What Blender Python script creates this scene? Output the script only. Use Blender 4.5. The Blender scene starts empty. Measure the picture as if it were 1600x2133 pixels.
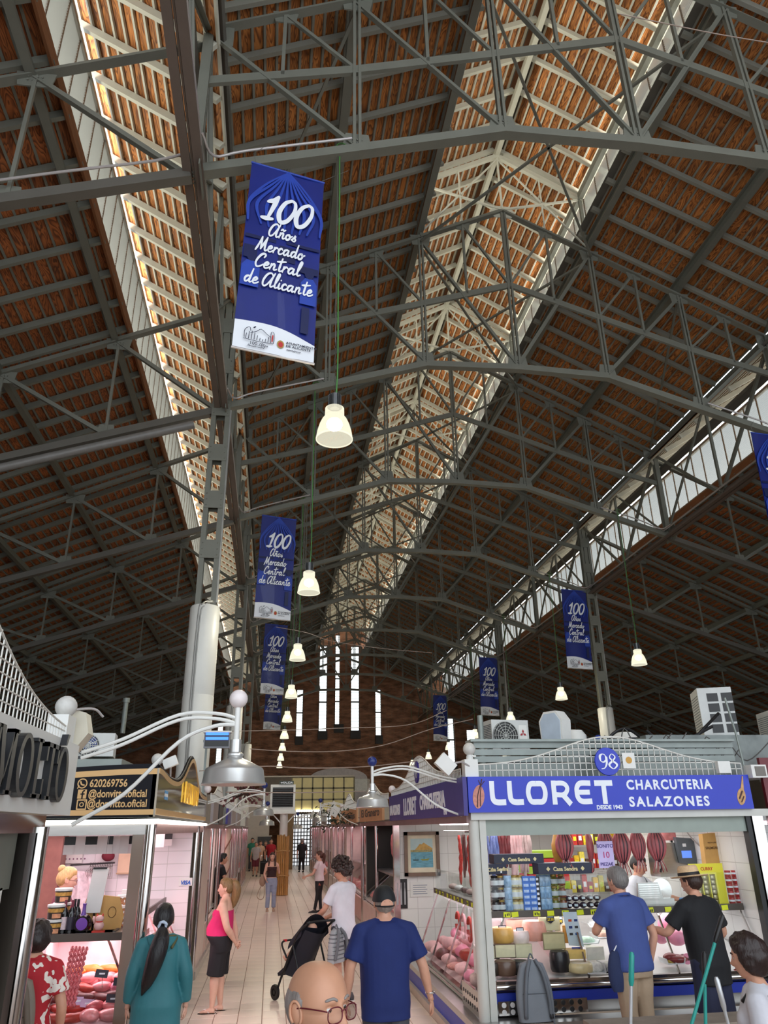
import bpy, math, random
import numpy as np
from mathutils import Vector, Matrix, noise as mnoise
random.seed(7)
SC = bpy.context.scene
COL = SC.collection
PI = math.pi
# ------------------------------------------------------------------ camera
F_PX, YAW, PITCH, ROLL, HC = 1546.61, 0.145262, 0.401551, -0.0164176, 2.27
_cy, _sy, _cp, _sp = math.cos(YAW), math.sin(YAW), math.cos(PITCH), math.sin(PITCH)
_fwd = Vector((_sy*_cp, _cy*_cp, _sp)); _rt = Vector((_cy, -_sy, 0)); _up = _rt.cross(_fwd)
_c, _s = math.cos(ROLL), math.sin(ROLL)
RIGHT = _rt*_c + _up*_s; UP = -_rt*_s + _up*_c; FWD = _fwd
cam_data = bpy.data.cameras.new('camera')
cam = bpy.data.objects.new('camera', cam_data); COL.objects.link(cam)
cam_data.sensor_fit = 'VERTICAL'; cam_data.sensor_height = 24.0
cam_data.lens = F_PX/2133.0*24.0
cam_data.clip_start = 0.05; cam_data.clip_end = 300
cam.matrix_world = Matrix(((RIGHT.x, UP.x, -FWD.x, 0), (RIGHT.y, UP.y, -FWD.y, 0), (RIGHT.z, UP.z, -FWD.z, HC), (0, 0, 0, 1)))
SC.camera = cam
def ray(x, y):
    return RIGHT*((x-800)/F_PX) + UP*(-(y-1066.5)/F_PX) + FWD
def atY(x, y, Y):
    r = ray(x, y); return Vector((0, 0, HC)) + r*(Y/r.y)
def atZ(x, y, Z):
    r = ray(x, y); return Vector((0, 0, HC)) + r*((Z-HC)/r.z)
def atX(x, y, X):
    r = ray(x, y); return Vector((0, 0, HC)) + r*(X/r.x)
# ------------------------------------------------------------------ world, light, exposure
W = bpy.data.worlds.new('world'); SC.world = W; W.use_nodes = True
bg = W.node_tree.nodes['Background']
bg.inputs[0].default_value = (0.86, 0.93, 1.0, 1); bg.inputs[1].default_value = 2.5
def area(name, loc, rot, sx, sy, power, color=(1, 1, 1), spread=PI):
    d = bpy.data.lights.new(name, 'AREA'); d.shape = 'RECTANGLE'; d.size = sx; d.size_y = sy
    d.energy = power; d.color = color; d.spread = spread
    o = bpy.data.objects.new(name, d); COL.objects.link(o); o.location = loc; o.rotation_euler = rot
    return o
def aim(o, d):
    o.rotation_euler = Vector(d).to_track_quat('-Z', 'Y').to_euler()
XC = 5.88
# daylight thrown up through the clerestory sheets by the sunlit roofs outside them
for nm, x, z, d, p in (('daylight_lantern_west', XC-4.3, 17.75, (.86, 0, .5), 9500), ('daylight_lantern_east', XC+4.3, 17.75, (-.86, 0, .5), 7000),
                       ('daylight_aisle_west', -6.2, 13.45, (.86, 0, .5), 8000), ('daylight_aisle_east', 2*XC+6.2, 13.45, (-.86, 0, .5), 7000)):
    o = area(nm, (x, 37, z), (0, 0, 0), 66, 0.9, p, (1.0, .95, .86))
    zl = -Vector(d); yv = zl.cross(Vector((0, 1, 0))).normalized(); xv = yv.cross(zl)
    o.rotation_euler = Matrix((xv, yv, zl.normalized())).transposed().to_euler()
SC.view_settings.view_transform = 'Standard'; SC.view_settings.look = 'None'
SC.view_settings.exposure = 0.0; SC.view_settings.gamma = 1.0; SC.view_settings.use_curve_mapping = False
cy = SC.cycles
cy.max_bounces = 7; cy.diffuse_bounces = 4; cy.glossy_bounces = 3; cy.transmission_bounces = 4; cy.transparent_max_bounces = 10
cy.caustics_reflective = False; cy.caustics_refractive = False; cy.sample_clamp_indirect = 4.0
# ------------------------------------------------------------------ helpers: meshes
class MB:
    def __init__(s): s.v = []; s.f = []; s.m = []; s.cur = 0
    def add(s, vs, fs, mi=None):
        b = len(s.v); s.v += [tuple(p) for p in vs]
        k = s.cur if mi is None else mi
        for f in fs: s.f.append(tuple(i+b for i in f)); s.m.append(k)
        return s
    def box(s, c, d, rot=None, mi=None):
        hx, hy, hz = d[0]/2, d[1]/2, d[2]/2
        vs = [Vector((x, y, z)) for x in (-hx, hx) for y in (-hy, hy) for z in (-hz, hz)]
        if rot is not None: vs = [rot @ p for p in vs]
        c = Vector(c); vs = [p+c for p in vs]
        return s.add(vs, ((0, 1, 3, 2), (4, 6, 7, 5), (0, 4, 5, 1), (2, 3, 7, 6), (0, 2, 6, 4), (1, 5, 7, 3)), mi)
    def bb(s, x0, x1, y0, y1, z0, z1, mi=None):
        return s.box(((x0+x1)/2, (y0+y1)/2, (z0+z1)/2), (abs(x1-x0), abs(y1-y0), abs(z1-z0)), None, mi)
    def bar(s, p, q, w, h, up=(0, 0, 1), off=0.0, mi=None):
        p, q = Vector(p), Vector(q); a = (q-p); L = a.length
        if L < 1e-6: return s
        a /= L; u = Vector(up); u = u - a*u.dot(a)
        if u.length < 1e-4: u = Vector((1, 0, 0)) - a*a.x
        u.normalize(); r = a.cross(u)
        vs = [e + r*(i*w/2) + u*(off + j*h/2) for e in (p, q) for i in (-1, 1) for j in (-1, 1)]
        return s.add(vs, ((0, 2, 3, 1), (4, 5, 7, 6), (0, 1, 5, 4), (2, 6, 7, 3), (0, 4, 6, 2), (1, 3, 7, 5)), mi)
    def tee(s, p, q, w, h, up=(0, 0, 1), t=.025):
        s.bar(p, q, w, t, up, -h/2); s.bar(p, q, t*1.2, h, up); return s
    def tube(s, pts, r, n=8, cap=True, mi=None):
        pts = [Vector(p) for p in pts]; N = len(pts)
        rs = list(r) if isinstance(r, (list, tuple)) else [r]*N
        if len(rs) != N: rs = [float(np.interp(i/(N-1), np.linspace(0, 1, len(rs)), rs)) for i in range(N)]
        t = (pts[1]-pts[0]).normalized(); u = Vector((0, 0, 1)) if abs(t.z) < .9 else Vector((1, 0, 0))
        u = (u - t*u.dot(t)).normalized(); vs = []
        for i, p in enumerate(pts):
            t = (pts[min(i+1, N-1)]-pts[max(i-1, 0)])
            t = t.normalized() if t.length > 1e-9 else Vector((0, 0, 1))
            u = u - t*u.dot(t)
            u = u.normalized() if u.length > 1e-6 else t.orthogonal().normalized()
            w = t.cross(u)
            for k in range(n):
                a = 2*PI*k/n; vs.append(p + (u*math.cos(a)+w*math.sin(a))*rs[i])
        fs = [(i*n+k, i*n+(k+1) % n, (i+1)*n+(k+1) % n, (i+1)*n+k) for i in range(N-1) for k in range(n)]
        if cap: fs += [tuple(range(n-1, -1, -1)), tuple((N-1)*n+k for k in range(n))]
        return s.add(vs, fs, mi)
    def lathe(s, prof, n=24, c=(0, 0, 0), axis='z', mi=None, cap=True):
        c = Vector(c); vs = []
        for r, z in prof:
            for k in range(n):
                a = 2*PI*k/n; x, y = r*math.cos(a), r*math.sin(a)
                p = (x, y, z) if axis == 'z' else ((x, z, y) if axis == 'y' else (z, x, y))
                vs.append(Vector(p)+c)
        N = len(prof)
        fs = [(i*n+k, i*n+(k+1) % n, (i+1)*n+(k+1) % n, (i+1)*n+k) for i in range(N-1) for k in range(n)]
        if cap:
            if prof[0][0] > 1e-5: fs.append(tuple(range(n-1, -1, -1)))
            if prof[-1][0] > 1e-5: fs.append(tuple((N-1)*n+k for k in range(n)))
        return s.add(vs, fs, mi)
    def ball(s, c, r, n=14, mi=None, sc=(1, 1, 1), rot=None):
        m = max(6, n//2); c = Vector(c); vs = []; fs = []
        for i in range(m+1):
            ph = PI*i/m
            for k in range(n):
                a = 2*PI*k/n
                p = Vector((math.sin(ph)*math.cos(a)*r*sc[0], math.sin(ph)*math.sin(a)*r*sc[1], math.cos(ph)*r*sc[2]))
                vs.append((rot @ p if rot is not None else p) + c)
        fs = [(i*n+k, (i+1)*n+k, (i+1)*n+(k+1) % n, i*n+(k+1) % n) for i in range(m) for k in range(n)]
        return s.add(vs, fs, mi)
    def prism(s, poly, p0, du, dv, depth, mi=None):
        """extrude polygon (list of (u, v)) placed at p0 with axes du, dv; depth is a vector"""
        p0, du, dv, dp = Vector(p0), Vector(du), Vector(dv), Vector(depth); n = len(poly)
        a = [p0+du*u+dv*v for u, v in poly]; b = [p+dp for p in a]
        fs = [tuple(range(n)), tuple(range(2*n-1, n-1, -1))] + [(i, i+n, (i+1) % n+n, (i+1) % n) for i in range(n)]
        return s.add(a+b, fs, mi)
    def grid(s, fn, nu, nv, mi=None, closed=False):
        vs = [fn(i/nu, j/nv) for j in range(nv+1) for i in range(nu+1)]
        fs = [(j*(nu+1)+i, j*(nu+1)+i+1, (j+1)*(nu+1)+i+1, (j+1)*(nu+1)+i) for j in range(nv) for i in range(nu)]
        return s.add(vs, fs, mi)
    def merge(s, o, M=None, mi=None):
        b = len(s.v); s.v += [tuple(M @ Vector(p)) for p in o.v] if M is not None else o.v
        s.f += [tuple(i+b for i in f) for f in o.f]; s.m += ([mi]*len(o.f) if mi is not None else o.m); return s
    def mesh(s, name, smooth=False):
        me = bpy.data.meshes.new(name); me.from_pydata(s.v, [], s.f)
        if any(s.m): me.polygons.foreach_set('material_index', s.m)
        if smooth:
            me.polygons.foreach_set('use_smooth', [True]*len(s.f))
            if smooth != 'all': me.set_sharp_from_angle(angle=math.radians(40))
        me.update(); return me
MW = {}
def link(o, parent=None, kind=None, label=None, cat=None, group=None):
    COL.objects.link(o)
    if parent is not None: o.parent = parent
    if kind: o['kind'] = kind
    if label: o['label'] = label
    if cat: o['category'] = cat
    if group: o['group'] = group
    return o
def setm(me, mats):
    for m in (mats if isinstance(mats, (list, tuple)) else [mats]): me.materials.append(m)
def obj(name, mb, mats, parent=None, smooth=False, **k):
    """a mesh object; mb is in world space when the parent (if any) is known, and is moved into the parent's frame"""
    me = mb if isinstance(mb, bpy.types.Mesh) else mb.mesh(name, smooth)
    if mats is not None: setm(me, mats)
    o = bpy.data.objects.new(name, me)
    local = k.pop('local', False)
    if parent is not None and not local and parent.name in MW: me.transform(MW[parent.name].inverted())
    link(o, parent, **k); MW[o.name] = MW[parent.name] if parent is not None and parent.name in MW and not local else Matrix.Identity(4)
    return o
def thing(name, label, cat, loc=(0, 0, 0), rz=0.0, group=None):
    o = bpy.data.objects.new(name, None); o.empty_display_size = .1
    o.location = loc; o.rotation_euler = (0, 0, rz)
    link(o, None, None, label, cat, group)
    MW[o.name] = Matrix.Translation(Vector(loc)) @ Matrix.Rotation(rz, 4, 'Z')
    return o
def single(name, label, cat, mb, mats, loc=None, smooth=False, group=None):
    """a thing that is one mesh, its origin at loc"""
    me = mb if isinstance(mb, bpy.types.Mesh) else mb.mesh(name, smooth)
    if mats is not None: setm(me, mats)
    o = bpy.data.objects.new(name, me)
    if loc is not None: o.location = loc
    link(o, None, None, label, cat, group); MW[o.name] = Matrix.Identity(4)
    return o
def empty(name, kind=None, loc=(0, 0, 0)):
    o = bpy.data.objects.new(name, None); o.empty_display_size = .1; o.location = loc
    link(o, None, kind); MW[o.name] = Matrix.Translation(Vector(loc)); return o
def inst(name, me, parent=None, loc=(0, 0, 0), rot=None, scale=None, **k):
    """another object on shared mesh data"""
    o = bpy.data.objects.new(name, me); o.location = loc
    if rot is not None: o.rotation_euler = rot
    if scale is not None: o.scale = scale
    return link(o, parent, **k)
def dup(root, loc, rz=None, label=None, group=None):
    r = root.copy(); COL.objects.link(r); r.location = loc
    if rz is not None: r.rotation_euler = (0, 0, rz)
    if label: r['label'] = label
    if group: r['group'] = group
    for ch in list(root.children):
        c = ch.copy(); COL.objects.link(c); c.parent = r
        for g in list(ch.children):
            d = g.copy(); COL.objects.link(d); d.parent = c
    return r
# ------------------------------------------------------------------ helpers: materials
MATS = {}
def mat(name, col, rough=.55, metal=0.0, var=.12, nscale=6.0, bump=0.0, spec=.5, emit=None, estr=0.0, alpha=None, coat=0.0, rand=0.0, stretch=(1, 1, 1)):
    if name in MATS: return MATS[name]
    m = bpy.data.materials.new(name); m.use_nodes = True; MATS[name] = m
    nt = m.node_tree; N = nt.nodes; L = nt.links; b = N['Principled BSDF']
    b.inputs['Roughness'].default_value = rough; b.inputs['Metallic'].default_value = metal
    b.inputs['Specular IOR Level'].default_value = spec; b.inputs['Coat Weight'].default_value = coat
    tc = N.new('ShaderNodeTexCoord'); mp = N.new('ShaderNodeMapping'); mp.inputs['Scale'].default_value = stretch
    L.new(tc.outputs['Object'], mp.inputs[0])
    no = N.new('ShaderNodeTexNoise'); no.inputs['Scale'].default_value = nscale; no.inputs['Detail'].default_value = 4
    L.new(mp.outputs[0], no.inputs['Vector'])
    mr = N.new('ShaderNodeMapRange'); mr.inputs[1].default_value = .25; mr.inputs[2].default_value = .75
    mr.inputs[3].default_value = 1-var; mr.inputs[4].default_value = 1+var*.6
    L.new(no.outputs['Fac'], mr.inputs[0])
    hv = N.new('ShaderNodeHueSaturation'); hv.inputs['Color'].default_value = (*col, 1)
    if rand:
        oi = N.new('ShaderNodeObjectInfo'); r2 = N.new('ShaderNodeMapRange'); r2.inputs[3].default_value = 1-rand; r2.inputs[4].default_value = 1+rand
        L.new(oi.outputs['Random'], r2.inputs[0]); mu = N.new('ShaderNodeMath'); mu.operation = 'MULTIPLY'
        L.new(mr.outputs[0], mu.inputs[0]); L.new(r2.outputs[0], mu.inputs[1]); L.new(mu.outputs[0], hv.inputs['Value'])
    else: L.new(mr.outputs[0], hv.inputs['Value'])
    L.new(hv.outputs[0], b.inputs['Base Color'])
    if bump:
        bm_ = N.new('ShaderNodeBump'); bm_.inputs['Strength'].default_value = bump; bm_.inputs['Distance'].default_value = .02
        L.new(no.outputs['Fac'], bm_.inputs['Height']); L.new(bm_.outputs[0], b.inputs['Normal'])
    if emit is not None:
        b.inputs['Emission Color'].default_value = (*emit, 1); b.inputs['Emission Strength'].default_value = estr
    return m
def node_mat(name):
    m = bpy.data.materials.new(name); m.use_nodes = True; MATS[name] = m
    nt = m.node_tree; return m, nt.nodes, nt.links, nt.nodes['Principled BSDF']
def glass(name, tint=(.95, .98, .97), refl=.12, rough=.03):
    if name in MATS: return MATS[name]
    m, N, L, b = node_mat(name)
    N.remove(b); out = N['Material Output']
    t = N.new('ShaderNodeBsdfTransparent'); t.inputs[0].default_value = (*tint, 1)
    g = N.new('ShaderNodeBsdfGlossy'); g.inputs['Roughness'].default_value = rough
    lw = N.new('ShaderNodeLayerWeight'); lw.inputs[0].default_value = .25
    mm = N.new('ShaderNodeMapRange'); mm.inputs[3].default_value = refl*.35; mm.inputs[4].default_value = min(.9, refl*5)
    L.new(lw.outputs['Fresnel'], mm.inputs[0])
    mx = N.new('ShaderNodeMixShader'); L.new(mm.outputs[0], mx.inputs[0]); L.new(t.outputs[0], mx.inputs[1]); L.new(g.outputs[0], mx.inputs[2])
    L.new(mx.outputs[0], out.inputs[0]); return m
def srgb(r, g, b):
    f = lambda c: (c/255/12.92) if c/255 <= .04045 else ((c/255+.055)/1.055)**2.4
    return (f(r), f(g), f(b))
# lettering -------------------------------------------------------
def text_mb(s, size, bold=0.0, shear=0.0, align='CENTER', depth=.004, sx=1.0, spacing=1.0):
    """letters in the local XY plane, baseline at y=0, extruded depth towards +z"""
    cu = bpy.data.curves.new('txt', 'FONT'); cu.body = s; cu.size = size; cu.align_x = align; cu.shear = shear
    cu.offset = bold; cu.space_character = spacing; cu.resolution_u = 3; cu.extrude = depth/2
    o = bpy.data.objects.new('txt', cu); me = o.to_mesh()
    mb = MB(); mb.add([Vector((p.co.x*sx, p.co.y, p.co.z+depth/2)) for p in me.vertices], [tuple(p.vertices) for p in me.polygons])
    o.to_mesh_clear(); bpy.data.objects.remove(o); bpy.data.curves.remove(cu); return mb
def frame(p0, du, dv):
    """matrix whose local x, y, z are du, dv and their normal, at p0"""
    du, dv = Vector(du).normalized(), Vector(dv).normalized(); n = du.cross(dv)
    return Matrix(((du.x, dv.x, n.x, p0[0]), (du.y, dv.y, n.y, p0[1]), (du.z, dv.z, n.z, p0[2]), (0, 0, 0, 1)))
def crv(pts, k=5):
    """Catmull-Rom through 2-D/3-D points"""
    if len(pts) < 3: return [Vector(p) for p in pts]
    P = [Vector(p) for p in pts]; P = [P[0]*2-P[1]] + P + [P[-1]*2-P[-2]]; out = []
    for i in range(1, len(P)-2):
        a, b, c, d = P[i-1:i+3]
        for j in range(k):
            t = j/k; out.append(.5*((2*b)+(c-a)*t+(2*a-5*b+4*c-d)*t*t+(3*b-a-3*c+d)*t**3))
    return out + [P[-2]]
def stroke_mb(strokes, depth=.004, k=6, pen=None, z0=0.0, cap=True):
    """flat brush strokes: each is (points, width) or (points, (w0, w1, ...)); laid in local XY"""
    mb = MB()
    for si, (pts, w) in enumerate(strokes):
        P = crv([(x, y, 0) for x, y in pts], k); n = len(P)
        ws = [w]*n if not isinstance(w, (list, tuple)) else [float(np.interp(i/(n-1), np.linspace(0, 1, len(w)), w)) for i in range(n)]
        L = []; R = []
        for i, p in enumerate(P):
            t = P[min(i+1, n-1)]-P[max(i-1, 0)]; t = t.normalized() if t.length > 1e-9 else Vector((1, 0, 0))
            q = Vector((-t.y, t.x, 0))
            if pen is not None:
                a = abs(q.x*math.cos(pen)+q.y*math.sin(pen)); f = .45+.75*a
            else: f = 1
            L.append(p+q*ws[i]/2*f); R.append(p-q*ws[i]/2*f)
        zz = Vector((0, 0, z0+depth+si*.00025)); vs = [p+zz for p in L]+[p+zz for p in R]
        fs = [(i, i+n, i+1+n, i+1) for i in range(n-1)]
        mb.add(vs, fs)
        for e, ww in ((P[0], ws[0]), (P[-1], ws[-1])) if cap else ():
            m = 10; mb.add([e+zz-Vector((0, 0, .0001))]+[e+zz-Vector((0, 0, .0001))+Vector((math.cos(2*PI*j/m), math.sin(2*PI*j/m), 0))*ww*.45 for j in range(m)], [(0, 1+j, 1+(j+1) % m) for j in range(m)])
    return mb
# ================================================================== structure
STEEL = mat('grey_green_steel', srgb(112, 113, 103), .5, .0, .1, 3.0)
STEEL_D = mat('dark_steel', srgb(92, 89, 82), .5, 0, .1, 3.0)
RAFT = mat('rafter_paint', srgb(132, 131, 120), .6, 0, .1, 2.0)
CREAM = mat('cream_paint', srgb(196, 194, 178), .55, 0, .06, 2.0)
TIMBER = mat('brown_timber', (.20, .075, .025), .7, 0, .3, 3.0, stretch=(4, .3, 4))
def wood_mat(name, c0, c1, c2):
    m, N, L, b = node_mat(name)
    g = N.new('ShaderNodeNewGeometry'); sx = N.new('ShaderNodeSeparateXYZ'); L.new(g.outputs['Position'], sx.inputs[0])
    def mth(op, a, bb):
        n = N.new('ShaderNodeMath'); n.operation = op
        for i, q in enumerate((a, bb)):
            if isinstance(q, (int, float)): n.inputs[i].default_value = q
            elif q is not None: L.new(q, n.inputs[i])
        return n.outputs[0]
    cx = mth('FLOOR', mth('MULTIPLY', sx.outputs['X'], 1/.2205), 0); cyy = mth('FLOOR', mth('MULTIPLY', mth('ADD', sx.outputs['Y'], -8.7), 7/6.95), 0)
    cb = N.new('ShaderNodeCombineXYZ'); L.new(cx, cb.inputs[0]); L.new(cyy, cb.inputs[1])
    wn = N.new('ShaderNodeTexWhiteNoise'); wn.noise_dimensions = '2D'; L.new(cb.outputs[0], wn.inputs['Vector'])
    mp = N.new('ShaderNodeMapping'); mp.inputs['Scale'].default_value = (5.2, .75, 3.0); L.new(g.outputs['Position'], mp.inputs[0])
    ad = N.new('ShaderNodeVectorMath'); ad.operation = 'ADD'; L.new(mp.outputs[0], ad.inputs[0])
    sc = N.new('ShaderNodeVectorMath'); sc.operation = 'SCALE'; sc.inputs[3].default_value = 40; L.new(wn.outputs['Color'], sc.inputs[0]); L.new(sc.outputs[0], ad.inputs[1])
    n1 = N.new('ShaderNodeTexNoise'); n1.inputs['Scale'].default_value = 1.0; n1.inputs['Detail'].default_value = 2.0; n1.inputs['Distortion'].default_value = .6; L.new(ad.outputs[0], n1.inputs['Vector'])
    rings = mth('FRACT', mth('MULTIPLY', n1.outputs['Fac'], 13.0), 0)
    n2 = N.new('ShaderNodeTexNoise'); n2.inputs['Scale'].default_value = .9; L.new(g.outputs['Position'], n2.inputs['Vector'])
    cr = N.new('ShaderNodeValToRGB'); e = cr.color_ramp.elements
    e[0].color = (*c0, 1); e[0].position = 0; e[1].color = (*c1, 1); e[1].position = .45
    x = e.new(.8); x.color = (*c2, 1); y = e.new(.97); y.color = (*c0, 1)
    L.new(rings, cr.inputs[0])
    hv = N.new('ShaderNodeHueSaturation'); L.new(cr.outputs[0], hv.inputs['Color'])
    v = mth('MULTIPLY', mth('ADD', mth('MULTIPLY', wn.outputs['Value'], .5), .72), mth('ADD', mth('MULTIPLY', n2.outputs['Fac'], .7), .65))
    L.new(v, hv.inputs['Value']); L.new(hv.outputs[0], b.inputs['Base Color']); b.inputs['Roughness'].default_value = .7
    return m
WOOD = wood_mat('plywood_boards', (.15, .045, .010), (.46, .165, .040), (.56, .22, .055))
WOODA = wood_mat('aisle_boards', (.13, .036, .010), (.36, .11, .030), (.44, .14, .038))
Y0, Y1 = -6.0, 71.0
TY = [8.7+6.95*k for k in range(9)]
RP = 6.95/7
def inframe(p, mx=60):
    q = Vector(p)-Vector((0, 0, HC)); d = q.dot(FWD)
    if d < .3: return False
    x = 800+F_PX*q.dot(RIGHT)/d; y = 1066.5-F_PX*q.dot(UP)/d
    return -mx < x < 1600+mx and -mx < y < 2133+mx
def slope(n, xa, za, xb, zb, pitch=.2205, nobj=230, raft=RAFT, wood=WOOD, hide=None):
    """one roof slope from (xa, za) low to (xb, zb); z is the rafters' underside"""
    root = empty('ceiling', 'structure', ((xa+xb)/2, 8, max(za, zb)))
    a = Vector((xa, 0, za)); b = Vector((xb, 0, zb)); d = (b-a); Ls = d.length; d /= Ls
    nrm = d.cross(Vector((0, 1, 0)));
    if nrm.z < 0: nrm = -nrm
    # rafters
    me = MB().bar(a+nrm*.075, b+nrm*.075, .085, .15, nrm).mesh('rafter'); setm(me, raft)
    # a pair of proud flanges along the rafter foot
    k0 = math.ceil((Y0-8.7)/RP)
    y = 8.7+k0*RP; offs = -Vector(root.location)
    while y < Y1:
        inst('rafter', me, root, offs+Vector((0, y, 0))); y += RP
    # battens
    nb = int(Ls*abs(d.x)/pitch); step = pitch/abs(d.x)
    bm_ = MB().bar((0, Y0, 0), (0, Y1, 0), .048, .05, nrm).mesh('batten'); setm(bm_, raft)
    for i in range(nb+1):
        inst('batten', bm_, root, offs+a+d*(i*step)+nrm*.175)
    # boards
    bd = MB().bar(Vector((0, -RP/2+.006, 0))+nrm*.0, Vector((0, RP/2-.006, 0)), step-.012, .02, nrm).mesh('board'); setm(bd, wood)
    cells = []
    y = 8.7+k0*RP+RP/2
    while y < Y1+RP:
        for i in range(nb):
            cells.append(a+d*((i+.5)*step)+nrm*.212+Vector((0, y, 0)))
        y += RP
    near = sorted([c for c in cells if inframe(c)], key=lambda c: (c-Vector((0, 0, HC))).length)[:nobj]
    ids = set(id(c) for c in near)
    for c in near: inst('board', bd, root, offs+c)
    rest = MB()
    for c in cells:
        if id(c) not in ids: rest.bar(c+Vector((0, -RP/2+.006, 0)), c+Vector((0, RP/2-.006, 0)), step-.012, .02, nrm)
    o = obj('boarding', rest, wood, root, kind='stuff')
    dk = MB().bar((a+b)/2+nrm*.30+Vector((0, Y0, 0)), (a+b)/2+nrm*.30+Vector((0, Y1, 0)), Ls+.1, .08, nrm)
    obj('roof_deck', dk, STEEL_D, root)
    return root
S = .51
def roofz(u): return 19.0-S*abs(u)
slope('main_west', XC-7.62, roofz(7.62), XC-2.18, roofz(2.18), nobj=260)
slope('main_east', XC+7.62, roofz(7.62), XC+2.18, roofz(2.18), nobj=260)
slope('lantern_west', XC-2.8, 20.9-.57*2.8, XC-.04, 20.9, nobj=220, raft=CREAM)
slope('lantern_east', XC+2.8, 20.9-.57*2.8, XC+.04, 20.9, nobj=220, raft=CREAM)
slope('eave_west', -1.5, 14.28, -4.35, 15.99, nobj=220, raft=CREAM)
slope('eave_east', 2*XC+1.5, 14.28, 2*XC+4.35, 15.99, nobj=60, raft=CREAM)
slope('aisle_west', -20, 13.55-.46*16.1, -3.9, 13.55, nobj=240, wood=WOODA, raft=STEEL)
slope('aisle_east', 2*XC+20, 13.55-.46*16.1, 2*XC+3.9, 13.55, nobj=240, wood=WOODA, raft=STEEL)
# purlins, ridge beam, gutter, fascia
def long_bar(name, x, z, w, h, m, up=(0, 0, 1), y0=Y0, y1=Y1):
    r = MB().bar((x, y0, z), (x, y1, z), w, h, up)
    o = obj(name, r, m); o['kind'] = 'structure'; return o
k = 0
for sgn in (-1, 1):
    for u in (2.45, 4.95):
        k += 1; x = XC+sgn*u; z = roofz(u)
        mb = MB(); mb.bar((x, Y0, z-.15), (x, Y1, z-.15), .03, .26); mb.bar((x, Y0, z-.28), (x, Y1, z-.28), .17, .03); mb.bar((x, Y0, z-.03), (x, Y1, z-.03), .17, .03)
        o = obj('trim_%d' % k, mb, STEEL); o['kind'] = 'structure'
    for u in (4.2, 6.65, 9.1, 11.55, 14.0, 16.45):
        k += 1; x = XC+sgn*(u+5.88); z = 13.55-.46*(u-3.9)
        mb = MB(); mb.bar((x, Y0, z-.12), (x, Y1, z-.12), .03, .22); mb.bar((x, Y0, z-.23), (x, Y1, z-.23), .15, .03)
        o = obj('trim_%d' % k, mb, STEEL); o['kind'] = 'structure'
    k += 1; long_bar('trim_%d' % k, XC+sgn*9.82, 13.62, .05, .30, TIMBER)          # plank at the foot of the clerestory
    k += 1; long_bar('trim_%d' % k, XC+sgn*9.93, 15.62, .10, .10, STEEL_D)
    k += 1; long_bar('trim_%d' % k, XC+sgn*9.93, 13.78, .09, .08, STEEL_D)
    k += 1; long_bar('trim_%d' % k, XC+sgn*7.75, 14.12, .30, .12, STEEL_D)          # valley gutter
    k += 1; long_bar('trim_%d' % k, XC+sgn*2.42, 19.38, .14, .22, STEEL)            # lantern eave beams
    k += 1; long_bar('trim_%d' % k, XC+sgn*2.47, 17.72, .07, .08, TIMBER)
k += 1; long_bar('trim_%d' % k, XC, 20.82, .13, .24, CREAM)
k += 1; long_bar('trim_%d' % k, XC, 21.2, .5, .1, TIMBER)
# clerestory sheets: corrugated, part clear, one piece per bay
def sheet_mat():
    m, N, L, b = node_mat('corrugated_sheet'); N.remove(b); out = N['Material Output']
    t = N.new('ShaderNodeBsdfTransparent'); t.inputs[0].default_value = (.50, .51, .48, 1)
    tl = N.new('ShaderNodeBsdfTranslucent'); tl.inputs[0].default_value = (.10, .10, .095, 1)
    df = N.new('ShaderNodeBsdfDiffuse'); df.inputs[0].default_value = (.40, .41, .39, 1)
    a = N.new('ShaderNodeMixShader'); a.inputs[0].default_value = .6; L.new(tl.outputs[0], a.inputs[1]); L.new(df.outputs[0], a.inputs[2])
    x = N.new('ShaderNodeMixShader'); x.inputs[0].default_value = .66; L.new(t.outputs[0], x.inputs[1]); L.new(a.outputs[0], x.inputs[2])
    L.new(x.outputs[0], out.inputs[0]); return m
SHEET = sheet_mat()
MULL = mat('rusty_mullion', srgb(120, 104, 90), .6)
def clerestory(n, x, z0, z1, step, nr):
    root = empty('window_%d' % n, 'structure', (x, 8, z0))
    def f(u, v): return Vector((.018*math.cos(v*nr*PI), (u-.5)*(step-.02), v*(z1-z0)))
    me = MB().grid(f, 1, nr).mesh('panel'); setm(me, SHEET)
    mu = MB().bar((0, 0, 0), (0, 0, z1-z0), .03, .05, (0, 1, 0)).mesh('mullion'); setm(mu, MULL)
    y = 8.7-step*16
    while y < Y1:
        inst('panel', me, root, (0, y-8, 0)); inst('mullion', mu, root, (0.0, y-8+step/2, 0)); y += step
clerestory(1, XC-2.52, 17.78, 19.28, .81, 44)
clerestory(2, XC+2.52, 17.78, 19.28, .81, 44)
clerestory(3, XC-9.93, 13.8, 15.58, .72, 50)
clerestory(4, XC+9.93, 13.8, 15.58, .72, 50)
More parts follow.
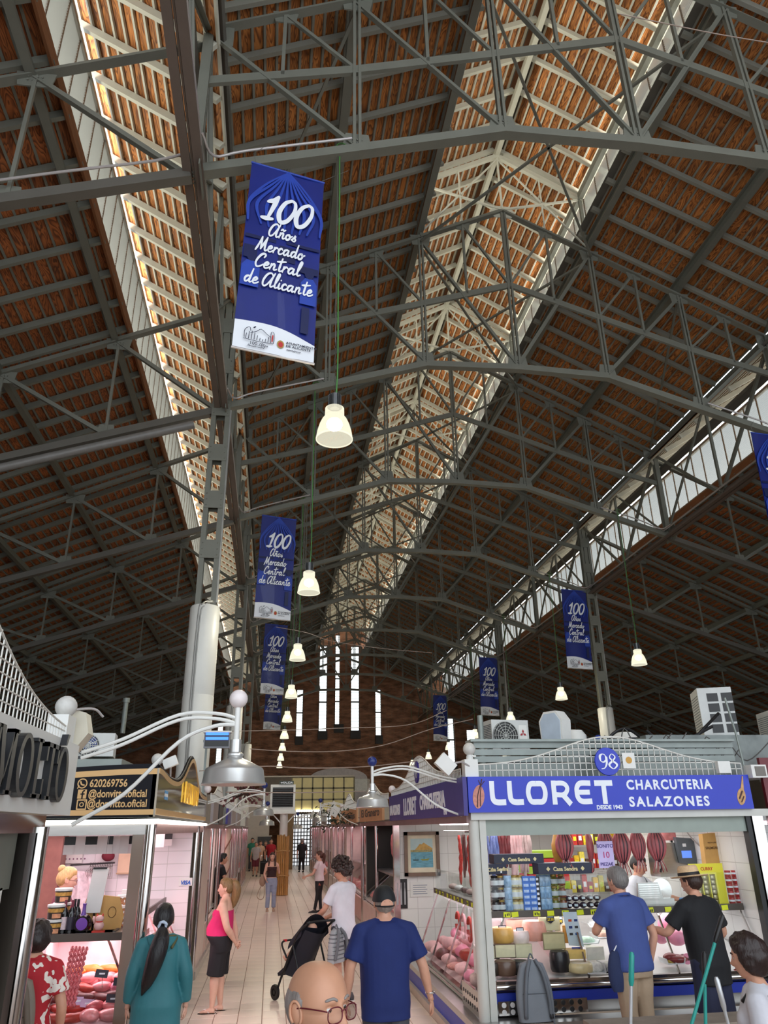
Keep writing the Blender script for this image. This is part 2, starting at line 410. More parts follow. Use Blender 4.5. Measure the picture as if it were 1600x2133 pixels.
# ------------------------------------------------------------------ walls
def brick_mat():
    m, N, L, b = node_mat('old_brick')
    tc = N.new('ShaderNodeTexCoord'); mp = N.new('ShaderNodeMapping'); mp.inputs['Rotation'].default_value = (PI/2, 0, 0)
    L.new(tc.outputs['Object'], mp.inputs[0])
    bt = N.new('ShaderNodeTexBrick'); bt.inputs['Scale'].default_value = 1; bt.inputs['Brick Width'].default_value = .28; bt.inputs['Row Height'].default_value = .075; bt.inputs['Mortar Size'].default_value = .012
    bt.inputs['Color1'].default_value = (.36, .135, .065, 1); bt.inputs['Color2'].default_value = (.23, .082, .042, 1); bt.inputs['Mortar'].default_value = (.26, .19, .135, 1)
    L.new(mp.outputs[0], bt.inputs['Vector'])
    no = N.new('ShaderNodeTexNoise'); no.inputs['Scale'].default_value = .9; no.inputs['Detail'].default_value = 8
    m2 = N.new('ShaderNodeMapping'); m2.inputs['Scale'].default_value = (1, 1, 3); L.new(tc.outputs['Object'], m2.inputs[0]); L.new(m2.outputs[0], no.inputs['Vector'])
    mr = N.new('ShaderNodeMapRange'); mr.inputs[1].default_value = .3; mr.inputs[2].default_value = .7; mr.inputs[3].default_value = .45; mr.inputs[4].default_value = 1.5
    L.new(no.outputs['Fac'], mr.inputs[0])
    hv = N.new('ShaderNodeHueSaturation'); L.new(bt.outputs['Color'], hv.inputs['Color']); L.new(mr.outputs[0], hv.inputs['Value'])
    L.new(hv.outputs[0], b.inputs['Base Color']); b.inputs['Roughness'].default_value = .9
    bu = N.new('ShaderNodeBump'); bu.inputs['Strength'].default_value = .6; bu.inputs['Distance'].default_value = .02; L.new(bt.outputs['Fac'], bu.inputs['Height']); bu.invert = True
    L.new(bu.outputs[0], b.inputs['Normal']); return m
BRICK = brick_mat()
PLASTER = mat('dim_plaster', srgb(120, 110, 98), .9, 0, .15, .6)
WHITE = mat('white_paint', srgb(225, 222, 215), .5, 0, .06, 3.0)
YW = 71.0
wins = []
for (xa, xb, ya, yb) in ((617, 631.5, 1435, 1534), (664.7, 682, 1344, 1523), (698, 715, 1321, 1509), (731, 749.4, 1345, 1522), (782, 795, 1435, 1532),
                         (932.5, 948.4, 1495, 1587), (974, 993.5, 1519, 1587), (450, 463, 1506, 1600)):
    p = atY(xa, (ya+yb)/2, YW); q = atY(xb, (ya+yb)/2, YW); wins.append((p.x, q.x, atY((xa+xb)/2, yb, YW).z, atY((xa+xb)/2, ya, YW).z))
wins.sort()
bw = MB(); x = -21.0
def wtop(x):
    u = abs(x-XC); return (21.4-.57*u if u < 2.8 else (19.5-S*u if u < 7.6 else (16.5 if u < 10 else 18.9-.46*u)))+.4
cuts = sorted(set([x]+[w[0] for w in wins]+[w[1] for w in wins]+[XC-10, XC-7.6, XC-2.6, XC, XC+2.6, XC+7.6, XC+10, 2*XC+21]))
for a, b in zip(cuts[:-1], cuts[1:]):
    zt = [wtop(a+.01), wtop(b-.01)]
    w = [w for w in wins if abs(w[0]-a) < 1e-6]
    segs = [(0, w[0][2]), (w[0][3], None)] if w else [(0, None)]
    for z0, z1 in segs:
        poly = [(a, z0), (b, z0), (b, z1 or zt[1]), (a, z1 or zt[0])]
        bw.prism(poly, (0, YW, 0), (1, 0, 0), (0, 0, 1), (0, .6, 0))
obj('wall_back', bw, BRICK, kind='structure')
obj('wall_left', MB().bb(-20.4, -20, Y0, YW, 0, 8), PLASTER, kind='structure')
obj('wall_right', MB().bb(2*XC+20, 2*XC+20.4, Y0, YW, 0, 8), PLASTER, kind='structure')
PANE = glass('milky_glass', (.93, .93, .90), .06, .2)
n2 = PANE.node_tree
DARKW = mat('window_iron', srgb(50, 46, 44), .6)
for i, (a, b, z0, z1) in enumerate(wins):
    root = empty('window_%d' % (5+i), 'structure', ((a+b)/2, YW+.3, z0))
    fr = MB(); fr.bb(a, a+.06, YW+.25, YW+.35, z0, z1); fr.bb(b-.06, b, YW+.25, YW+.35, z0, z1)
    obj('window_frame', fr, DARKW, root)
    n = max(2, round((z1-z0)/2.3))
    for j in range(n):
        za, zb = z0+(z1-z0)*j/n, z0+(z1-z0)*(j+1)/n
        p = obj('pane', MB().bb(a+.06, b-.06, YW+.29, YW+.31, za+.05, zb-.05), PANE, root)
        mu = MB(); mu.bb(a, b, YW+.25, YW+.35, zb-.06, zb+.06)
        for q in range(1, 9): mu.bb(a, b, YW+.27, YW+.29, za+(zb-za)*q/9-.012, za+(zb-za)*q/9+.012)
        obj('glazing_bar', mu, DARKW, root)
    sl = MB(); sl.bb(a-.05, b+.05, YW-.25, YW+.2, z0-.75, z0); obj('sill', sl, DARKW, root)
# ------------------------------------------------------------------ floor of laid tiles
TILE = mat('cream_floor_tile', srgb(232, 215, 199), .32, 0, .10, 1.2, rand=.05)
GROUT = mat('floor_grout', srgb(150, 124, 108), .8, 0, .1, 8)
FL = obj('floor', MB().bb(-20, 32, Y0-2, YW, -.25, -.006), GROUT, kind='structure')
tm = MB(); tw, tl = .3125, .415
e = .004
tm.add([(-tw/2+e, -tl/2+e, -.006), (tw/2-e, -tl/2+e, -.006), (tw/2-e, tl/2-e, -.006), (-tw/2+e, tl/2-e, -.006),
        (-tw/2+e+.003, -tl/2+e+.003, 0), (tw/2-e-.003, -tl/2+e+.003, 0), (tw/2-e-.003, tl/2-e-.003, 0), (-tw/2+e+.003, tl/2-e-.003, 0)],
       [(4, 5, 6, 7), (0, 1, 5, 4), (1, 2, 6, 5), (2, 3, 7, 6), (3, 0, 4, 7)])
tme = tm.mesh('floor_tile'); setm(tme, TILE)
cells = []
for i in range(-44, 27):
    x = -.021+tw/2+i*tw
    off = random.choice((0, .13, .28))
    for j in range(-16, 120):
        yy = 12.1+j*tl+off
        if x < -6 and yy > 9: continue
        cells.append(Vector((x, yy, 0)))
near = sorted([c for c in cells if inframe(c, 20) and -1.15 < c.x < 2.3 and c.y < 32], key=lambda c: c.y)[:300]
ids = set(id(c) for c in near)
for c in near: inst('floor_tile', tme, FL, c)
rest = MB()
for c in cells:
    if id(c) not in ids: rest.merge(tm, Matrix.Translation(c))
obj('floor_tiling', rest, TILE, FL, kind='stuff')
# ================================================================== steelwork
ORD = ['first', 'second', 'third', 'fourth', 'fifth', 'sixth', 'seventh', 'eighth', 'ninth', 'tenth']
NU = [7.45, 6.2, 4.95, 3.7, 2.45, 1.22, 0]
def ztop(u): return 14.8+S*(7.45-abs(u))
def zmid(u): return float(np.interp(abs(u), [0, 2.45, 4.95, 7.45], [15.9, 15.05, 14.2, 13.5]))
def zbot(u): return float(np.interp(abs(u), [0, 2.45, 4.95, 7.45], [13.2, 13.12, 12.3, 11.5]))
def gusset(c, w, h, slant=0):
    return MB().prism([(-w/2, -h/2), (w/2, -h/2), (w/2*(1-slant), h/2), (-w/2*(1-slant), h/2)], Vector(c)+Vector((0, -.012, 0)), (1, 0, 0), (0, 0, 1), (0, .024, 0))
def rivets(mb, c, nx, nz, d=.07):
    for i in range(nx):
        for j in range(nz):
            mb.ball(Vector(c)+Vector(((i-(nx-1)/2)*d, -.03, (j-(nz-1)/2)*d)), .016, 6)
def nave_truss(first):
    t = thing('roof_truss', '', 'roof truss', (XC, 0, 13.2))
    P = lambda u, z: Vector((XC+u, 0, z))
    for s in (-1, 1):
        mb = MB(); mb.tee(P(s*7.45, ztop(7.45)), P(0, ztop(0)), .16, .12); obj('top_chord', mb, STEEL, t)
        for a, b in ((7.45, 4.95), (4.95, 2.45), (2.45, 0)):
            obj('bottom_chord', MB().bar(P(s*a, zbot(a)), P(s*b, zbot(b)), .18, .16), STEEL, t)
            obj('middle_chord', MB().bar(P(s*a, zmid(a)), P(s*b, zmid(b)), .07, .17), STEEL, t)
            obj('diagonal_brace', MB().tee(P(s*a, ztop(a)-.1), P(s*b, zbot(b)+.1), .09, .08), STEEL, t)
            m = (a+b)/2
            obj('diagonal_brace', MB().bar(P(s*m, ztop(m)-.05), P(s*b, zmid(b)), .06, .06), STEEL, t)
            obj('vertical_post', MB().bar(P(s*m, ztop(m)), P(s*m, zmid(m)), .07, .06, (1, 0, 0)), STEEL, t)
            g = gusset(P(s*m, ztop(m)-.12), .34, .26, -.3); obj('gusset_plate', g, STEEL, t)
        for u in (4.95, 2.45):
            mb = MB()
            for q in (-.045, .045): mb.bar(P(s*u+q, ztop(u)), P(s*u+q, zbot(u)), .05, .09, (0, 1, 0))
            obj('vertical_post', mb, STEEL, t)
            g = gusset(P(s*u, zbot(u)+.2), .5, .36, .25); rivets(g, P(s*u, zbot(u)+.2), 3, 2); obj('gusset_plate', g, STEEL, t)
            obj('gusset_plate', gusset(P(s*u, ztop(u)-.15), .46, .34, -.25), STEEL, t)
        g = gusset(P(s*7.3, ztop(7.4)-.18), .5, .45); rivets(g, P(s*7.3, ztop(7.4)-.18), 3, 2); obj('gusset_plate', g, STEEL, t)
        # lantern frame
        obj('lantern_post', MB().bar(P(s*2.42, ztop(2.45)), P(s*2.42, 19.3), .08, .08, (1, 0, 0)), STEEL, t)
        obj('lantern_rafter', MB().bar(P(0, 20.72), P(s*2.7, 20.72-.57*2.7), .11, .13), CREAM, t)
        obj('lantern_tie', MB().bar(P(0, 18.62), P(s*2.42, 19.3), .05, .06), CREAM, t)
        obj('lantern_strut', MB().bar(P(0, 20.6), P(s*2.42, 17.5), .035, .045), CREAM, t)
        obj('lantern_strut', MB().bar(P(s*1.22, 20.05), P(s*1.22, 18.05), .035, .04, (1, 0, 0)), CREAM, t)
    mb = MB()
    for q in (-.05, .05): mb.bar(P(q, ztop(0)), P(q, zbot(0)), .05, .09, (0, 1, 0))
    obj('vertical_post', mb, STEEL, t)
    obj('lantern_post', MB().bar(P(0, 20.7), P(0, 18.6), .05, .05, (1, 0, 0)), CREAM, t)
    g = gusset(P(0, zbot(0)+.2), .56, .36, .2); rivets(g, P(0, zbot(0)+.2), 3, 2); obj('gusset_plate', g, STEEL, t)
    obj('gusset_plate', MB().prism([(-.38, 0), (-.25, -.22), (.25, -.22), (.38, 0), (.2, .2), (-.2, .2)], P(0, 18.55), (1, 0, 0), (0, 0, 1), (0, .024, 0)), CREAM, t)
    obj('wind_brace', MB().bar(P(0, 18.5), P(0, 15.9)+Vector((0, 0, 0)), .03, .03, (1, 0, 0)), STEEL, t)
    return t
t0 = nave_truss(True)
lab = ['steel truss with the large blue banner, nearest across the nave']+['%s steel truss across the nave counted from the camera' % ORD[k] for k in range(1, 9)]
for k, y in enumerate(TY):
    o = t0 if k == 0 else dup(t0, t0.location)
    o.location = (XC, y, 13.2); o['label'] = lab[k]; o['group'] = 'nave roof trusses'
def zat(d): return 14.35-.46*(d-.2)
def zab(d): return 11.45-.335*d
def aisle_truss(s):
    """d is the distance out from the column line; s = -1 towards x-, +1 towards x+"""
    x0 = XC+s*7.45
    t = thing('aisle_truss', '', 'roof truss', (x0, 0, 11.5)); P = lambda d, z: Vector((x0+s*d, 0, z))
    D = [0.1, 2.55, 5.0, 7.45, 9.9, 12.35, 14.8, 17.2]
    obj('top_chord', MB().tee(P(.05, zat(.05)), P(17.9, zat(17.9)), .16, .13), STEEL, t)
    obj('bottom_chord', MB().bar(P(.05, zab(.05)), P(17.9, zab(17.9)), .17, .17), STEEL_D, t)
    for a, b in zip(D[:-1], D[1:]):
        obj('diagonal_brace', MB().tee(P(b, zat(b)-.1), P(a+.1, zab(a)+.1), .1, .09), STEEL, t)
        obj('vertical_post', MB().bar(P(b, zat(b)), P(b, zab(b)), .06, .06, (1, 0, 0)), STEEL, t)
        g = gusset(P(b, zat(b)-.16), .5, .3, -.2); rivets(g, P(b, zat(b)-.16), 4, 2); obj('gusset_plate', g, STEEL, t)
        obj('gusset_plate', gusset(P(b, zab(b)+.16), .4, .26, .2), STEEL, t)
    return t
for s, nm in ((-1, 'over the dark aisle beside the white column'), (1, 'over the aisle behind the blue shop sign')):
    a0 = aisle_truss(s)
    for k, y in enumerate(TY):
        o = a0 if k == 0 else dup(a0, a0.location)
        o.location = (XC+s*7.45, y, 11.5); o['label'] = '%s steel lean-to truss %s' % (ORD[k], nm); o['group'] = 'aisle trusses, side %s' % ('A' if s < 0 else 'B')
# lattice girders on the column lines
def girder(s, label):
    x = XC+s*7.45; t = thing('lattice_girder', label, 'girder', (x, 8.7, 11.5)); P = lambda y, z: Vector((x, y, z))
    mb = MB()
    for q in (-.09, .09): mb.bar(P(Y0, 11.45)+Vector((q, 0, 0)), P(70.9, 11.45)+Vector((q, 0, 0)), .13, .05)
    mb.bar(P(Y0, 11.55), P(70.9, 11.55), .03, .2); obj('bottom_chord', mb, mat('brown_steel', srgb(104, 92, 84), .5, 0, .1, 3), t)
    mb = MB()
    for q in (-.08, .08): mb.bar(P(Y0, 14.75)+Vector((q, 0, 0)), P(70.9, 14.75)+Vector((q, 0, 0)), .11, .14)
    obj('top_chord', mb, STEEL, t)
    for y in [TY[0]-6.95]+TY:
        mb = MB()
        for q in (-.07, .07): mb.bar(P(y+q, 11.5), P(y+q, 14.75), .06, .16, (1, 0, 0))
        obj('vertical_post', mb, STEEL, t)
        ym = y+6.95/2
        obj('vertical_post', MB().bar(P(ym, 11.5), P(ym, 14.75), .08, .08, (1, 0, 0)), STEEL, t)
        for a, b in ((y, ym), (y+6.95, ym)):
            if b < 70.5: obj('diagonal_brace', MB().tee(P(a, 14.7), P(b, 11.55), .1, .09, (1, 0, 0)), STEEL, t)
            q = (a+b)/2
            obj('diagonal_brace', MB().tee(P(b, 14.7), P(a, 11.55), .07, .06, (1, 0, 0)), STEEL, t)
        mb = MB(); mb.prism([(-.35, -.3), (.35, -.3), (.35, .3), (-.35, .3)], P(y, 11.62)+Vector((.11, 0, 0)), (0, 1, 0), (0, 0, 1), (.02, 0, 0))
        for i in range(4):
            for j in range(3): mb.ball(P(y-.1+i*.07, 11.4), .016, 6); 
        obj('gusset_plate', mb, STEEL, t)
girder(-1, 'long lattice girder running above the white round columns')
girder(1, 'long lattice girder running above the far column row with pale conduit')
# columns: round white casing below, built-up steel above
CASE = mat('white_column_casing', srgb(222, 222, 216), .4, 0, .08, 2.0)
def column(x, y, label):
    t = thing('market_column', label, 'column', (x, y, 0)); P = lambda a, b, z: Vector((x+a, y+b, z))
    mb = MB().lathe([(.31, 0), (.31, 4.75), (.305, 4.76), (.305, 4.775), (.31, 4.785), (.31, 6.58), (.29, 6.62), (.0, 6.62)], 40, (x, y, 0)); obj('casing', mb, CASE, t, smooth=True)
    for q in (-.16, .16):
        mb = MB(); mb.bar(P(q, 0, 6.6), P(q, 0, 14.8), .05, .2, (0, 1, 0)); mb.bar(P(q, -.1, 6.6), P(q, -.1, 14.8), .11, .02, (0, 1, 0)); mb.bar(P(q, .1, 6.6), P(q, .1, 14.8), .11, .02, (0, 1, 0))
        obj('channel', mb, STEEL, t)
    z = 7.9
    while z < 14.5:
        for yy in (-.115, .115):
            mb = MB().box(P(0, yy, z), (.42, .018, .42))
            for a in (-.16, .16):
                for b in (-.14, 0, .14): mb.ball(P(a, yy-.012, z+b), .015, 6)
            obj('batten_plate', mb, STEEL, t)
        z += 1.18
    mb = MB(); px, py = x+.17, y-.33
    mb.tube(crv([(px-.28, py+.04, 0), (px-.28, py+.04, 3.0), (px-.28, py+.04, 6.2), (px-.2, py+.04, 6.62), (px-.05, py+.2, 6.72), (px+.05, py+.3, 6.75)]), .018, 8)
    mb.tube(crv([(px-.24, py+.03, 0), (px-.24, py+.03, 3.0), (px-.24, py+.03, 6.1), (px-.16, py+.04, 6.58), (px-.02, py+.2, 6.7), (px+.05, py+.26, 6.72)]), .018, 8)
    mb.tube([(px+.05, py+.25, 6.7), (px+.05, py+.25, 11.4)], .035, 8)
    obj('conduit', mb, mat('galvanised_conduit', srgb(150, 150, 146), .4, .3), t, smooth=True)
    return t
xl, xr = XC-7.45, XC+7.45
column(xl, TY[1], 'tall white round column with steel top, behind the black sign stall')
column(xl, TY[3], 'white round column further back beside the blue light panel')
column(xl, TY[5], 'white round column far down the aisle near the brick wall')
column(xr, TY[3], 'steel column with short white casing above the blue shop sign')
column(xr, TY[5], 'far steel column between the two hanging blue banners')
column(xr, TY[1], 'steel column rising out of view beyond the air conditioner')
# conduits along the girders and truss feet
PIPE = mat('pale_conduit', srgb(176, 170, 168), .35, .3, .06)
def conduit(name, label, runs, r=.022):
    t = thing(name, label, 'conduit', runs[0][0])
    for pts in runs: obj('pipe_run', MB().tube(crv(pts, 4), r, 8), PIPE, t, smooth=True)
runs = [[(xl+.12, Y0, 11.72), (xl+.12, 20, 11.7), (xl+.12, 45, 11.72), (xl+.12, 70, 11.7)], [(xl-.14, Y0, 11.74), (xl-.14, 6.5, 11.72), (xl-.14, 8.2, 11.7), (xl-.3, 8.55, 11.62), (xl-2, 8.55, 11.05), (xl-6, 8.55, 9.7)]]
for k in range(0, 9):
    y = TY[k]-.14; runs.append([(xl+.15, y-.4, 11.72), (xl+.3, y-.05, 11.68), (xl+.8, y, 11.92), (xl+2.4, y, 12.42)])
conduit('girder_conduit', 'pale electrical conduit following the girder over the white columns', runs)
runs = [[(xr-.12, Y0, 11.72), (xr-.12, 30, 11.7), (xr-.12, 70, 11.7)], [(xr-.18, Y0, 11.66), (xr-.18, 30, 11.64), (xr-.18, 70, 11.64)]]
for k in range(1, 9):
    y = TY[k]-.14; runs.append([(xr-.15, y-.4, 11.72), (xr-.35, y-.05, 11.68), (xr-1, y, 11.98), (xr-2.4, y, 12.42)])
runs.append([(xr-.1, TY[5]-1.2, 11.7), (xr-.15, TY[5]-1.2, 11.3), (xr-.15, TY[5]-1.2, 2)])
conduit('girder_conduit', 'pale conduit pair following the girder beyond the blue sign', runs)
single('drain_pipe', 'fat grey pipe slung beneath the second dark aisle truss', 'pipe',
       MB().tube([Vector((xl-.6-d, TY[1]-.02, zab(d+.6)-.24)) for d in np.linspace(0, 16, 12)], .1, 12), mat('grey_pvc', srgb(118, 116, 112), .4), smooth=True)
for k in (0, 1, 2, 3, 4, 5, 6):
    mb = MB()
    for s in (-1, 1):
        mb.bar((XC+s*2.45, TY[k]+.1, 17.1), (XC-s*2.45, TY[k]+6.85, 17.1), .06, .06)
        mb.bar((XC+s*4.95, TY[k]+.1, 15.9), (XC+s*7.3, TY[k]+6.85, 14.9), .06, .06)
    single('wind_bracing', 'crossed wind bracing rods in roof bay %s from the camera' % ORD[k], 'bracing', mb, STEEL, group='wind bracing rods')
# ------------------------------------------------------------------ pendant lamps
SHADE = glass('prismatic_shade', (.98, .97, .88), .25, .25)
m, N, L, b = node_mat('lit_prismatic'); N.remove(b); out = N['Material Output']
tt = N.new('ShaderNodeBsdfTransparent'); tt.inputs[0].default_value = (.95, .95, .88, 1)
em = N.new('ShaderNodeEmission'); em.inputs[0].default_value = (1, .95, .74, 1); em.inputs[1].default_value = 1.4
mx = N.new('ShaderNodeMixShader'); mx.inputs[0].default_value = .5
L.new(tt.outputs[0], mx.inputs[1]); L.new(em.outputs[0], mx.inputs[2]); L.new(mx.outputs[0], out.inputs[0]); LIT = m
BULB = mat('lamp_core', (1, 1, 1), emit=(1, .95, .8), estr=14)
FIN = mat('lamp_heatsink', srgb(120, 122, 124), .35, .8)
CHAIN = mat('chain_steel', srgb(120, 118, 112), .4, .7)
GREENC = mat('green_cable', srgb(70, 130, 60), .5)
def pendant(ztop_):
    t = thing('pendant_lamp', '', 'lamp', (0, 0, 7.2))
    prof = [(.24, 6.93), (.238, 6.98), (.225, 7.06), (.2, 7.15), (.165, 7.23), (.125, 7.285), (.12, 7.3)]
    obj('shade', MB().lathe(prof, 32, cap=False), LIT, t, smooth='all')
    obj('shade_collar', MB().lathe([(.123, 7.3), (.13, 7.31), (.128, 7.4), (.1, 7.42)], 28, cap=False), LIT, t, smooth=True)
    obj('shade_rim', MB().lathe([(.236, 6.925), (.246, 6.93), (.246, 6.945), (.236, 6.945)], 32, cap=False), LIT, t)
    obj('bulb', MB().ball((0, 0, 7.16), .11, 16, sc=(1, 1, .8)), BULB, t, smooth='all')
    mb = MB().lathe([(.06, 7.4), (.06, 7.62), (0, 7.62)], 20)
    for i in range(18):
        a = 2*PI*i/18; mb.box((math.cos(a)*.072, math.sin(a)*.072, 7.51), (.03, .006, .2), Matrix.Rotation(a, 3, 'Z'))
    obj('heat_sink', mb, FIN, t, smooth=True)
    ch = MB(); z = 7.62; i = 0
    while z < 8.5:
        ch.tube([(math.cos(a)*.012 if i % 2 else 0, 0 if i % 2 else math.cos(a)*.012, z+.03+math.sin(a)*.03) for a in np.linspace(0, 2*PI, 9)], .004, 4, cap=False); z += .05; i += 1
    obj('chain', ch, CHAIN, t)
    obj('suspension_wire', MB().tube([(0, 0, 8.45), (0, 0, ztop_)], .008, 6), CHAIN, t)
    mb = MB().tube(crv([(.02, 0, 7.6), (.035, 0, 8.2), (.03, .01, 9.5), (.035, 0, 11.0), (.03, 0, ztop_-.1), (.06, -.05, ztop_+.05)]), .011, 6)
    mb.tube([(.06+.09*math.cos(a), -.03, ztop_+.02+.09*math.sin(a)) for a in np.linspace(0, 2*PI, 14)], .009, 6)
    obj('power_cable', mb, GREENC, t)
    return t
pl = pendant(12.2)
def plamp(o, x, y, dz, label, grp):
    o.location = (x, y, 7.2+dz); o['label'] = label; o['group'] = grp
labs = ['large glowing bell pendant lamp hanging beside the biggest blue banner']+['glowing bell pendant lamp, %s in the receding line from the camera' % ORD[k] for k in range(1, 9)]
for k in range(9):
    o = pl if k == 0 else dup(pl, pl.location); plamp(o, .62-.02*k, TY[k]-.02, .08-.02*k, labs[k], 'pendant lamps over the main aisle')
    d = bpy.data.lights.new('lamp_light', 'POINT'); d.energy = 170; d.color = (1, .92, .72); d.shadow_soft_size = .12
    q = bpy.data.objects.new('lamp_light', d); COL.objects.link(q); q.location = (.62-.02*k, TY[k]-.02, 7.0)
for k in range(2, 9):
    o = dup(pl, pl.location); plamp(o, 11.4, TY[k]-.3, -.02, 'glowing bell pendant lamp over the far shops, %s beyond the blue shop sign' % ORD[k-2], 'pendant lamps over the far shops')
    d = bpy.data.lights.new('lamp_light', 'POINT'); d.energy = 170; d.color = (1, .92, .72); d.shadow_soft_size = .12
    q = bpy.data.objects.new('lamp_light', d); COL.objects.link(q); q.location = (11.4, TY[k]-.3, 7.0)
# ================================================================== hanging banners
GL = {
 'a': (.62, [[(.42, .36), (.30, .44), (.12, .36), (.06, .16), (.14, .02), (.28, .08), (.42, .34)], [(.44, .42), (.40, .14), (.46, .02), (.62, .10)]]),
 'n': (.54, [[(.08, .42), (.05, 0)], [(.05, .12), (.16, .36), (.29, .42), (.34, .30), (.32, .1), (.38, .01), (.54, .09)]]),
 'ñ': (.54, [[(.08, .42), (.05, 0)], [(.05, .12), (.16, .36), (.29, .42), (.34, .30), (.32, .1), (.38, .01), (.54, .09)], [(.08, .60), (.2, .69), (.3, .61), (.44, .70)]]),
 'o': (.54, [[(.28, .43), (.12, .36), (.05, .18), (.13, .02), (.30, .05), (.39, .24), (.30, .42), (.28, .32), (.42, .28), (.56, .36)]]),
 's': (.42, [[(.0, .08), (.16, .24), (.28, .46), (.24, .30), (.34, .14), (.26, .01), (.08, .05)]]),
 'e': (.46, [[(.06, .2), (.24, .24), (.33, .36), (.24, .44), (.10, .34), (.06, .15), (.15, .01), (.32, .04), (.48, .16)]]),
 'r': (.40, [[(.08, .42), (.05, 0)], [(.05, .14), (.14, .34), (.26, .42), (.38, .34)]]),
 'c': (.42, [[(.34, .36), (.24, .44), (.10, .34), (.05, .16), (.14, .01), (.30, .04), (.44, .16)]]),
 'd': (.62, [[(.42, .36), (.30, .44), (.12, .36), (.06, .16), (.14, .02), (.28, .08), (.42, .34)], [(.50, 1.0), (.44, .5), (.41, .14), (.47, .02), (.62, .10)]]),
 't': (.40, [[(.24, .96), (.19, .5), (.17, .14), (.24, .01), (.42, .10)], [(-.08, .66), (.2, .70), (.54, .78)]]),
 'l': (.34, [[(.04, .1), (.24, .66), (.29, 1.0), (.20, 1.0), (.11, .6), (.11, .14), (.18, .01), (.36, .10)]]),
 'i': (.28, [[(.08, .42), (.06, .12), (.12, .01), (.30, .10)], [(.14, .62), (.15, .65)]]),
 'A': (.90, [[(.74, .78), (.55, .98), (.28, .86), (.10, .48), (.08, .16), (.20, 0), (.40, .1), (.62, .5), (.78, .94)], [(.82, 1.02), (.68, .5), (.66, .14), (.74, .01), (.92, .12)]]),
 'M': (.88, [[(-.04, -.08), (.10, .3), (.26, .98)], [(.26, .98), (.30, .5), (.34, .06)], [(.34, .06), (.5, .5), (.68, 1.0)], [(.68, 1.0), (.64, .5), (.66, .12), (.74, 0), (.9, .12)]]),
 'C': (.66, [[(.58, .72), (.64, .9), (.52, 1.0), (.32, .88), (.14, .56), (.08, .24), (.2, .0), (.42, .05), (.64, .24)]]),
 '1': (.50, [[(.04, .70), (.22, .80), (.36, 1.0)], [(.36, 1.0), (.28, .5), (.2, .02)], [(-.02, 0), (.2, 0), (.38, .03)]]),
 '0': (.66, [[(.38, .99), (.16, .80), (.05, .36), (.18, .0), (.42, .10), (.58, .52), (.54, .88), (.38, .99)]]),
 ' ': (.26, []),
}
def script_mb(word, h, wgt=.115, depth=.003, shear=.2, sp=1.0, fit=None):
    x = 0; st = []
    for c in word:
        adv, ss = GL[c]
        for s in ss:
            st.append(([((x+px+py*shear)*h, py*h) for px, py in s], (wgt*h*.75, wgt*h*1.15, wgt*h*.9, wgt*h*.7)))
        x += adv*sp
    mb = stroke_mb(st, depth); xs = [p[0] for p in mb.v]; c_ = (min(xs)+max(xs))/2; q = fit/(max(xs)-min(xs)) if fit else 1
    mb.v = [((a-c_)*q, b, c) for a, b, c in mb.v]; return mb
BLUE_B = mat('banner_blue', srgb(16, 34, 120), .45, 0, .25, 1.2, coat=.2)
BLUE_L = mat('banner_print_light', srgb(34, 66, 168), .5, 0, .15, 3)
BLUE_D = mat('banner_print_dark', srgb(12, 24, 78), .5, 0, .15, 3)
INKW = mat('white_print', srgb(236, 240, 246), .5, 0, .02)
INKD = mat('dark_print', srgb(30, 34, 60), .6, 0, .02)
INKR = mat('red_print', srgb(190, 50, 50), .6, 0, .02)
INKG = mat('gold_print', srgb(170, 140, 70), .6, 0, .02)
BW, BH = 1.13, 3.38
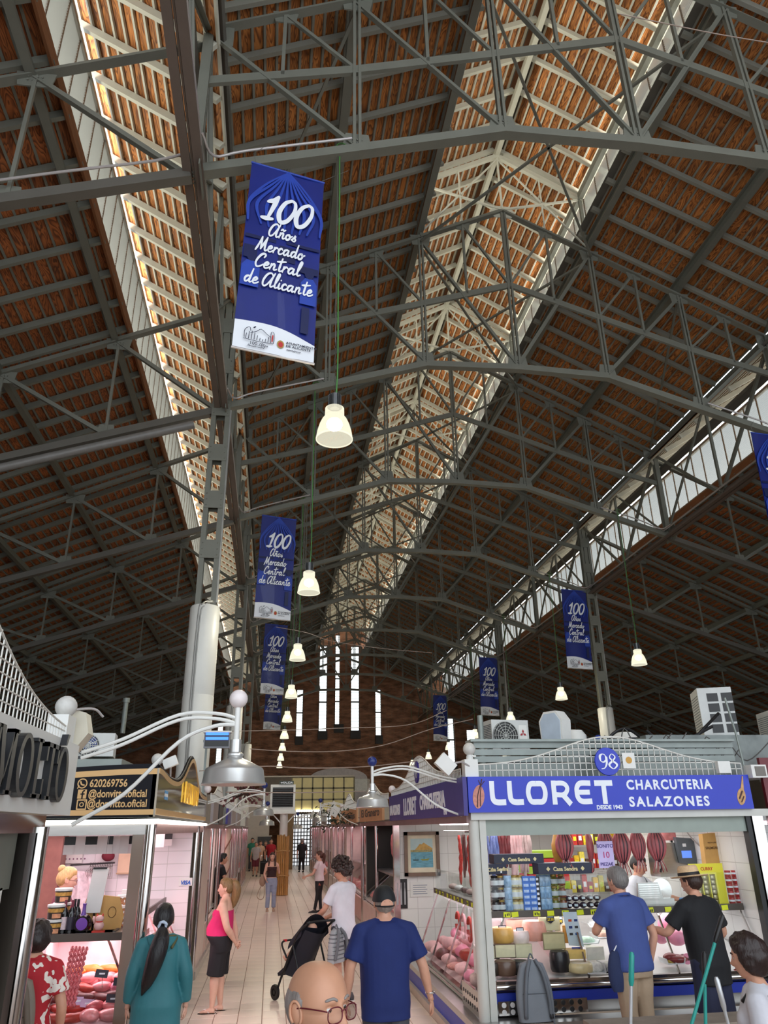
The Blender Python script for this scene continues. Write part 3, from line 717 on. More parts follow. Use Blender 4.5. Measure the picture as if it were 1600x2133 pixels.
def banner():
    t = thing('hanging_banner', '', 'banner', (0, 0, 8.2))
    def wav(u, v):   # slight cloth wave
        return Vector(((u-.5)*BW, .012*math.sin(u*7+v*3)+.01*math.sin(v*9), 8.2+v*BH))
    obj('cloth', MB().grid(wav, 12, 30), BLUE_B, t, smooth='all')
    obj('cloth_backing', MB().grid(lambda u, v: wav(1-u, v)+Vector((0, .012, 0)), 12, 30), BLUE_B, t, smooth='all')
    def wave_w(u, v):
        top = .125+.032*math.sin((u*.9+.15)*PI)-.03*u
        p = wav(u, v*top); p.y -= .006; return p
    obj('white_foot', MB().grid(wave_w, 16, 4), INKW, t, smooth='all')
    for z in (8.2, 8.2+BH):
        obj('hem_rod', MB().tube([(-BW/2-.01, 0, z), (BW/2+.01, 0, z)], .018, 8), PIPE if z < 9 else BLUE_L, t)
    FR = frame((0, -.025, 8.2), (1, 0, 0), (0, 0, 1))
    def put(name, mb, x, y, m, dz=0): obj(name, MB().merge(mb, FR @ Matrix.Translation((x, y, dz))), m, t)
    # tonal picture under the writing: garlands, stall fronts, two shoppers
    g = []
    for i in range(11):
        a = -1.15+i*.23; pts = [(0, 3.36), (a*.28, 3.0), (a*.62, 2.55+.06*abs(a)), (a*.95*.46/.62 if abs(a) > .9 else a*.5, 2.15+.1*abs(a))]
        pts = [(max(-.54, min(.54, x)), y) for x, y in pts]; g.append((pts, (.02, .035, .05, .03)))
    put('picture_print', stroke_mb(g, .001), 0, 0, BLUE_L)
    for x0, x1, y0, y1 in ((-.55, -.36, 1.55, 1.78), (-.05, .2, 1.62, 1.9), (.28, .55, 1.5, 1.62), (-.55, -.1, 1.92, 1.98), (.05, .55, 1.95, 2.0), (.34, .45, .45, .9)):
        put('picture_print', MB().add([(x0, y0, .002), (x1, y0, .002), (x1, y1, .002), (x0, y1, .002)], [(0, 1, 2, 3)]), 0, 0, BLUE_D)
    for cx, w, y0, y1 in ((-.43, .26, 1.05, 1.5), (.42, .24, .95, 1.42)):
        put('picture_print', MB().add([(cx-w/2, y0, .003), (cx+w/2, y0, .003), (cx+w/2, y1-.1, .003), (cx+w*.25, y1, .003), (cx-w*.25, y1, .003), (cx-w/2, y1-.1, .003)], [tuple(range(6))]), 0, 0, BLUE_L)
        put('picture_print', MB().add([(cx+.07*math.cos(a), y1+.08+.09*math.sin(a), .004) for a in np.linspace(0, 2*PI, 12, endpoint=False)], [tuple(range(12))]), 0, 0, BLUE_D)
    for wd, h_, wg, fw, x, y in (('100', .47, .16, .80, .03, 2.33), ('Años', .25, .15, .42, -.02, 2.02), ('Mercado', .255, .145, .74, -.03, 1.72), ('Central', .255, .145, .70, -.03, 1.41), ('de Alicante', .25, .14, 1.0, -.01, 1.10)):
        put('lettering', script_mb(wd, h_, wg, fit=fw), x, y, INKW, .012)
    # feet: drawn market hall, crest, town hall lettering
    sk = []
    rnd = random.Random(3)
    for i in range(9): x = -.40+i*.038; sk.append(([(x, .17), (x+.006, .25+.05*math.sin(i*.8))], .009))
    sk += [([(-.42, .18), (-.42, .30), (-.36, .36), (-.34, .30)], .009), ([(-.34, .27), (-.26, .31), (-.2, .36), (-.12, .30), (-.06, .26)], .009), ([(-.43, .16), (-.25, .15), (-.06, .16)], .009),
           ([(-.06, .17), (-.06, .34), (-.02, .33), (-.02, .17), (-.06, .17)], .008), ([(-.30, .36), (-.28, .38)], .02)]
    put('lettering', stroke_mb(sk, .001, 3), 0, 0, INKD, .004)
    put('lettering', stroke_mb([([(-.04, .2), (-.035, .3)], .018)], .001), 0, 0, INKR, .005)
    put('lettering', text_mb('100', .075, depth=.001), -.29, .085, INKD, .004)
    put('lettering', script_mb('Años', .05, .12, .001), -.15, .09, INKD, .004)
    put('lettering', script_mb('Mercado Central', .038, .1, .001, sp=.8), -.25, .048, INKD, .004)
    put('lettering', text_mb('AYUNTAMIENTO', .052, .001, align='LEFT', depth=.001, spacing=1.1), .155, .215, INKD, .004)
    put('lettering', text_mb('DE ALICANTE', .052, .001, align='LEFT', depth=.001, spacing=1.1), .155, .165, INKD, .004)
    put('lettering', script_mb('comercio', .05, .1, .001), .23, .105, INKD, .004) if all(c in GL for c in 'comercio') else put('lettering', script_mb('cornercio', .05, .1, .001), .27, .105, INKD, .004)
    cr = MB(); cr.add([(.08+.05*math.cos(a), .185+.065*math.sin(a), 0) for a in np.linspace(0, 2*PI, 16, endpoint=False)], [tuple(range(16))])
    put('crest', cr, 0, 0, INKG, .004)
    cr = MB(); cr.add([(.08+.034*math.cos(a), .18+.045*math.sin(a), 0) for a in np.linspace(0, 2*PI, 12, endpoint=False)], [tuple(range(12))])
    put('crest', cr, 0, 0, INKR, .006)
    mb = MB()
    mb.tube([(-.5, 0, 8.2+BH), (-.56, -.02, 11.75), (-.42, 0, 11.95)], .004, 5); mb.tube([(.5, 0, 8.2+BH), (.95, 0, 12.0)], .004, 5)
    obj('hanging_wire', mb, CHAIN, t)
    return t
b0 = banner()
nb = 0
for side, ks, xc in (('w', (0, 2, 4, 6), -.23), ('e', (1, 3, 5, 7), 12.42)):
    for i, k in enumerate(ks):
        o = b0 if nb == 0 else dup(b0, b0.location)
        o.location = (xc, TY[k]-.12, 8.2); nb += 1
        if side == 'e': o.rotation_euler = (0, math.radians(2), math.radians(4))
        elif k == 0: o.rotation_euler = (0, math.radians(1.5), math.radians(12))
        if side == 'w': o['label'] = ['largest blue banner reading 100 Años Mercado Central, beside the big pendant lamp', 'blue centenary banner, second in the row above the main aisle', 'blue centenary banner, third in the row above the main aisle', 'blue centenary banner, smallest and lowest above the main aisle'][i]
        else: o['label'] = ['blue centenary banner cut off by the picture edge beside the air conditioner', 'blue centenary banner beside the dark steel column above the blue shop sign', 'blue centenary banner hanging between two pendant lamps over the far shops', 'furthest blue centenary banner in front of the brick wall over the far shops'][i]
        o['group'] = 'centenary banners'
# ================================================================== stalls
CHROME = mat('polished_chrome', srgb(205, 203, 200), .12, 1.0, .04, 3)
INOX = mat('brushed_stainless', srgb(185, 183, 180), .28, .9, .08, 5, stretch=(1, 1, 8))
GLASSC = glass('clear_glass', (.97, .985, .98), .045, .03)
def tile_mat(name, col, w=.2, h=.2, grout=(.55, .54, .52)):
    m, N, L, b = node_mat(name)
    tc = N.new('ShaderNodeTexCoord'); sp = N.new('ShaderNodeSeparateXYZ'); L.new(tc.outputs['Object'], sp.inputs[0])
    ad = N.new('ShaderNodeMath'); ad.operation = 'ADD'; L.new(sp.outputs['X'], ad.inputs[0]); L.new(sp.outputs['Y'], ad.inputs[1])
    cb = N.new('ShaderNodeCombineXYZ'); L.new(ad.outputs[0], cb.inputs[0]); L.new(sp.outputs['Z'], cb.inputs[1])
    bt = N.new('ShaderNodeTexBrick'); bt.offset = 0; bt.inputs['Scale'].default_value = 1; bt.inputs['Brick Width'].default_value = w; bt.inputs['Row Height'].default_value = h; bt.inputs['Mortar Size'].default_value = .004
    bt.inputs['Color1'].default_value = (*col, 1); bt.inputs['Color2'].default_value = (*[c*.96 for c in col], 1); bt.inputs['Mortar'].default_value = (*grout, 1)
    L.new(cb.outputs[0], bt.inputs['Vector']); L.new(bt.outputs['Color'], b.inputs['Base Color']); b.inputs['Roughness'].default_value = .15
    bu = N.new('ShaderNodeBump'); bu.inputs['Strength'].default_value = .4; bu.inputs['Distance'].default_value = .004; bu.invert = True
    L.new(bt.outputs['Fac'], bu.inputs['Height']); L.new(bu.outputs[0], b.inputs['Normal']); return m
WTILE = tile_mat('white_wall_tile', (.82, .82, .80), .3, .3)
SIGNB = mat('royal_blue_sign', srgb(28, 52, 190), .35, 0, .03)
SIGNV = mat('violet_blue_sign', srgb(52, 40, 130), .4, 0, .05)
LETW = mat('letter_white', srgb(235, 240, 250), .4, 0, .02)
WIRE = mat('white_wire', srgb(215, 213, 206), .45, .1, .03)
POSTW = mat('greyish_post', srgb(205, 205, 198), .45, 0, .06)
SHUT = mat('sage_shutter', srgb(150, 160, 152), .5, .1, .08)
GALV = mat('galvanised_parapet', srgb(140, 148, 144), .45, .3, .12)
BLK = mat('black_plastic', srgb(22, 22, 24), .4, 0, .05)
WPL = mat('white_plastic', srgb(226, 226, 222), .35, 0, .05)
YTAG = mat('yellow_price_card', srgb(225, 235, 40), .5, 0, .03)
PINKL = mat('pink_tube', (1, .7, .75), emit=(1, .62, .72), estr=5)
COOLL = mat('cool_tube', (1, 1, 1), emit=(.95, .98, 1), estr=6)
BLUEB = mat('blue_kick', srgb(34, 56, 170), .4, 0, .05)
def arcm(pts, r, n=6, k=5): return MB().tube(crv(pts, k), r, n)
def wire_grille(p0, du, L, base_z, topf, step=.075, r=.0045):
    """wire mesh standing on base_z with a wavy top: topf(s) gives its height"""
    p0, du = Vector(p0), Vector(du); mb = MB(); n = round(L/step)
    for i in range(n+1):
        s = L*i/n; mb.bar(p0+du*s+Vector((0, 0, base_z)), p0+du*s+Vector((0, 0, base_z+topf(s))), r*2, r*2, du)
    z = step; mx = max(topf(L*i/60) for i in range(61))
    while z < mx:
        run = None
        for i in range(121):
            s = L*i/120; ok = topf(s) > z
            if ok and run is None: run = s
            if run is not None and (not ok or i == 120):
                mb.bar(p0+du*run+Vector((0, 0, base_z+z)), p0+du*s+Vector((0, 0, base_z+z)), r*2, r*2); run = None
        z += step
    mb.tube([p0+du*(L*i/60)+Vector((0, 0, base_z+topf(L*i/60))) for i in range(61)], r*2, 6)
    return mb
def shade_lamp(label, root_p, lamp_p, globe_m, group='dome lamps on curved arms', second_root=None):
    """aluminium dome lamp on a pair of curved arms from root_p"""
    lx, ly, lz = lamp_p
    t = thing('dome_lamp', label, 'lamp', lamp_p)
    prof = [(.195, -.075), (.197, -.07), (.19, -.062), (.178, .01), (.17, .022), (.09, .062), (.05, .078), (.044, .09), (.05, .094), (.05, .105), (.034, .115), (.034, .19), (.0, .195)]
    obj('dome_shade', MB().lathe(prof, 40, lamp_p), mat('spun_aluminium', srgb(214, 214, 212), .28, .65, .1, 8), t, smooth=True)
    obj('dome_lining', MB().lathe([(.188, -.06), (.168, .012), (.05, .07), (0, .07)], 32, lamp_p, cap=False), WHITE, t, smooth=True)
    obj('bulb', MB().ball((lx, ly, lz), .045, 12), mat('frosted_bulb', srgb(235, 232, 225), .4), t, smooth='all')
    zt = lz+.32
    obj('stem', MB().tube([(lx, ly, lz+.19), (lx, ly, zt+.0), (lx, ly, zt+.07)], .018, 10), WPL, t, smooth=True)
    obj('globe', MB().ball((lx, ly, zt+.12), .058, 20), globe_m, t, smooth='all')
    R = Vector(root_p); Lm = Vector((lx, ly, zt-.02)); d = Lm-R
    pts = [R, R+d*.25+Vector((0, 0, .03-d.z*.02)), R+d*.6+Vector((0, 0, .1)), R+d*.85+Vector((0, 0, .06)), Lm]
    for off in (-.012, .02): obj('arm', arcm([p+Vector((0, 0, off)) for p in pts], .011, 8), WPL, t, smooth=True)
    R2 = R-Vector((0, 0, .38)); d = Lm-R2
    obj('arm', arcm([R2, R2+d*.3+Vector((0, 0, -.01)), R2+d*.62+Vector((0, 0, .10)), R2+d*.85+Vector((0, 0, .06)), Lm-Vector((0, 0, .02))], .012, 8), WPL, t, smooth=True)
    return t
LX, LY, RX, LB = 2.3, 9.1, 5.82, 15.1
ZS0, ZS1 = 2.41, 2.80
# ------------------------------------------------------------------ corner shop with the blue sign
T = thing('corner_stall', 'pale framed corner shop under the bright blue sign', 'stall', (LX, LY, 0))
mb = MB().lathe([(.062, .36), (.062, 2.33)], 20, (LX+.03, LY+.03, 0)); obj('corner_post', mb, POSTW, T, smooth=True)
obj('post_strip', MB().bb(LX+.085, LX+.16, LY-.02, LY+.05, .36, 2.33), POSTW, T)
obj('end_post', MB().bb(RX-.02, RX+.12, LY-.03, LY+.1, 0, 2.33), CHROME, T)
obj('end_post', MB().bb(RX-.09, RX-.03, LY-.01, LY+.1, .0, 2.33), BLK, T)
obj('end_post', MB().bb(LX-.03, LX+.08, LB-.12, LB, 0, 2.36), CHROME, T)
obj('lintel', MB().bb(LX-.02, RX+.5, LY-.06, LY+.06, 2.33, 2.41), POSTW, T)
obj('lintel', MB().bb(LX-.06, LX+.06, LY, LB, 2.30, 2.40), mat('mauve_lintel', srgb(150, 120, 118), .5), T)
obj('shutter_box', MB().bb(LX+.16, RX-.05, LY+.02, LY+.16, 2.16, 2.335), SHUT, T)
obj('ceiling_panel', MB().bb(LX, RX, LY+.1, LB, 2.36, 2.41), WHITE, T)
obj('back_wall', MB().bb(LX, RX, LB-.1, LB, 0, 2.36), WTILE, T)
obj('side_wall', MB().bb(RX-.06, RX, LY+.1, LB-.1, 0, 2.36), WTILE, T)
obj('raised_floor', MB().bb(LX+.1, RX-.06, LY+.1, LB-.1, 0, .14), PLASTER, T)
obj('plinth', MB().bb(LX-.08, LX+.08, LY-.08, LB, 0, .27), BLUEB, T)
obj('plinth', MB().bb(LX-.06, RX+.1, LY-.14, LY+.06, 0, .29), BLUEB, T)
mb = MB().bb(LX-.1, RX+.1, LY-.17, LY+.12, .30, .36); mb.bb(LX-.11, LX+.14, LY, LB, .28, .35); obj('step_ledge', mb, INOX, T)
obj('skirting', MB().bb(LX-.13, LX-.08, LY-.1, LB, 0, .09), mat('beige_skirting', srgb(190, 176, 160), .6), T)
for sx, yy in ((LX+.5, 10.0), (LX+.5, 12.4)):
    obj('tube_light', MB().tube([(sx, yy-.8, 2.31), (sx, yy+.8, 2.31)], .022, 8), PINKL, T)
for sx, yy in ((LX+1.6, 11), (LX+2.6, 12.5), (LX+1.2, 13.5)):
    obj('tube_light', MB().tube([(sx-.5, yy, 2.31), (sx+.5, yy, 2.31)], .022, 8), COOLL, T)
area('shop_ceiling_light', (4.1, 11.6, 2.28), (0, 0, 0), 2.8, 4.6, 80, (1, .98, .97))
area('shop_case_light', (2.75, 11.2, 1.27), (0, 0, 0), .25, 3.6, 9, (1, .72, .8))
area('shop_front_case_light', (3.9, 9.65, 1.27), (0, 0, 0), 3.0, .25, 9, (1, .95, .94))
# signs
T = thing('shop_sign', 'bright blue shop sign board reading LLORET charcuteria salazones', 'sign', (LX, LY, ZS0))
obj('board', MB().bb(LX-.05, RX-.02, LY-.11, LY-.06, ZS0, ZS1), SIGNB, T)
FR = frame((LX-.05, LY-.111, ZS0), (1, 0, 0), (0, 0, 1))
def put(T, name, mb, M, m, **k): return obj(name, MB().merge(mb, M), m, T, **k)
Wd = RX-.02-LX+.05
# LLORET, drawn stroke by stroke: heavy rounded capitals
w = .062; cap = .255
def boxl(x0, x1, y0, y1): return [(x0, y0), (x1, y0), (x1, y1), (x0, y1)]
def poly_mb(polys, z=.004):
    m = MB()
    for p in polys: m.prism(p, (0, 0, 0), (1, 0, 0), (0, 1, 0), (0, 0, z))
    return m
lets = []
def Lg(x): return stroke_mb([([(x+w/2, cap), (x+w/2, .11), (x+w/2+.012, .055), (x+.09, w/2), (x+.20, w/2)], w)], .004, 6, cap=False)
lets.append(Lg(0)); lets.append(Lg(.225))
lets.append(stroke_mb([([(.60, cap-w/2), (.52, cap-w/2-.01), (.49, cap/2), (.52, w/2+.01), (.60, w/2), (.68, w/2+.01), (.71, cap/2), (.68, cap-w/2-.01), (.60, cap-w/2)], w*.95)], .004, 6, cap=False))
lets.append(stroke_mb([([(.825, 0), (.825, cap)], w), ([(.80, cap-w/2), (.95, cap-w/2), (1.0, cap-.085), (.95, .105), (.83, .105)], w*.85), ([(.925, .115), (1.03, .0)], w)], .004, 6, cap=False))
lets.append(stroke_mb([([(1.31, cap-w/2), (1.18, cap-w/2), (1.13, cap-.07), (1.12, cap/2), (1.13, .07), (1.18, w/2), (1.31, w/2)], w*.95), ([(1.14, cap/2), (1.29, cap/2)], w*.85)], .004, 6, cap=False))
lets.append(stroke_mb([([(1.36, cap-w/2), (1.60, cap-w/2)], w), ([(1.48, cap-w/2), (1.48, 0)], w)], .004, 6, cap=False))
px0 = atY(1022, 1680, LY-.11).x-(LX-.05)
sxx = (atY(1285, 1660, LY-.11).x-atY(1022, 1680, LY-.11).x)/1.64
for l in lets: put(T, 'letter', l, FR @ Matrix.Translation((px0, .075, .0)) @ Matrix.Diagonal((sxx, 1.04, 1, 1)), LETW)
put(T, 'lettering', text_mb('DESDE 1943', .062, .0022, align='LEFT', depth=.003), FR @ Matrix.Translation((atY(1243, 1683, LY-.11).x-LX+.05, .018, 0)), LETW)
put(T, 'lettering', text_mb('CHARCUTERIA', .15, .005, align='LEFT', depth=.003, spacing=1.22), FR @ Matrix.Translation((atY(1305, 1640, LY-.11).x-LX+.05, .235, 0)) @ Matrix.Diagonal((.93, 1, 1, 1)), LETW)
put(T, 'lettering', text_mb('SALAZONES', .15, .005, align='LEFT', depth=.003, spacing=1.3), FR @ Matrix.Translation((atY(1312, 1681, LY-.11).x-LX+.05, .045, 0)) @ Matrix.Diagonal((1.02, 1, 1, 1)), LETW)
fish = mat('printed_fish_pink', srgb(205, 140, 125), .6, 0, .3, 40); fishd = mat('printed_fish_dark', srgb(70, 36, 36), .6)
def leaf(cx, cy, w_, h_, rot=0, n=20):
    c, s = math.cos(rot), math.sin(rot)
    return [(cx+c*w_*math.sin(2*PI*i/n)*abs(math.sin(PI*((i/n)*2 % 1)))**.2-s*h_*math.cos(2*PI*i/n), cy+s*w_*math.sin(2*PI*i/n)+c*h_*math.cos(2*PI*i/n)) for i in range(n)]
put(T, 'fish_print', poly_mb([leaf(.12, .17, .07, .13, -.15)], .003), FR, fish)
put(T, 'fish_print', stroke_mb([([(.10, .06), (.11, .18), (.145, .29)], .012), ([(.135, .07), (.14, .18), (.155, .28)], .01), ([(.15, .28), (.17, .36)], .012), ([(.155, .29), (.20, .34)], .008), ([(.155, .29), (.13, .35)], .008)], .005), FR, fishd)
hx = Wd-.14
put(T, 'ham_print', poly_mb([leaf(hx, .14, .055, .10, -.25)], .003), FR, mat('printed_ham', srgb(205, 160, 110), .6, 0, .3, 30))
put(T, 'ham_print', stroke_mb([([(hx+.02, .2), (hx+.045, .3), (hx+.06, .37)], (.05, .025, .015))], .005), FR, mat('printed_ham', srgb(205, 160, 110)))
put(T, 'ham_print', stroke_mb([([(hx-.03, .12), (hx+.02, .2)], .02), ([(hx-.01, .08), (hx+.03, .14)], .015)], .006), FR, fishd)
T = thing('shop_sign', 'violet blue side sign board reading SALAZONES LLORET above the aisle', 'sign', (LX-.1, 12, ZS0))
obj('board', MB().bb(LX-.11, LX-.06, LY-.1, LB-.2, ZS0-.03, ZS1), SIGNV, T)
FR = frame((LX-.111, LB-.2, ZS0), (0, -1, 0), (0, 0, 1))
put(T, 'lettering', text_mb('SALAZONES', .21, .012, align='LEFT', depth=.004), FR @ Matrix.Translation((.10, .07, 0)), LETW)
put(T, 'lettering', text_mb('LLORET', .34, .014, align='LEFT', depth=.004), FR @ Matrix.Translation((1.65, .05, 0)), LETW)
put(T, 'lettering', text_mb('CHARCUTERIA', .26, .012, align='LEFT', depth=.004), FR @ Matrix.Translation((3.15, .10, 0)), LETW)
put(T, 'lettering', text_mb('1943', .1, .004, align='LEFT', depth=.004), FR @ Matrix.Translation((4.8, .0, 0)), LETW)
# crest: wire grille, corner pillar with globe, number disc
def bell(s, L, hi, lo, c=.5, wd=.24): return lo+(hi-lo)*math.exp(-((s/L-c)/wd)**2)
T = thing('sign_crest', 'white wire grille crest with blue disc 98 above the shop sign', 'grille', (LX, LY, ZS1))
obj('wire_grille', wire_grille((LX+.1, LY-.05, 0), (1, 0, 0), RX-LX-.15, ZS1, lambda s: bell(s, RX-LX-.15, .46, .13, .5, .26)), WIRE, T, kind='stuff')
cx = atY(1266, 1586, LY-.1)
obj('number_disc', MB().lathe([(0, -.012), (.158, -.012), (.163, 0), (.158, .012), (0, .012)], 40, (cx.x, LY-.09, cx.z), 'y'), SIGNB, T, smooth=True)
FR = frame((cx.x, LY-.105, cx.z), (1, 0, 0), (0, 0, 1))
def nine(x): return [([(x+.085, .115), (x+.075, .155), (x+.045, .17), (x+.012, .15), (x+.008, .115), (x+.02, .085), (x+.05, .078), (x+.085, .10)], (.026, .010, .010, .03, .026, .010, .016, .026)), ([(x+.09, .13), (x+.085, .06), (x+.055, .01), (x+.015, .0)], (.026, .026, .012, .01))]
def eight(x): return [([(x+.05, .09), (x+.015, .13), (x+.045, .17), (x+.085, .135), (x+.05, .09)], (.02, .016, .008, .016, .02)), ([(x+.05, .09), (x+.0, .045), (x+.05, .0), (x+.1, .045), (x+.05, .09)], (.022, .026, .009, .026, .022))]
put(T, 'number', stroke_mb(nine(-.105)+eight(.01), .004), FR @ Matrix.Translation((0, -.085, 0)), LETW)
obj('notice', MB().bb(cx.x+.2, cx.x+.36, LY-.085, LY-.08, cx.z-.08, cx.z+.1), WPL, T)
obj('notice_seal', MB().lathe([(0, -.004), (.04, -.004), (.04, .002)], 20, (cx.x+.28, LY-.085, cx.z+.015), 'y'), mat('ochre_seal', srgb(200, 150, 60), .5), T)
T = thing('globe_finial', 'white ball finial on the corner pillar of the blue sign', 'finial', (LX, LY, ZS1))
obj('pillar', MB().bb(LX-.06, LX+.1, LY-.06, LY+.1, ZS1, 3.0), WPL, T)
obj('neck', MB().lathe([(.045, 3.0), (.04, 3.04), (.03, 3.06)], 16, (LX+.02, LY, 0)), WPL, T, smooth=True)
obj('ball', MB().ball((LX+.02, LY, 3.12), .075, 22), mat('speckled_ball', srgb(205, 203, 198), .5, 0, .12, 30), T, smooth='all')
T = thing('sign_crest', 'wavy wire grille crest above the violet side sign', 'grille', (LX-.08, 12, ZS1))
obj('wire_grille', wire_grille((LX-.08, LY+.1, 0), (0, 1, 0), 5.6, ZS1, lambda s: bell(s, 5.6, .48, .1, .5, .2)), WIRE, T, kind='stuff')
obj('number_disc', MB().lathe([(0, -.012), (.16, -.012), (.16, .012), (0, .012)], 32, (LX-.1, 12, 3.05), 'x'), SIGNV, T)
put(T, 'number', stroke_mb(nine(-.105)+eight(.01), .004), frame((LX-.115, 12, 3.05), (0, -1, 0), (0, 0, 1)) @ Matrix.Translation((0, -.085, 0)), LETW)
# parapet behind the crest and the machinery on the shop roof
T = thing('roof_parapet', 'ribbed grey metal parapet behind the wire grille', 'parapet', (4, LY+.3, 2.8))
for i in range(5): obj('rib', MB().bb(LX+.15, RX+.1, LY+.28+.012*(i % 2), LY+.34, ZS1+.02+i*.085, ZS1+.09+i*.085), GALV, T)
obj('coping', MB().bb(LX+.1, RX+.1, LY+.22, LY+.5, ZS1+.43, ZS1+.46), GALV, T)
obj('roof_sheet', MB().bb(LX, RX, LY+.34, LB, ZS1, ZS1+.05), GALV, T)
single('roof_beam', 'peeling grey steel beam lying on the shop roof', 'beam', MB().bb(5.2, 9.0, 10.3, 10.6, ZS1+.06, 3.42), mat('peeling_grey_paint', srgb(132, 140, 138), .6, .1, .3, 5))
def ac_unit(label, p, sx, sy, sz, rz, badge=None, grid=False):
    t = thing('air_conditioner', label, 'air conditioner', p, rz)
    body = mat('ac_casing', srgb(200, 202, 200), .45, .05, .08)
    obj('casing', MB().bb(-sx/2, sx/2, -sy/2, sy/2, .05, sz), body, t, local=True)
    for i in (-1, 1): obj('foot', MB().bb(i*sx*.3-.03, i*sx*.3+.03, -sy/2-.03, sy/2+.03, 0, .05), BLK, t, local=True)
    gx = -sx*.14
    if grid:
        for i in range(2):
            for j in range(4): obj('vent', MB().bb(-sx*.24+i*sx*.42-.0, -sx*.24+i*sx*.42+sx*.32, -sy/2-.006, -sy/2+.01, sz*.13+j*sz*.2, sz*.13+j*sz*.2+sz*.16), BLK, t, local=True)
    else:
        obj('fan_recess', MB().lathe([(0, -sy/2-.004), (sz*.4, -sy/2-.004), (sz*.42, -sy/2)], 32, (gx, 0, sz*.53), 'y'), BLK, t, local=True)
        g = MB()
        for r in (.1, .18, .26, .34, .41): g.tube([(gx+math.cos(a)*r*sz, -sy/2-.018, sz*.53+math.sin(a)*r*sz) for a in np.linspace(0, 2*PI, 28)], .004, 4, cap=False)
        for a in np.linspace(0, PI, 6, endpoint=False): g.tube([(gx-math.cos(a)*.42*sz, -sy/2-.018, sz*.53-math.sin(a)*.42*sz), (gx+math.cos(a)*.42*sz, -sy/2-.018, sz*.53+math.sin(a)*.42*sz)], .004, 4)
        obj('fan_guard', g, body, t, local=True)
    fins = MB()
    for i in range(16): fins.bb(-sx/2-.004, -sx/2+.004, -sy*.42, sy*.42, sz*.1+i*sz*.05, sz*.1+i*sz*.05+.008)
    obj('cooling_fins', fins, mat('ac_fins', srgb(90, 104, 116), .5, .3), t, local=True)
    if badge == 'diamond':
        d = MB(); r = .035
        for a in (PI/2, PI/2+2*PI/3, PI/2+4*PI/3):
            c, s = math.cos(a), math.sin(a); q = lambda u, v: (sx*.34+c*u-s*v, sz*.6+s*u+c*v)
            d.prism([q(0, 0), q(r*.87, r*.5), q(r*1.73, 0), q(r*.87, -r*.5)], (0, -sy/2-.006, 0), (1, 0, 0), (0, 0, 1), (0, -.004, 0))
        obj('badge', d, mat('badge_red', srgb(170, 40, 50), .5), t, local=True)
        obj('badge_plate', MB().bb(sx*.23, sx*.45, -sy/2-.004, -sy/2, sz*.42, sz*.85), WPL, t, local=True)
    if badge == 'oval':
        obj('badge', MB().lathe([(0, -.004), (.09, -.003), (.09, .0)], 28, (0, 0, 0), 'y'), mat('badge_navy', srgb(24, 50, 130), .5), t, local=True).location = (-sx*.1, -sy/2-.004, sz*.62)
        t.children[-1].scale = (1, 1, .35)
        put(t, 'badge_lettering', text_mb('SAMSUNG', .034, .001, depth=.002), Matrix.Translation((-sx*.1, -sy/2-.012, sz*.6)) @ frame((0, 0, 0), (1, 0, 0), (0, 0, 1)), LETW, local=True)
    return t
# (put with local frames: re-home the mesh)
zr = ZS1+.05
ac_unit('air conditioner with round black fan and red diamond badge on shop roof', atY(1058, 1580, 11.6).to_tuple()[:2]+(zr+.42,), .62, .32, .5, .15, 'diamond')
single('roof_crate', 'black slatted crate carrying the air conditioner with the round fan', 'crate', (lambda m: [m.bb(3.25, 4.15, 11.3, 11.9, zr+z, zr+z+.09) for z in (0, .14, .28)] and [m.bb(x, x+.08, 11.3, 11.9, zr, zr+.42) for x in (3.25, 3.66, 4.07)] and m)(MB()), BLK)
ac_unit('tilted white air conditioner with a grid of square vents on grey beam', (6.85, 11.2, 3.42), .5, .62, .78, -.35, None, True)
single('roof_stand', 'grey steel stand under the air conditioner with square vents', 'stand', MB().bb(6.4, 7.3, 10.8, 11.6, zr, 3.42), GALV)
ac_unit('air conditioner cut off by the picture edge on the shop roof', (8.15, 11.4, 3.3), .6, .5, .6, -.2)
single('roof_stand', 'grey steel stand under the air conditioner at the picture edge', 'stand', MB().bb(7.8, 8.6, 11.0, 11.8, zr, 3.3), GALV)
fp = atY(1152, 1517, 10.0)
T = thing('flood_lamp', 'big white framed flood lamp on shop roof, glass front towards the aisle', 'lamp', fp, -1.0)
obj('lamp_body', MB().prism([(-.17, -.2), (.17, -.2), (.19, .1), (.1, .22), (-.1, .22), (-.19, .1)], (0, -.05, 0), (1, 0, 0), (0, 0, 1), (0, .2, 0)), WPL, T, local=True)
obj('lamp_glass', MB().prism([(-.15, -.17), (.15, -.17), (.165, .09), (.09, .19), (-.09, .19), (-.165, .09)], (0, -.06, 0), (1, 0, 0), (0, 0, 1), (0, .008, 0)), mat('pale_lens', srgb(190, 205, 222), .15), T, local=True)
obj('bracket', MB().bb(-.02, .02, .0, .05, -.62, -.19), BLK, T, local=True)
tp = atY(1195, 1548, 10.6)
T = thing('water_heater', 'white round drum beside the flood lamp on the shop roof', 'drum', (tp.x, tp.y, zr))
obj('drum', MB().lathe([(.17, 0), (.19, .02), (.19, tp.z-zr+.1), (.14, tp.z-zr+.17), (0, tp.z-zr+.19)], 28, (tp.x, tp.y, zr)), WPL, T, smooth=True)
T = thing('compressor', 'black refrigeration compressor tangled with pipes on the shop roof', 'compressor', (5.1, 10.8, zr))
obj('motor', MB().lathe([(.12, 0), (.13, .03), (.13, .5), (.1, .56), (0, .58)], 24, (4.95, 10.8, zr)), BLK, T, smooth=True)
obj('condenser', MB().bb(5.15, 5.75, 10.7, 11.1, zr, zr+.58), mat('condenser_dark', srgb(50, 54, 58), .5, .3), T)
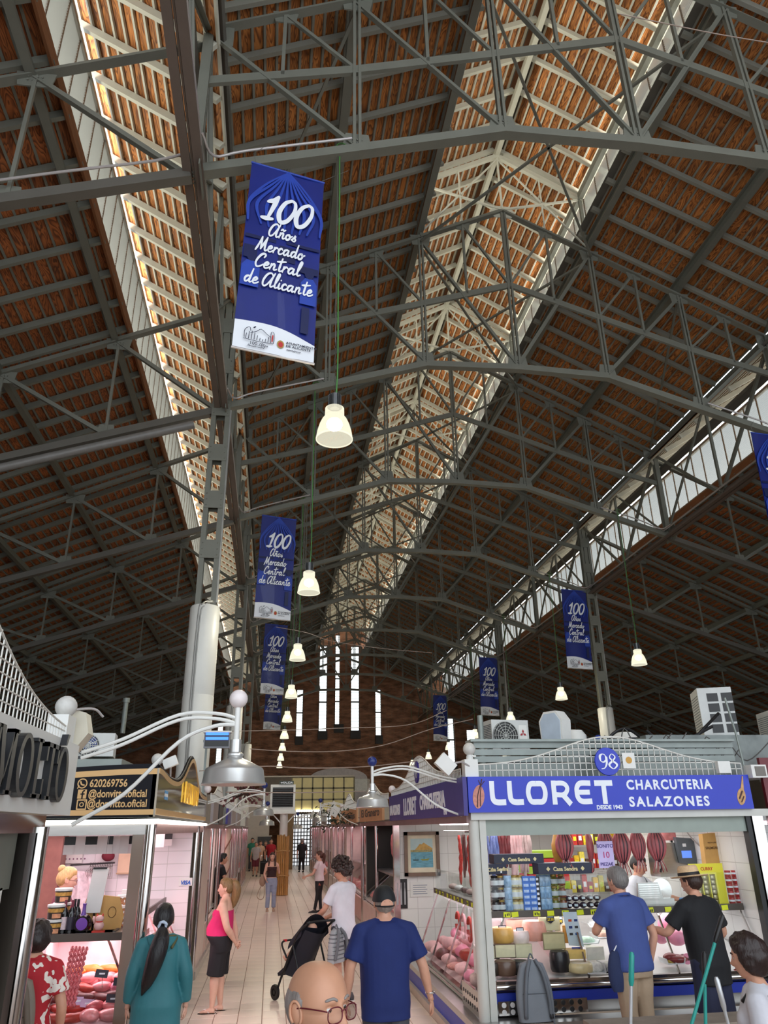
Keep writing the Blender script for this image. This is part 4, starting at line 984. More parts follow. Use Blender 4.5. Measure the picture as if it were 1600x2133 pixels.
obj('filter_drier', MB().lathe([(.02, -.02), (.045, 0), (.045, .16), (.02, .18)], 16, (4.62, 10.6, zr+.42)), mat('blue_filter', srgb(30, 60, 160), .4), T, smooth=True)
for pts in ([(4.3, 10.6, zr+.05), (4.25, 10.6, zr+.4), (4.35, 10.6, zr+.6), (4.6, 10.6, zr+.45)], [(4.6, 10.5, zr+.1), (4.7, 10.5, zr+.5), (5.0, 10.5, zr+.68), (5.3, 10.5, zr+.5)],
            [(4.4, 10.5, zr+.1), (5.0, 10.4, zr+.35), (5.8, 10.4, zr+.5), (6.3, 10.4, zr+.7)], [(5.3, 10.45, zr+.65), (5.7, 10.4, zr+.3), (6.1, 10.4, zr+.62), (6.5, 10.5, zr+.9)]):
    obj('pipe', MB().tube(crv(pts), .022, 8), BLK, T, smooth=True)
T = thing('cable_tangle', 'loose grey cables hanging over the shop roof edge beside compressor', 'cable', (4.8, 10.2, zr))
rnd = random.Random(5)
for i in range(7):
    x = 4.4+i*.3; obj('cable', MB().tube(crv([(x, 10.2, zr+.1), (x+.1, 10.1, zr+.35+rnd.random()*.3), (x+.35, 10.1, zr+.2), (x+.6+rnd.random()*.3, 10.15, zr+.3+.3*rnd.random())]), .009, 6), mat('grey_cable', srgb(84, 82, 80), .5), T, smooth=True)
T = thing('rooftop_lamp', 'white lidded housing on the short column casing behind compressor', 'housing', (5.35, 11.3, zr))
obj('lid', MB().lathe([(.26, .55), (.27, .6), (.2, .7), (0, .73)], 24, (5.35, 11.3, zr)), WPL, T, smooth=True)
obj('stand', MB().lathe([(.05, 0), (.05, .56)], 12, (5.35, 11.3, zr)), BLK, T)
single('roof_post', 'grey steel tube post standing beside the round fan air conditioner', 'post', MB().tube([(3.05, 11.2, zr), (3.05, 11.2, zr+.95)], .045, 12), GALV, smooth=True)
T = thing('flood_lamp', 'square white flood lamp tilted beside the corner ball finial', 'lamp', atY(928, 1592, 9.0))
mb = MB().box((0, 0, 0), (.21, .1, .16), Matrix.Rotation(.75, 3, 'Y')); obj('lamp_body', mb, WPL, T, local=True)
obj('bracket', MB().tube([(.05, .0, .0), (.2, .02, .03), (.3, .05, -.02)], .012, 8), PIPE, T, local=True)
T = thing('loudspeaker', 'small white box loudspeaker at the end of the blue sign', 'speaker', atY(1574, 1607, 9.0))
obj('cabinet', MB().box((0, 0, 0), (.2, .16, .15)), WPL, T, local=True); obj('speaker_grille', MB().box((.01, -.085, 0), (.13, .01, .11)), mat('grille_grey', srgb(120, 116, 110), .6), T, local=True)
single('junction_box', 'small white junction box fixed above the blue sign end', 'box', MB().bb(5.42, 5.58, LY-.13, LY-.06, 2.82, 2.96), WPL)
single('aerial_rod', 'thin grey rod rising from the blue sign end', 'rod', MB().tube([(5.85, LY, 2.8), (5.82, LY, 3.3), (5.76, LY, 3.75)], .014, 8), GALV)
# neighbour at the picture edge
T = thing('market_stall', 'dark red sign shop beyond the chrome post at picture edge', 'stall', (6.2, LY, 0))
obj('sign_board', MB().bb(6.0, 9.0, LY-.1, LY-.05, 2.42, 3.0), mat('wine_red_sign', srgb(104, 24, 34), .4), T)
obj('lintel', MB().bb(6.3, 9.0, LY-.06, LY+.06, 2.3, 2.42), GALV, T)
obj('post', MB().lathe([(.05, 0), (.05, 2.35)], 16, (6.05, LY-.02, 0)), CHROME, T, smooth=True)
put(T, 'sign_emblem', stroke_mb([([(0, 0), (.15, .1), (.2, .3), (.1, .42)], .02), ([(.2, .05), (.3, .3)], .02)], .004), frame((6.12, LY-.101, 2.5), (1, 0, 0), (0, 0, 1)), LETW)
obj('counter', MB().bb(6.1, 9.0, LY+.1, LY+.9, 0, 1.2), INOX, T); obj('back_wall', MB().bb(6.0, 9.0, 12, 12.1, 0, 2.4), WTILE, T)
obj('tube_light', MB().tube([(6.2, 9.6, 2.25), (8.5, 9.6, 2.25)], .022, 8), PINKL, T)
# low wall in front of the customers, mops
pk = atY(1221, 2127, 7.2)
T = thing('low_wall', 'low stone coped wall below the two customers at the counter', 'wall', (4.4, 7.3, 0))
obj('wall_body', MB().bb(pk.x+.13, 8.5, 7.22, 7.5, 0, pk.z-.13), PLASTER, T); obj('coping_stone', MB().bb(pk.x+.1, 8.5, 7.18, 7.54, pk.z-.13, pk.z-.06), mat('coping', srgb(140, 130, 118), .8, 0, .2, 6), T)
TEAL = mat('teal_handle', srgb(40, 160, 150), .4); ALU = mat('white_aluminium', srgb(205, 208, 212), .3, .5)
def mop(label, top, bot, grip_m, pole_m, tip):
    top, bot = Vector(top), Vector(bot); d = (bot-top); d = d*(top.z/-d.z) if d.z < -.05 else d; foot = top+d
    t = thing('mop', label, 'mop', foot); u = (foot-top).normalized(); M_ = lambda q: top+u*q
    obj('grip', MB().tube([M_(0), M_(.02), M_(.2), M_(.23)], [.012, .021, .021, .014], 12), grip_m, t, smooth=True)
    obj('pole', MB().tube([M_(.2), foot-u*.08], .0135, 10), pole_m, t, smooth=True)
    obj('mop_head', MB().box(foot+Vector((0, 0, .035)), (.28, .08, .07)), BLK, t)
mop('mop with teal grip and grey pole before the beige trousers', atY(1316, 1983, 6.4), atY(1314, 2133, 6.4), TEAL, ALU, 0)
mop('mop with short black grip and upright teal pole', atY(1467, 1982, 6.6), atY(1470, 2133, 6.6), BLK, TEAL, 0)
mop('leaning teal mop with long black grip beside the dark haired woman', atY(1506, 1905, 6.5), atY(1441, 2133, 6.5), BLK, TEAL, 0)
mop('mop with plain white pole beside the dark haired woman', atY(1492, 2035, 6.55), atY(1517, 2133, 6.55), ALU, ALU, 0)
# ================================================================== counters and goods of the blue sign shop
def M3(o, ax, ay): 
    ax, ay = Vector(ax), Vector(ay); az = ax.cross(ay)
    return Matrix(((ax.x, ay.x, az.x, o[0]), (ax.y, ay.y, az.y, o[1]), (ax.z, ay.z, az.z, o[2]), (0, 0, 0, 1)))
CASEW = mat('case_white_liner', srgb(230, 228, 226), .4, 0, .04)
CARDD = mat('dark_price_shield', srgb(28, 34, 52), .5)
def display_case(label, M, L, zb, zg, nsec, holes=0.0, tags=10, liner=CASEW, kick=BLUEB, deck_slope=.26, guard=.36, seed=1):
    """counter case: x along, y into the shop, z up"""
    t = thing('display_case', label, 'display case', M @ Vector((L/2, .5, zb)))
    P = lambda name, mb, m, **k: obj(name, MB().merge(mb, M), m, t, **k)
    P('base', MB().bb(0, L, .1, .9, zb, zg-.12), INOX)
    P('kick_band', MB().bb(0, L, .06, .1, zg-.22, zg-.12), kick)
    P('bumper_rail', MB().tube([(0, .02, zg-.06), (L, .02, zg-.06)], .035, 12), CHROME, smooth=True)
    P('bumper_rail', MB().bb(0, L, .0, .08, zg-.03, zg+.0), CHROME)
    P('deck', MB().prism([(.06, zg-.02), (.95, zg-.02+deck_slope), (.95, zg-.06), (.06, zg-.06)], (0, 0, 0), (0, 1, 0), (0, 0, 1), (L, 0, 0)), liner)
    P('back_panel', MB().bb(0, L, .95, .98, zb, 1.28), liner)
    g0, g1 = Vector((0, .03, zg)), Vector((0, .37, 1.28))
    for i in range(nsec):
        a, b = L*i/nsec, L*(i+1)/nsec
        P('front_glass', MB().add([g0+Vector((a+.01, 0, 0)), g0+Vector((b-.01, 0, 0)), g1+Vector((b-.01, 0, 0)), g1+Vector((a+.01, 0, 0))], [(0, 1, 2, 3)]), GLASSC)
    for i in range(nsec+1):
        x = L*i/nsec; P('glass_strut', MB().bar(g0+Vector((x, 0, 0)), g1+Vector((x, 0, 0)), .022, .02, (1, 0, 0)), CHROME)
    P('top_shelf', MB().bb(-.02, L+.02, .33, .78, 1.285, 1.335), INOX)
    P('price_strip', MB().bb(-.02, L+.02, .305, .33, 1.28, 1.35), mat('price_strip', srgb(90, 84, 78), .4, .3))
    P('strip_light', MB().tube([(.1, .5, 1.272), (L-.1, .5, 1.272)], .010, 8), COOLL if liner is CASEW else PINKL)
    rnd = random.Random(seed)
    for i in range(tags):
        x = .12+(L-.24)*(i+.5)/tags+rnd.uniform(-.05, .05); mb = MB().box((x, .30, 1.312), (.082, .006, .052), Matrix.Rotation(rnd.uniform(-.08, .08), 3, 'Y'))
        P('price_tag', mb, YTAG)
        for q in (-.02, .004, .024): P('tag_figures', MB().box((x+q, .2955, 1.31+.006*math.sin(i+q*90)), (.012, .002, .026)), BLK) if i % 2 == 0 else None
    if guard:
        for i in range(nsec):
            a, b = L*i/nsec, L*(i+1)/nsec
            P('guard_glass', MB().bb(a+.02, b-.02, .335, .34, 1.335, 1.335+guard), GLASSC)
    if holes:
        mb = MB(); mb.bb(0, holes, -.03, -.015, zb+.03, zb+.16); P('perforated_plate', mb, CHROME)
        for i in range(int(holes/.095)):
            for j in range(2): P('plate_hole', MB().lathe([(0, -.034), (.026, -.033), (.026, -.03)], 14, (.06+i*.095, 0, zb+.06+j*.065), 'y'), CASEW if i < 4 else BLK)
    return t
MF = M3((LX+.2, LY+.1, 0), (1, 0, 0), (0, 1, 0))
display_case('front counter case with cheeses under the blue shop sign', MF, RX-LX-.3, .36, .70, 3, 1.0, 16, seed=2)
MA = M3((LX+.06, 13.3, 0), (0, -1, 0), (1, 0, 0))
display_case('side counter case with pink lit cured meats along the aisle', MA, 3.75, .30, .44, 4, .0, 14, mat('pinkish_liner', srgb(236, 214, 214), .4), BLUEB, .3, .3, seed=4)
T = thing('perforated_guard', 'perforated metal guard at the corner of the side counter', 'guard', (LX+.02, 9.6, .33))
obj('plate', MB().bb(LX+.0, LX+.015, 9.25, 10.0, .36, .6), CHROME, T)
for i in range(7):
    for j in range(2): obj('plate_hole', MB().lathe([(0, -.004), (.02, -.003), (.02, 0)], 12, (LX-.001, 9.33+i*.1, .43+j*.09), 'x'), BLK, T)
# ------------------------------------------------------------------ tins, jars and boxes on the shelf
def jar_kind(kind):
    t = thing('preserve_jar', '', 'jar', (0, 0, 0)); h = .128
    cols = dict(jam=(60, 24, 26), olive=(120, 120, 50), olive2=(150, 80, 50), asparagus=(215, 205, 160), tin=(150, 185, 220), dark=(40, 36, 44))
    m = mat('preserve_'+kind, srgb(*cols[kind]), .15, 0, .35, 26, coat=.6)
    if kind == 'tin':
        obj('tin_body', MB().lathe([(.05, 0), (.052, .004), (.052, h-.008), (.05, h-.003), (0, h-.003)], 20), m, t, smooth=True, local=True)
        obj('label_print', MB().lathe([(.0525, .02), (.0525, .06)], 8), mat('tin_art', srgb(60, 110, 170), .4, 0, .6, 20), t, local=True, smooth=True)
    else:
        obj('jar_body', MB().lathe([(.03, 0), (.046, .004), (.048, .02), (.048, .085), (.036, .1), (.036, .108), (0, .108)], 20), m, t, smooth=True, local=True)
        obj('lid', MB().lathe([(.039, .103), (.04, .107), (.04, .122), (.036, .125), (0, .125)], 20), mat('jar_lid_'+('gold' if kind != 'dark' else 'black'), srgb(190, 160, 90) if kind != 'dark' else srgb(30, 30, 30), .3, .6), t, smooth=True, local=True)
        obj('label', MB().lathe([(.0488, .025), (.0488, .075)], 20, cap=False), mat('jar_label', srgb(215, 220, 225), .5, 0, .12, 30), t, smooth=True, local=True)
    return t
protos = {}
ZSH = 1.336
cols_px = [('dark', 1033, 3), ('jam', 1045, 4), ('tin', 1060, 3), ('asparagus', 1075, 3), ('asparagus', 1087, 3), ('tin', 1131, 3), ('tin', 1143, 3), ('olive', 1158, 3), ('olive2', 1174, 3)]
words = {'dark': 'dark jar with black lid', 'jam': 'dark jam jar with gold lid', 'tin': 'pale blue round tin', 'asparagus': 'jar of pale asparagus', 'olive': 'jar of green olives with white label', 'olive2': 'jar of brown olives with white label'}
seen = {}
for kind, px, n in cols_px:
    p = atY(px, 1888, 9.6); hh = .128 if n <= 3 else .1285
    for j in range(n):
        if kind not in protos: protos[kind] = jar_kind(kind); o = protos[kind]
        else: o = dup(protos[kind], (0, 0, 0))
        o.location = (p.x, p.y, ZSH+hh*j); o.rotation_euler = (0, 0, random.uniform(-.5, .5))
        seen[kind] = seen.get(kind, 0)
        o['label'] = '%s, level %s of the %s stack on counter shelf' % (words[kind], ['one', 'two', 'three', 'four'][j], ORD[cols_px.index((kind, px, n))]); o['group'] = 'preserves on the counter shelf'
BOXB = mat('blue_carton', srgb(70, 120, 205), .5, 0, .2, 14)
k = 0
for j in range(6):
    for i in range(2):
        p = atY(1097+i*14, 1890, 9.58); t = thing('tin_carton', 'pale blue carton, row %s %s in the carton stack on counter' % (ORD[j], ('beside asparagus jars', 'beside small black boxes')[i]), 'carton', (p.x, 9.58, ZSH+.062*j), 0, 'blue cartons on the counter shelf')
        obj('carton', MB().bb(-.042, .042, -.05, .05, 0, .06), BOXB, t, local=True); obj('print_panel', MB().bb(-.03, .03, -.0515, -.05, .012, .04), mat('carton_print', srgb(180, 205, 240), .5, 0, .4, 30), t, local=True)
for j in range(7):
    p = atY(1121, 1890, 9.58); t = thing('spice_box', 'small black box with pale label, %s from the bottom of its column' % ORD[j], 'box', (p.x, 9.56, ZSH+.052*j), 0, 'small black boxes on the counter shelf')
    obj('box', MB().bb(-.026, .026, -.03, .03, 0, .05), BLK, t, local=True); obj('label', MB().bb(-.014, .014, -.0315, -.03, .012, .038), LETW, t, local=True)
NAVY = mat('navy_carton', srgb(26, 34, 58), .45, 0, .06)
GOLD = mat('pale_gold_print', srgb(214, 200, 150), .4, .2)
def navy(label, p, L, h, rz):
    t = thing('gift_carton', label, 'carton', p, rz)
    obj('carton', MB().bb(-L/2, L/2, -.12, .12, 0, h), NAVY, t, local=True)
    fr = frame((0, -.121, h*.3), (1, 0, 0), (0, 0, 1)); obj('lettering', MB().merge(text_mb('Casa Sendra', h*.5, .002, depth=.001), fr), GOLD, t, local=True)
    for s in (-1, 1): obj('emblem', MB().prism([(0, -h*.22), (h*.2, 0), (0, h*.22), (-h*.2, 0)], (s*L*.32, -.121, h*.48), (1, 0, 0), (0, 0, 1), (0, -.001, 0)), GOLD, t, local=True)
p = atY(1085, 1800, 9.55); navy('navy carton lettered in gold, topmost on the jar shelf', (p.x, 9.72, ZSH+.50), .62, .11, -.02)
p = atY(1172, 1818, 9.5); navy('navy carton lettered in gold, above the olive jars', (p.x, 9.5, ZSH+.392), .66, .12, -.03)
p = atY(1030, 1815, 9.6); navy('narrow navy carton beside the pale corner post', (p.x, 9.66, ZSH+.4), .24, .11, .25)
for i, px in enumerate((1040, 1078, 1112)):
    p = atY(px, 1870, 9.8); single('shelf_stand', 'clear shelf stand holding the navy cartons, number %s along' % ORD[i], 'stand', MB().bb(p.x-.08, p.x+.08, 9.66, 9.78, ZSH, ZSH+.5), GLASSC)
SALM = mat('dark_vacuum_pack', srgb(70, 44, 52), .25, 0, .5, 18, coat=.5)
for i in range(10):
    px = 1185+(i % 5)*15; p = atY(px, 1888, 9.6)
    t = thing('vacuum_pack', 'dark vacuum pack of salted fish, %s in the clear tray beside olive jars' % ORD[i], 'pack', (p.x, 9.6, ZSH+.01+(i//5)*.075), random.uniform(-.3, .3), 'vacuum packs in the clear tray')
    obj('pack', MB().ball((0, 0, .033), .05, 12, sc=(1, .9, .72)), SALM, t, local=True, smooth='all'); obj('label', MB().box((0, -.043, .036), (.04, .005, .025), Matrix.Rotation(-.3, 3, 'X')), LETW, t, local=True)
p = atY(1215, 1850, 9.5); T = thing('clear_tray', 'clear tray with tall sides holding the vacuum packs', 'tray', (p.x, 9.5, ZSH))
for x in (-.3, .3): obj('tray_side', MB().bb(p.x+x-.003, p.x+x+.003, 9.44, 9.74, ZSH, ZSH+.38), GLASSC, T)
obj('tray_front', MB().bb(p.x-.3, p.x+.3, 9.44, 9.445, ZSH, ZSH+.38), GLASSC, T)
# ------------------------------------------------------------------ cheeses
def cheese(label, px, Y, z, kind, w, h, rind, paste, card=True, grp='cheeses in the front case'):
    p = atY(px, 2000, Y); t = thing('cheese', label, 'cheese', (p.x, Y, z), random.uniform(-.12, .12), grp)
    R = mat('cheese_rind_%d_%d_%d' % rind, srgb(*rind), .4, 0, .2, 9, coat=.3); Pm = mat('cheese_paste_%d_%d_%d' % paste, srgb(*paste), .5, 0, .1, 14)
    r = w/2
    if kind == 'half':
        poly = [(r*math.cos(a), r*.8*math.sin(a)) for a in np.linspace(0, PI, 14)]
        obj('rind', MB().prism(poly, (0, 0, 0), (1, 0, 0), (0, 1, 0), (0, 0, h)), R, t, local=True)
        obj('cut_face', MB().bb(-r*.93, r*.93, -.006, .002, h*.07, h*.93), Pm, t, local=True)
    elif kind == 'wheel':
        obj('rind', MB().lathe([(r*.9, 0), (r*1.0, h*.15), (r*1.04, h*.5), (r, h*.85), (r*.9, h), (0, h)], 28), R, t, local=True, smooth=True)
        obj('top_paper', MB().lathe([(0, h+.001), (r*.7, h+.001), (r*.7, h-.001)], 20), Pm, t, local=True)
    elif kind == 'wedge':
        obj('rind', MB().prism([(-r, 0), (r, 0), (r*.2, r*1.3), (-r*.4, r*1.3)], (0, 0, 0), (1, 0, 0), (0, 1, 0), (0, 0, h)), R, t, local=True)
        obj('cut_face', MB().bb(-r*.95, r*.95, -.006, .002, h*.06, h*.94), Pm, t, local=True)
    if card:
        c = MB().prism([(-.05, .02), (-.045, .09), (.045, .09), (.05, .02), (0, -.01)], (.0, -.03, h*.55), (1, 0, 0), (0, 0, 1), (0, -.004, 0)); obj('price_card', c, CARDD, t, local=True)
        obj('price_band', MB().bb(-.038, .038, -.037, -.033, h*.55+.055, h*.55+.082), mat('card_grey', srgb(190, 200, 210), .5), t, local=True)
        obj('price_figures', MB().merge(text_mb('%d.90' % (14+int(px) % 17), .036, .001, depth=.001), frame((0, -.0345, h*.55+.02), (1, 0, 0), (0, 0, 1))), mat('card_yellow', srgb(240, 210, 60), .5), t, local=True)
    return t
DK = (52, 44, 38); BR = (96, 72, 58); BK = (26, 26, 30); YE = (215, 170, 90); PK = (236, 168, 150); CR = (222, 214, 176); WH = (232, 226, 210)
for a in [('dark waxed half cheese at the bottom beside the corner post', 1022, 9.32, .745, 'wheel', .2, .13, DK, DK, 0), ('brown wrapped cheese wheel in the bottom row', 1052, 9.3, .745, 'wheel', .24, .14, BR, BR, 0),
          ('black waxed cheese wheel half hidden by the grey backpack', 1082, 9.32, .745, 'wheel', .22, .13, BK, BK, 0), ('black waxed cheese wheel in bottom row beyond the grey backpack', 1166, 9.34, .75, 'wheel', .22, .2, BK, BK, 0),
          ('cut half cheese with dark rind beside the corner post', 1022, 9.42, .88, 'half', .22, .14, DK, CR, 0), ('cut half cheese with brown rind in the middle row', 1054, 9.4, .89, 'half', .24, .14, BR, CR, 0),
          ('pale cut half cheese behind the top of the grey backpack', 1087, 9.42, .88, 'half', .26, .14, (190, 184, 150), CR, 0), ('cut half cheese wrapped in film beyond the grey backpack', 1158, 9.42, .95, 'half', .26, .17, (150, 140, 100), (206, 196, 150), 0),
          ('pitted pale cheese beside the golden cheese wheel', 1024, 9.6, 1.02, 'wheel', .2, .15, (210, 180, 140), WH, 0), ('golden round cheese wheel with a dark price card', 1050, 9.55, 1.03, 'wheel', .26, .15, YE, YE, 1),
          ('salmon coloured cheese block at the back with no card', 1080, 9.8, 1.06, 'wedge', .24, .16, PK, PK, 0), ('white cheese wheel with herb card in the upper row', 1086, 9.55, 1.02, 'wheel', .22, .12, (236, 220, 214), WH, 1),
          ('orange pink round cheese with violet price card', 1118, 9.62, 1.03, 'wheel', .28, .2, PK, (240, 190, 170), 1), ('pale yellow half cheese with dark price card on top', 1152, 9.55, 1.12, 'half', .26, .17, (200, 190, 150), CR, 1),
          ('white half cheese behind the dark price cards', 1170, 9.85, 1.07, 'half', .24, .16, (230, 200, 170), WH, 1),
          ('upright orange cheese block beside the card sign', 1193, 9.5, 1.0, 'wedge', .17, .18, (225, 150, 60), (235, 160, 70), 0), ('yellow cheese wedge leaning in the second section', 1199, 9.36, .86, 'wedge', .26, .09, (235, 200, 110), (240, 205, 120), 0),
          ('flat creamy brie wheel in the front of the second section', 1206, 9.3, .745, 'wheel', .30, .09, (226, 210, 160), WH, 0), ('white cream cheese block wrapped in film', 1242, 9.36, .84, 'wedge', .22, .13, (235, 232, 214), (240, 238, 225), 0)]:
    cheese(*a)
TRAYW = mat('white_tray', srgb(225, 228, 230), .35)
def tray(label, px, Y, z, w, d, h, food=None, col=None):
    p = atY(px, 2000, Y); t = thing('food_tray', label, 'tray', (p.x, Y, z))
    obj('tray_shell', MB().prism([(-w*.42, 0), (w*.42, 0), (w/2, h), (w*.46, h), (w*.39, .01), (-w*.39, .01), (-w*.46, h), (-w/2, h)], (0, -d/2, 0), (1, 0, 0), (0, 0, 1), (0, d, 0)), TRAYW, t, local=True)
    if food: obj('contents', MB().ball((0, 0, h*.6), w*.38, 16, sc=(1, d/w, .5)), mat('tray_food_'+food, srgb(*col), .5, 0, .25, 30, bump=.6), t, local=True, smooth='all')
tray('white tray of fresh curd in front section', 1238, 9.26, .74, .3, .2, .08, 'curd', (236, 236, 228)); tray('white tray at the foot of the case beside beige trousers', 1272, 9.26, .74, .26, .2, .1, 'curd', (236, 236, 228))
tray('plate with pale green wrapped cheese', 1226, 9.62, .98, .26, .2, .04, 'green', (190, 220, 200)); tray('tray of pink sliced ham at the back', 1262, 9.7, 1.02, .26, .2, .05, 'ham', (214, 170, 150)); tray('metal tray of shredded white cheese', 1250, 9.9, 1.12, .3, .22, .04, 'white', (238, 238, 236))
tray('tray of yellow cheese slices', 1400, 9.35, .78, .24, .2, .06, 'yel', (220, 190, 90))
MEATP = mat('cooked_ham_pink', srgb(240, 150, 178), .4, 0, .15, 12, coat=.2); MEATR = mat('cured_red', srgb(140, 52, 54), .4, 0, .4, 14, coat=.3); MEATD = mat('dark_cured', srgb(96, 44, 44), .45, 0, .4, 18)
SKINF = mat('sausage_bloom', srgb(206, 182, 178), .6, 0, .25, 20)
def blob(name, label, cat, c, r, sc, m, grp=None, rz=0, seed=0, amp=.1, part='body', extra=None):
    t = thing(name, label, cat, c, rz, grp); mb = MB().ball((0, 0, r*sc[2]), r, 18, sc=sc)
    mb.v = [tuple(Vector(v)*(1+amp*mnoise.noise(Vector(v)*9+Vector((seed, seed*2, 0))))) for v in mb.v]
    obj(part, mb, m, t, local=True, smooth='all')
    if extra: obj('cut_face', MB().lathe([(0, -.003), (r*.8, -.002), (r*.82, .003)], 20, (0, -r*sc[1]*.86, r*sc[2]), 'y'), extra, t, local=True)
    return t
for i, (px, Y, z, r, sc, m, l) in enumerate([(1402, 9.7, 1.02, .13, (1, .8, .9), MEATP, 'large pink cooked ham at the back of the case'), (1418, 9.55, .92, .11, (1.1, .8, .8), MEATP, 'pink ham with printed wrapper in the middle of case'), (1384, 9.6, .94, .1, (1, .8, .9), MEATP, 'smaller pink ham behind the glass strut'),
                                            (1412, 9.32, .78, .09, (1.4, .8, .5), MEATR, 'dark red cured loin at the front'), (1428, 9.36, .78, .07, (1.5, .8, .6), MEATD, 'dark chorizo piece beside the red loin'), (1398, 9.34, .8, .07, (1.3, .9, .6), MEATR, 'cut red sausage in front of the pink hams')]):
    p = atY(px, 2000, Y); blob('cured_meat', l, 'meat', (p.x, Y, z), r, sc, m, 'hams and cured meat in the front case', seed=i, extra=MEATP if m is MEATD else None)
# pink section behind the corner post and aisle case contents
rnd = random.Random(11)
names = ['pink ham roll', 'white mould sausage', 'red chorizo', 'pale cooked roll', 'dark blood sausage', 'sliced bacon slab']
mats_ = [MEATP, SKINF, mat('chorizo_red', srgb(176, 60, 48), .4, 0, .3, 16), mat('pale_roll', srgb(232, 190, 190), .5, 0, .2, 14), MEATD, mat('bacon', srgb(214, 150, 140), .5, 0, .5, 9, stretch=(1, 6, 6))]
kk = 0
for row, (dy, z) in enumerate(((.18, .49), (.38, .57), (.6, .65))):
    for i in range(9):
        k = rnd.randrange(6); Yp = 13.0-i*.4-rnd.random()*.1; x = LX+.06+dy
        blob('cured_meat', '%s, %s along the %s row of the aisle case' % (names[k], ORD[i], ('front', 'middle', 'back')[row]), 'meat', (x, Yp, z), .1+.03*rnd.random(), (.9, 1.5, .65) if k != 5 else (1.1, 1.5, .4), mats_[k], 'cured meats in the aisle case', rnd.uniform(-.6, .6), seed=kk); kk += 1
for i in range(5):
    t = thing('chorizo_ring', 'hanging pink sausage ring, %s on the aisle case bar' % ORD[i], 'sausage', (LX+.42, 11.9-i*.35, .82), 0, 'sausage rings on the aisle case bar')
    obj('ring', MB().tube([(0, math.cos(a)*.1, .16+math.sin(a)*.14) for a in np.linspace(.4, 2*PI-.1, 22)], .022, 8), mats_[3] if i % 2 else mats_[2], t, local=True, smooth='all')
    obj('string', MB().tube([(0, 0, .3), (0, 0, .42)], .003, 4), LETW, t, local=True)
for i in range(9):
    Yp = 13.0-i*.4; t = thing('clear_box', 'clear plastic food box on the aisle counter shelf, %s along' % ORD[i], 'box', (LX+.62, Yp, 1.336), rnd.uniform(-.2, .2), 'clear boxes on the aisle counter')
    obj('box_shell', MB().bb(-.09, .09, -.14, .14, 0, .15+.08*rnd.random()), GLASSC, t, local=True); obj('contents', MB().ball((0, 0, .05), .075, 12, sc=(1, 1.4, .6)), (SKINF, TRAYW, SALM)[i % 3], t, local=True, smooth='all')
# ------------------------------------------------------------------ dried bonito fish hanging behind the shutter box
BON = mat('bonito_flesh', srgb(168, 84, 88), .45, 0, .4, 10, stretch=(5, 5, .6)); BOND = mat('bonito_skin', srgb(58, 28, 36), .4, 0, .3, 12); BONT = mat('bonito_tail', srgb(200, 178, 172), .6, 0, .3, 20)
def bonito():
    t = thing('dried_bonito', '', 'fish', (0, 0, 0)); n = 5
    for i in range(n):
        a = (i-(n-1)/2); mb = MB(); pts = []; rs = []
        for j in range(13):
            s = j/12; z = -.42*s; pts.append((a*.036*math.sin(PI*min(1, s*1.15))**.7+.004*a, -.03*math.cos(a*.5)*math.sin(PI*s), z)); rs.append(.004+.027*math.sin(PI*s**.8)**.8)
        mb.tube(pts, rs, 8); obj('fillet', mb, BON, t, local=True, smooth='all')
        if i < n-1:
            pts2 = [((q[0]+.018*math.sin(PI*min(1, k/12*1.15))), q[1]-.012, q[2]) for k, q in enumerate(pts)]
            obj('skin_stripe', MB().tube(pts2, [r*.5 for r in rs], 6), BOND, t, local=True, smooth='all')
    for i in range(7):
        a = i-3; obj('tail_shred', MB().tube(crv([(a*.012, -.02, -.36), (a*.02, -.03, -.42), (a*.026+.006*math.sin(i*2), -.02, -.47-.02*math.cos(i*3))]), [.010]+[.006]*9+[.003], 5), BONT if i % 2 else BON, t, local=True, smooth='all')
    obj('hook', MB().tube([(0, 0, -.02), (0, .0, .06)], .004, 6), CHROME, t, local=True)
    return t
bz = 2.235
bo = bonito()
for i, px in enumerate((1172, 1222, 1257, 1290, 1323, 1362)):
    o = bo if i == 0 else dup(bo, (0, 0, 0)); p = atY(px, 1727, 9.42); o.location = (p.x, 9.42, bz-.03); o.rotation_euler = (0, 0, (-.2, 1.0, .1, -.3, .2, -.1)[i]); o.scale = ((1, 1, .92), (.8, 1, .96), (1, 1, .9), (1, 1, 1.05), (1, 1, .98), (1.1, 1, 1))[i]
    o['label'] = ['dried pink bonito beside the yellow ham, first on the front rail', 'narrow dried bonito turned sideways, second on the front rail', 'dried bonito behind the BONITO price sheet', 'dried bonito above the vendor, fourth on the front rail', 'dried bonito, fifth on the front rail', 'widest dried bonito beside the hanging scale'][i]; o['group'] = 'dried bonito on the front rail'
single('front_rail', 'steel rail behind the shutter box carrying the dried fish', 'rail', MB().tube([(LX+.2, 9.42, 2.27), (RX-.06, 9.42, 2.27)], .012, 8), CHROME)
p = atY(1160, 1730, 9.6); blob('cured_ham', 'golden cured ham hanging behind the first dried bonito', 'ham', (p.x, 9.62, 1.8), .14, (.55, .4, 1.4), mat('golden_ham', srgb(190, 140, 60), .4, 0, .3, 8), seed=3)
p = atY(1262, 1780, 9.3); T = thing('price_sheet', 'handwritten violet sheet reading BONITO 10 PIEZA', 'sign', (p.x, 9.3, p.z))
obj('sheet', MB().bb(p.x-.1, p.x+.1, 9.3, 9.303, p.z-.145, p.z+.145), mat('lilac_paper', srgb(205, 190, 235), .6), T)
FR = frame((p.x, 9.2985, p.z), (1, 0, 0), (0, 0, 1))
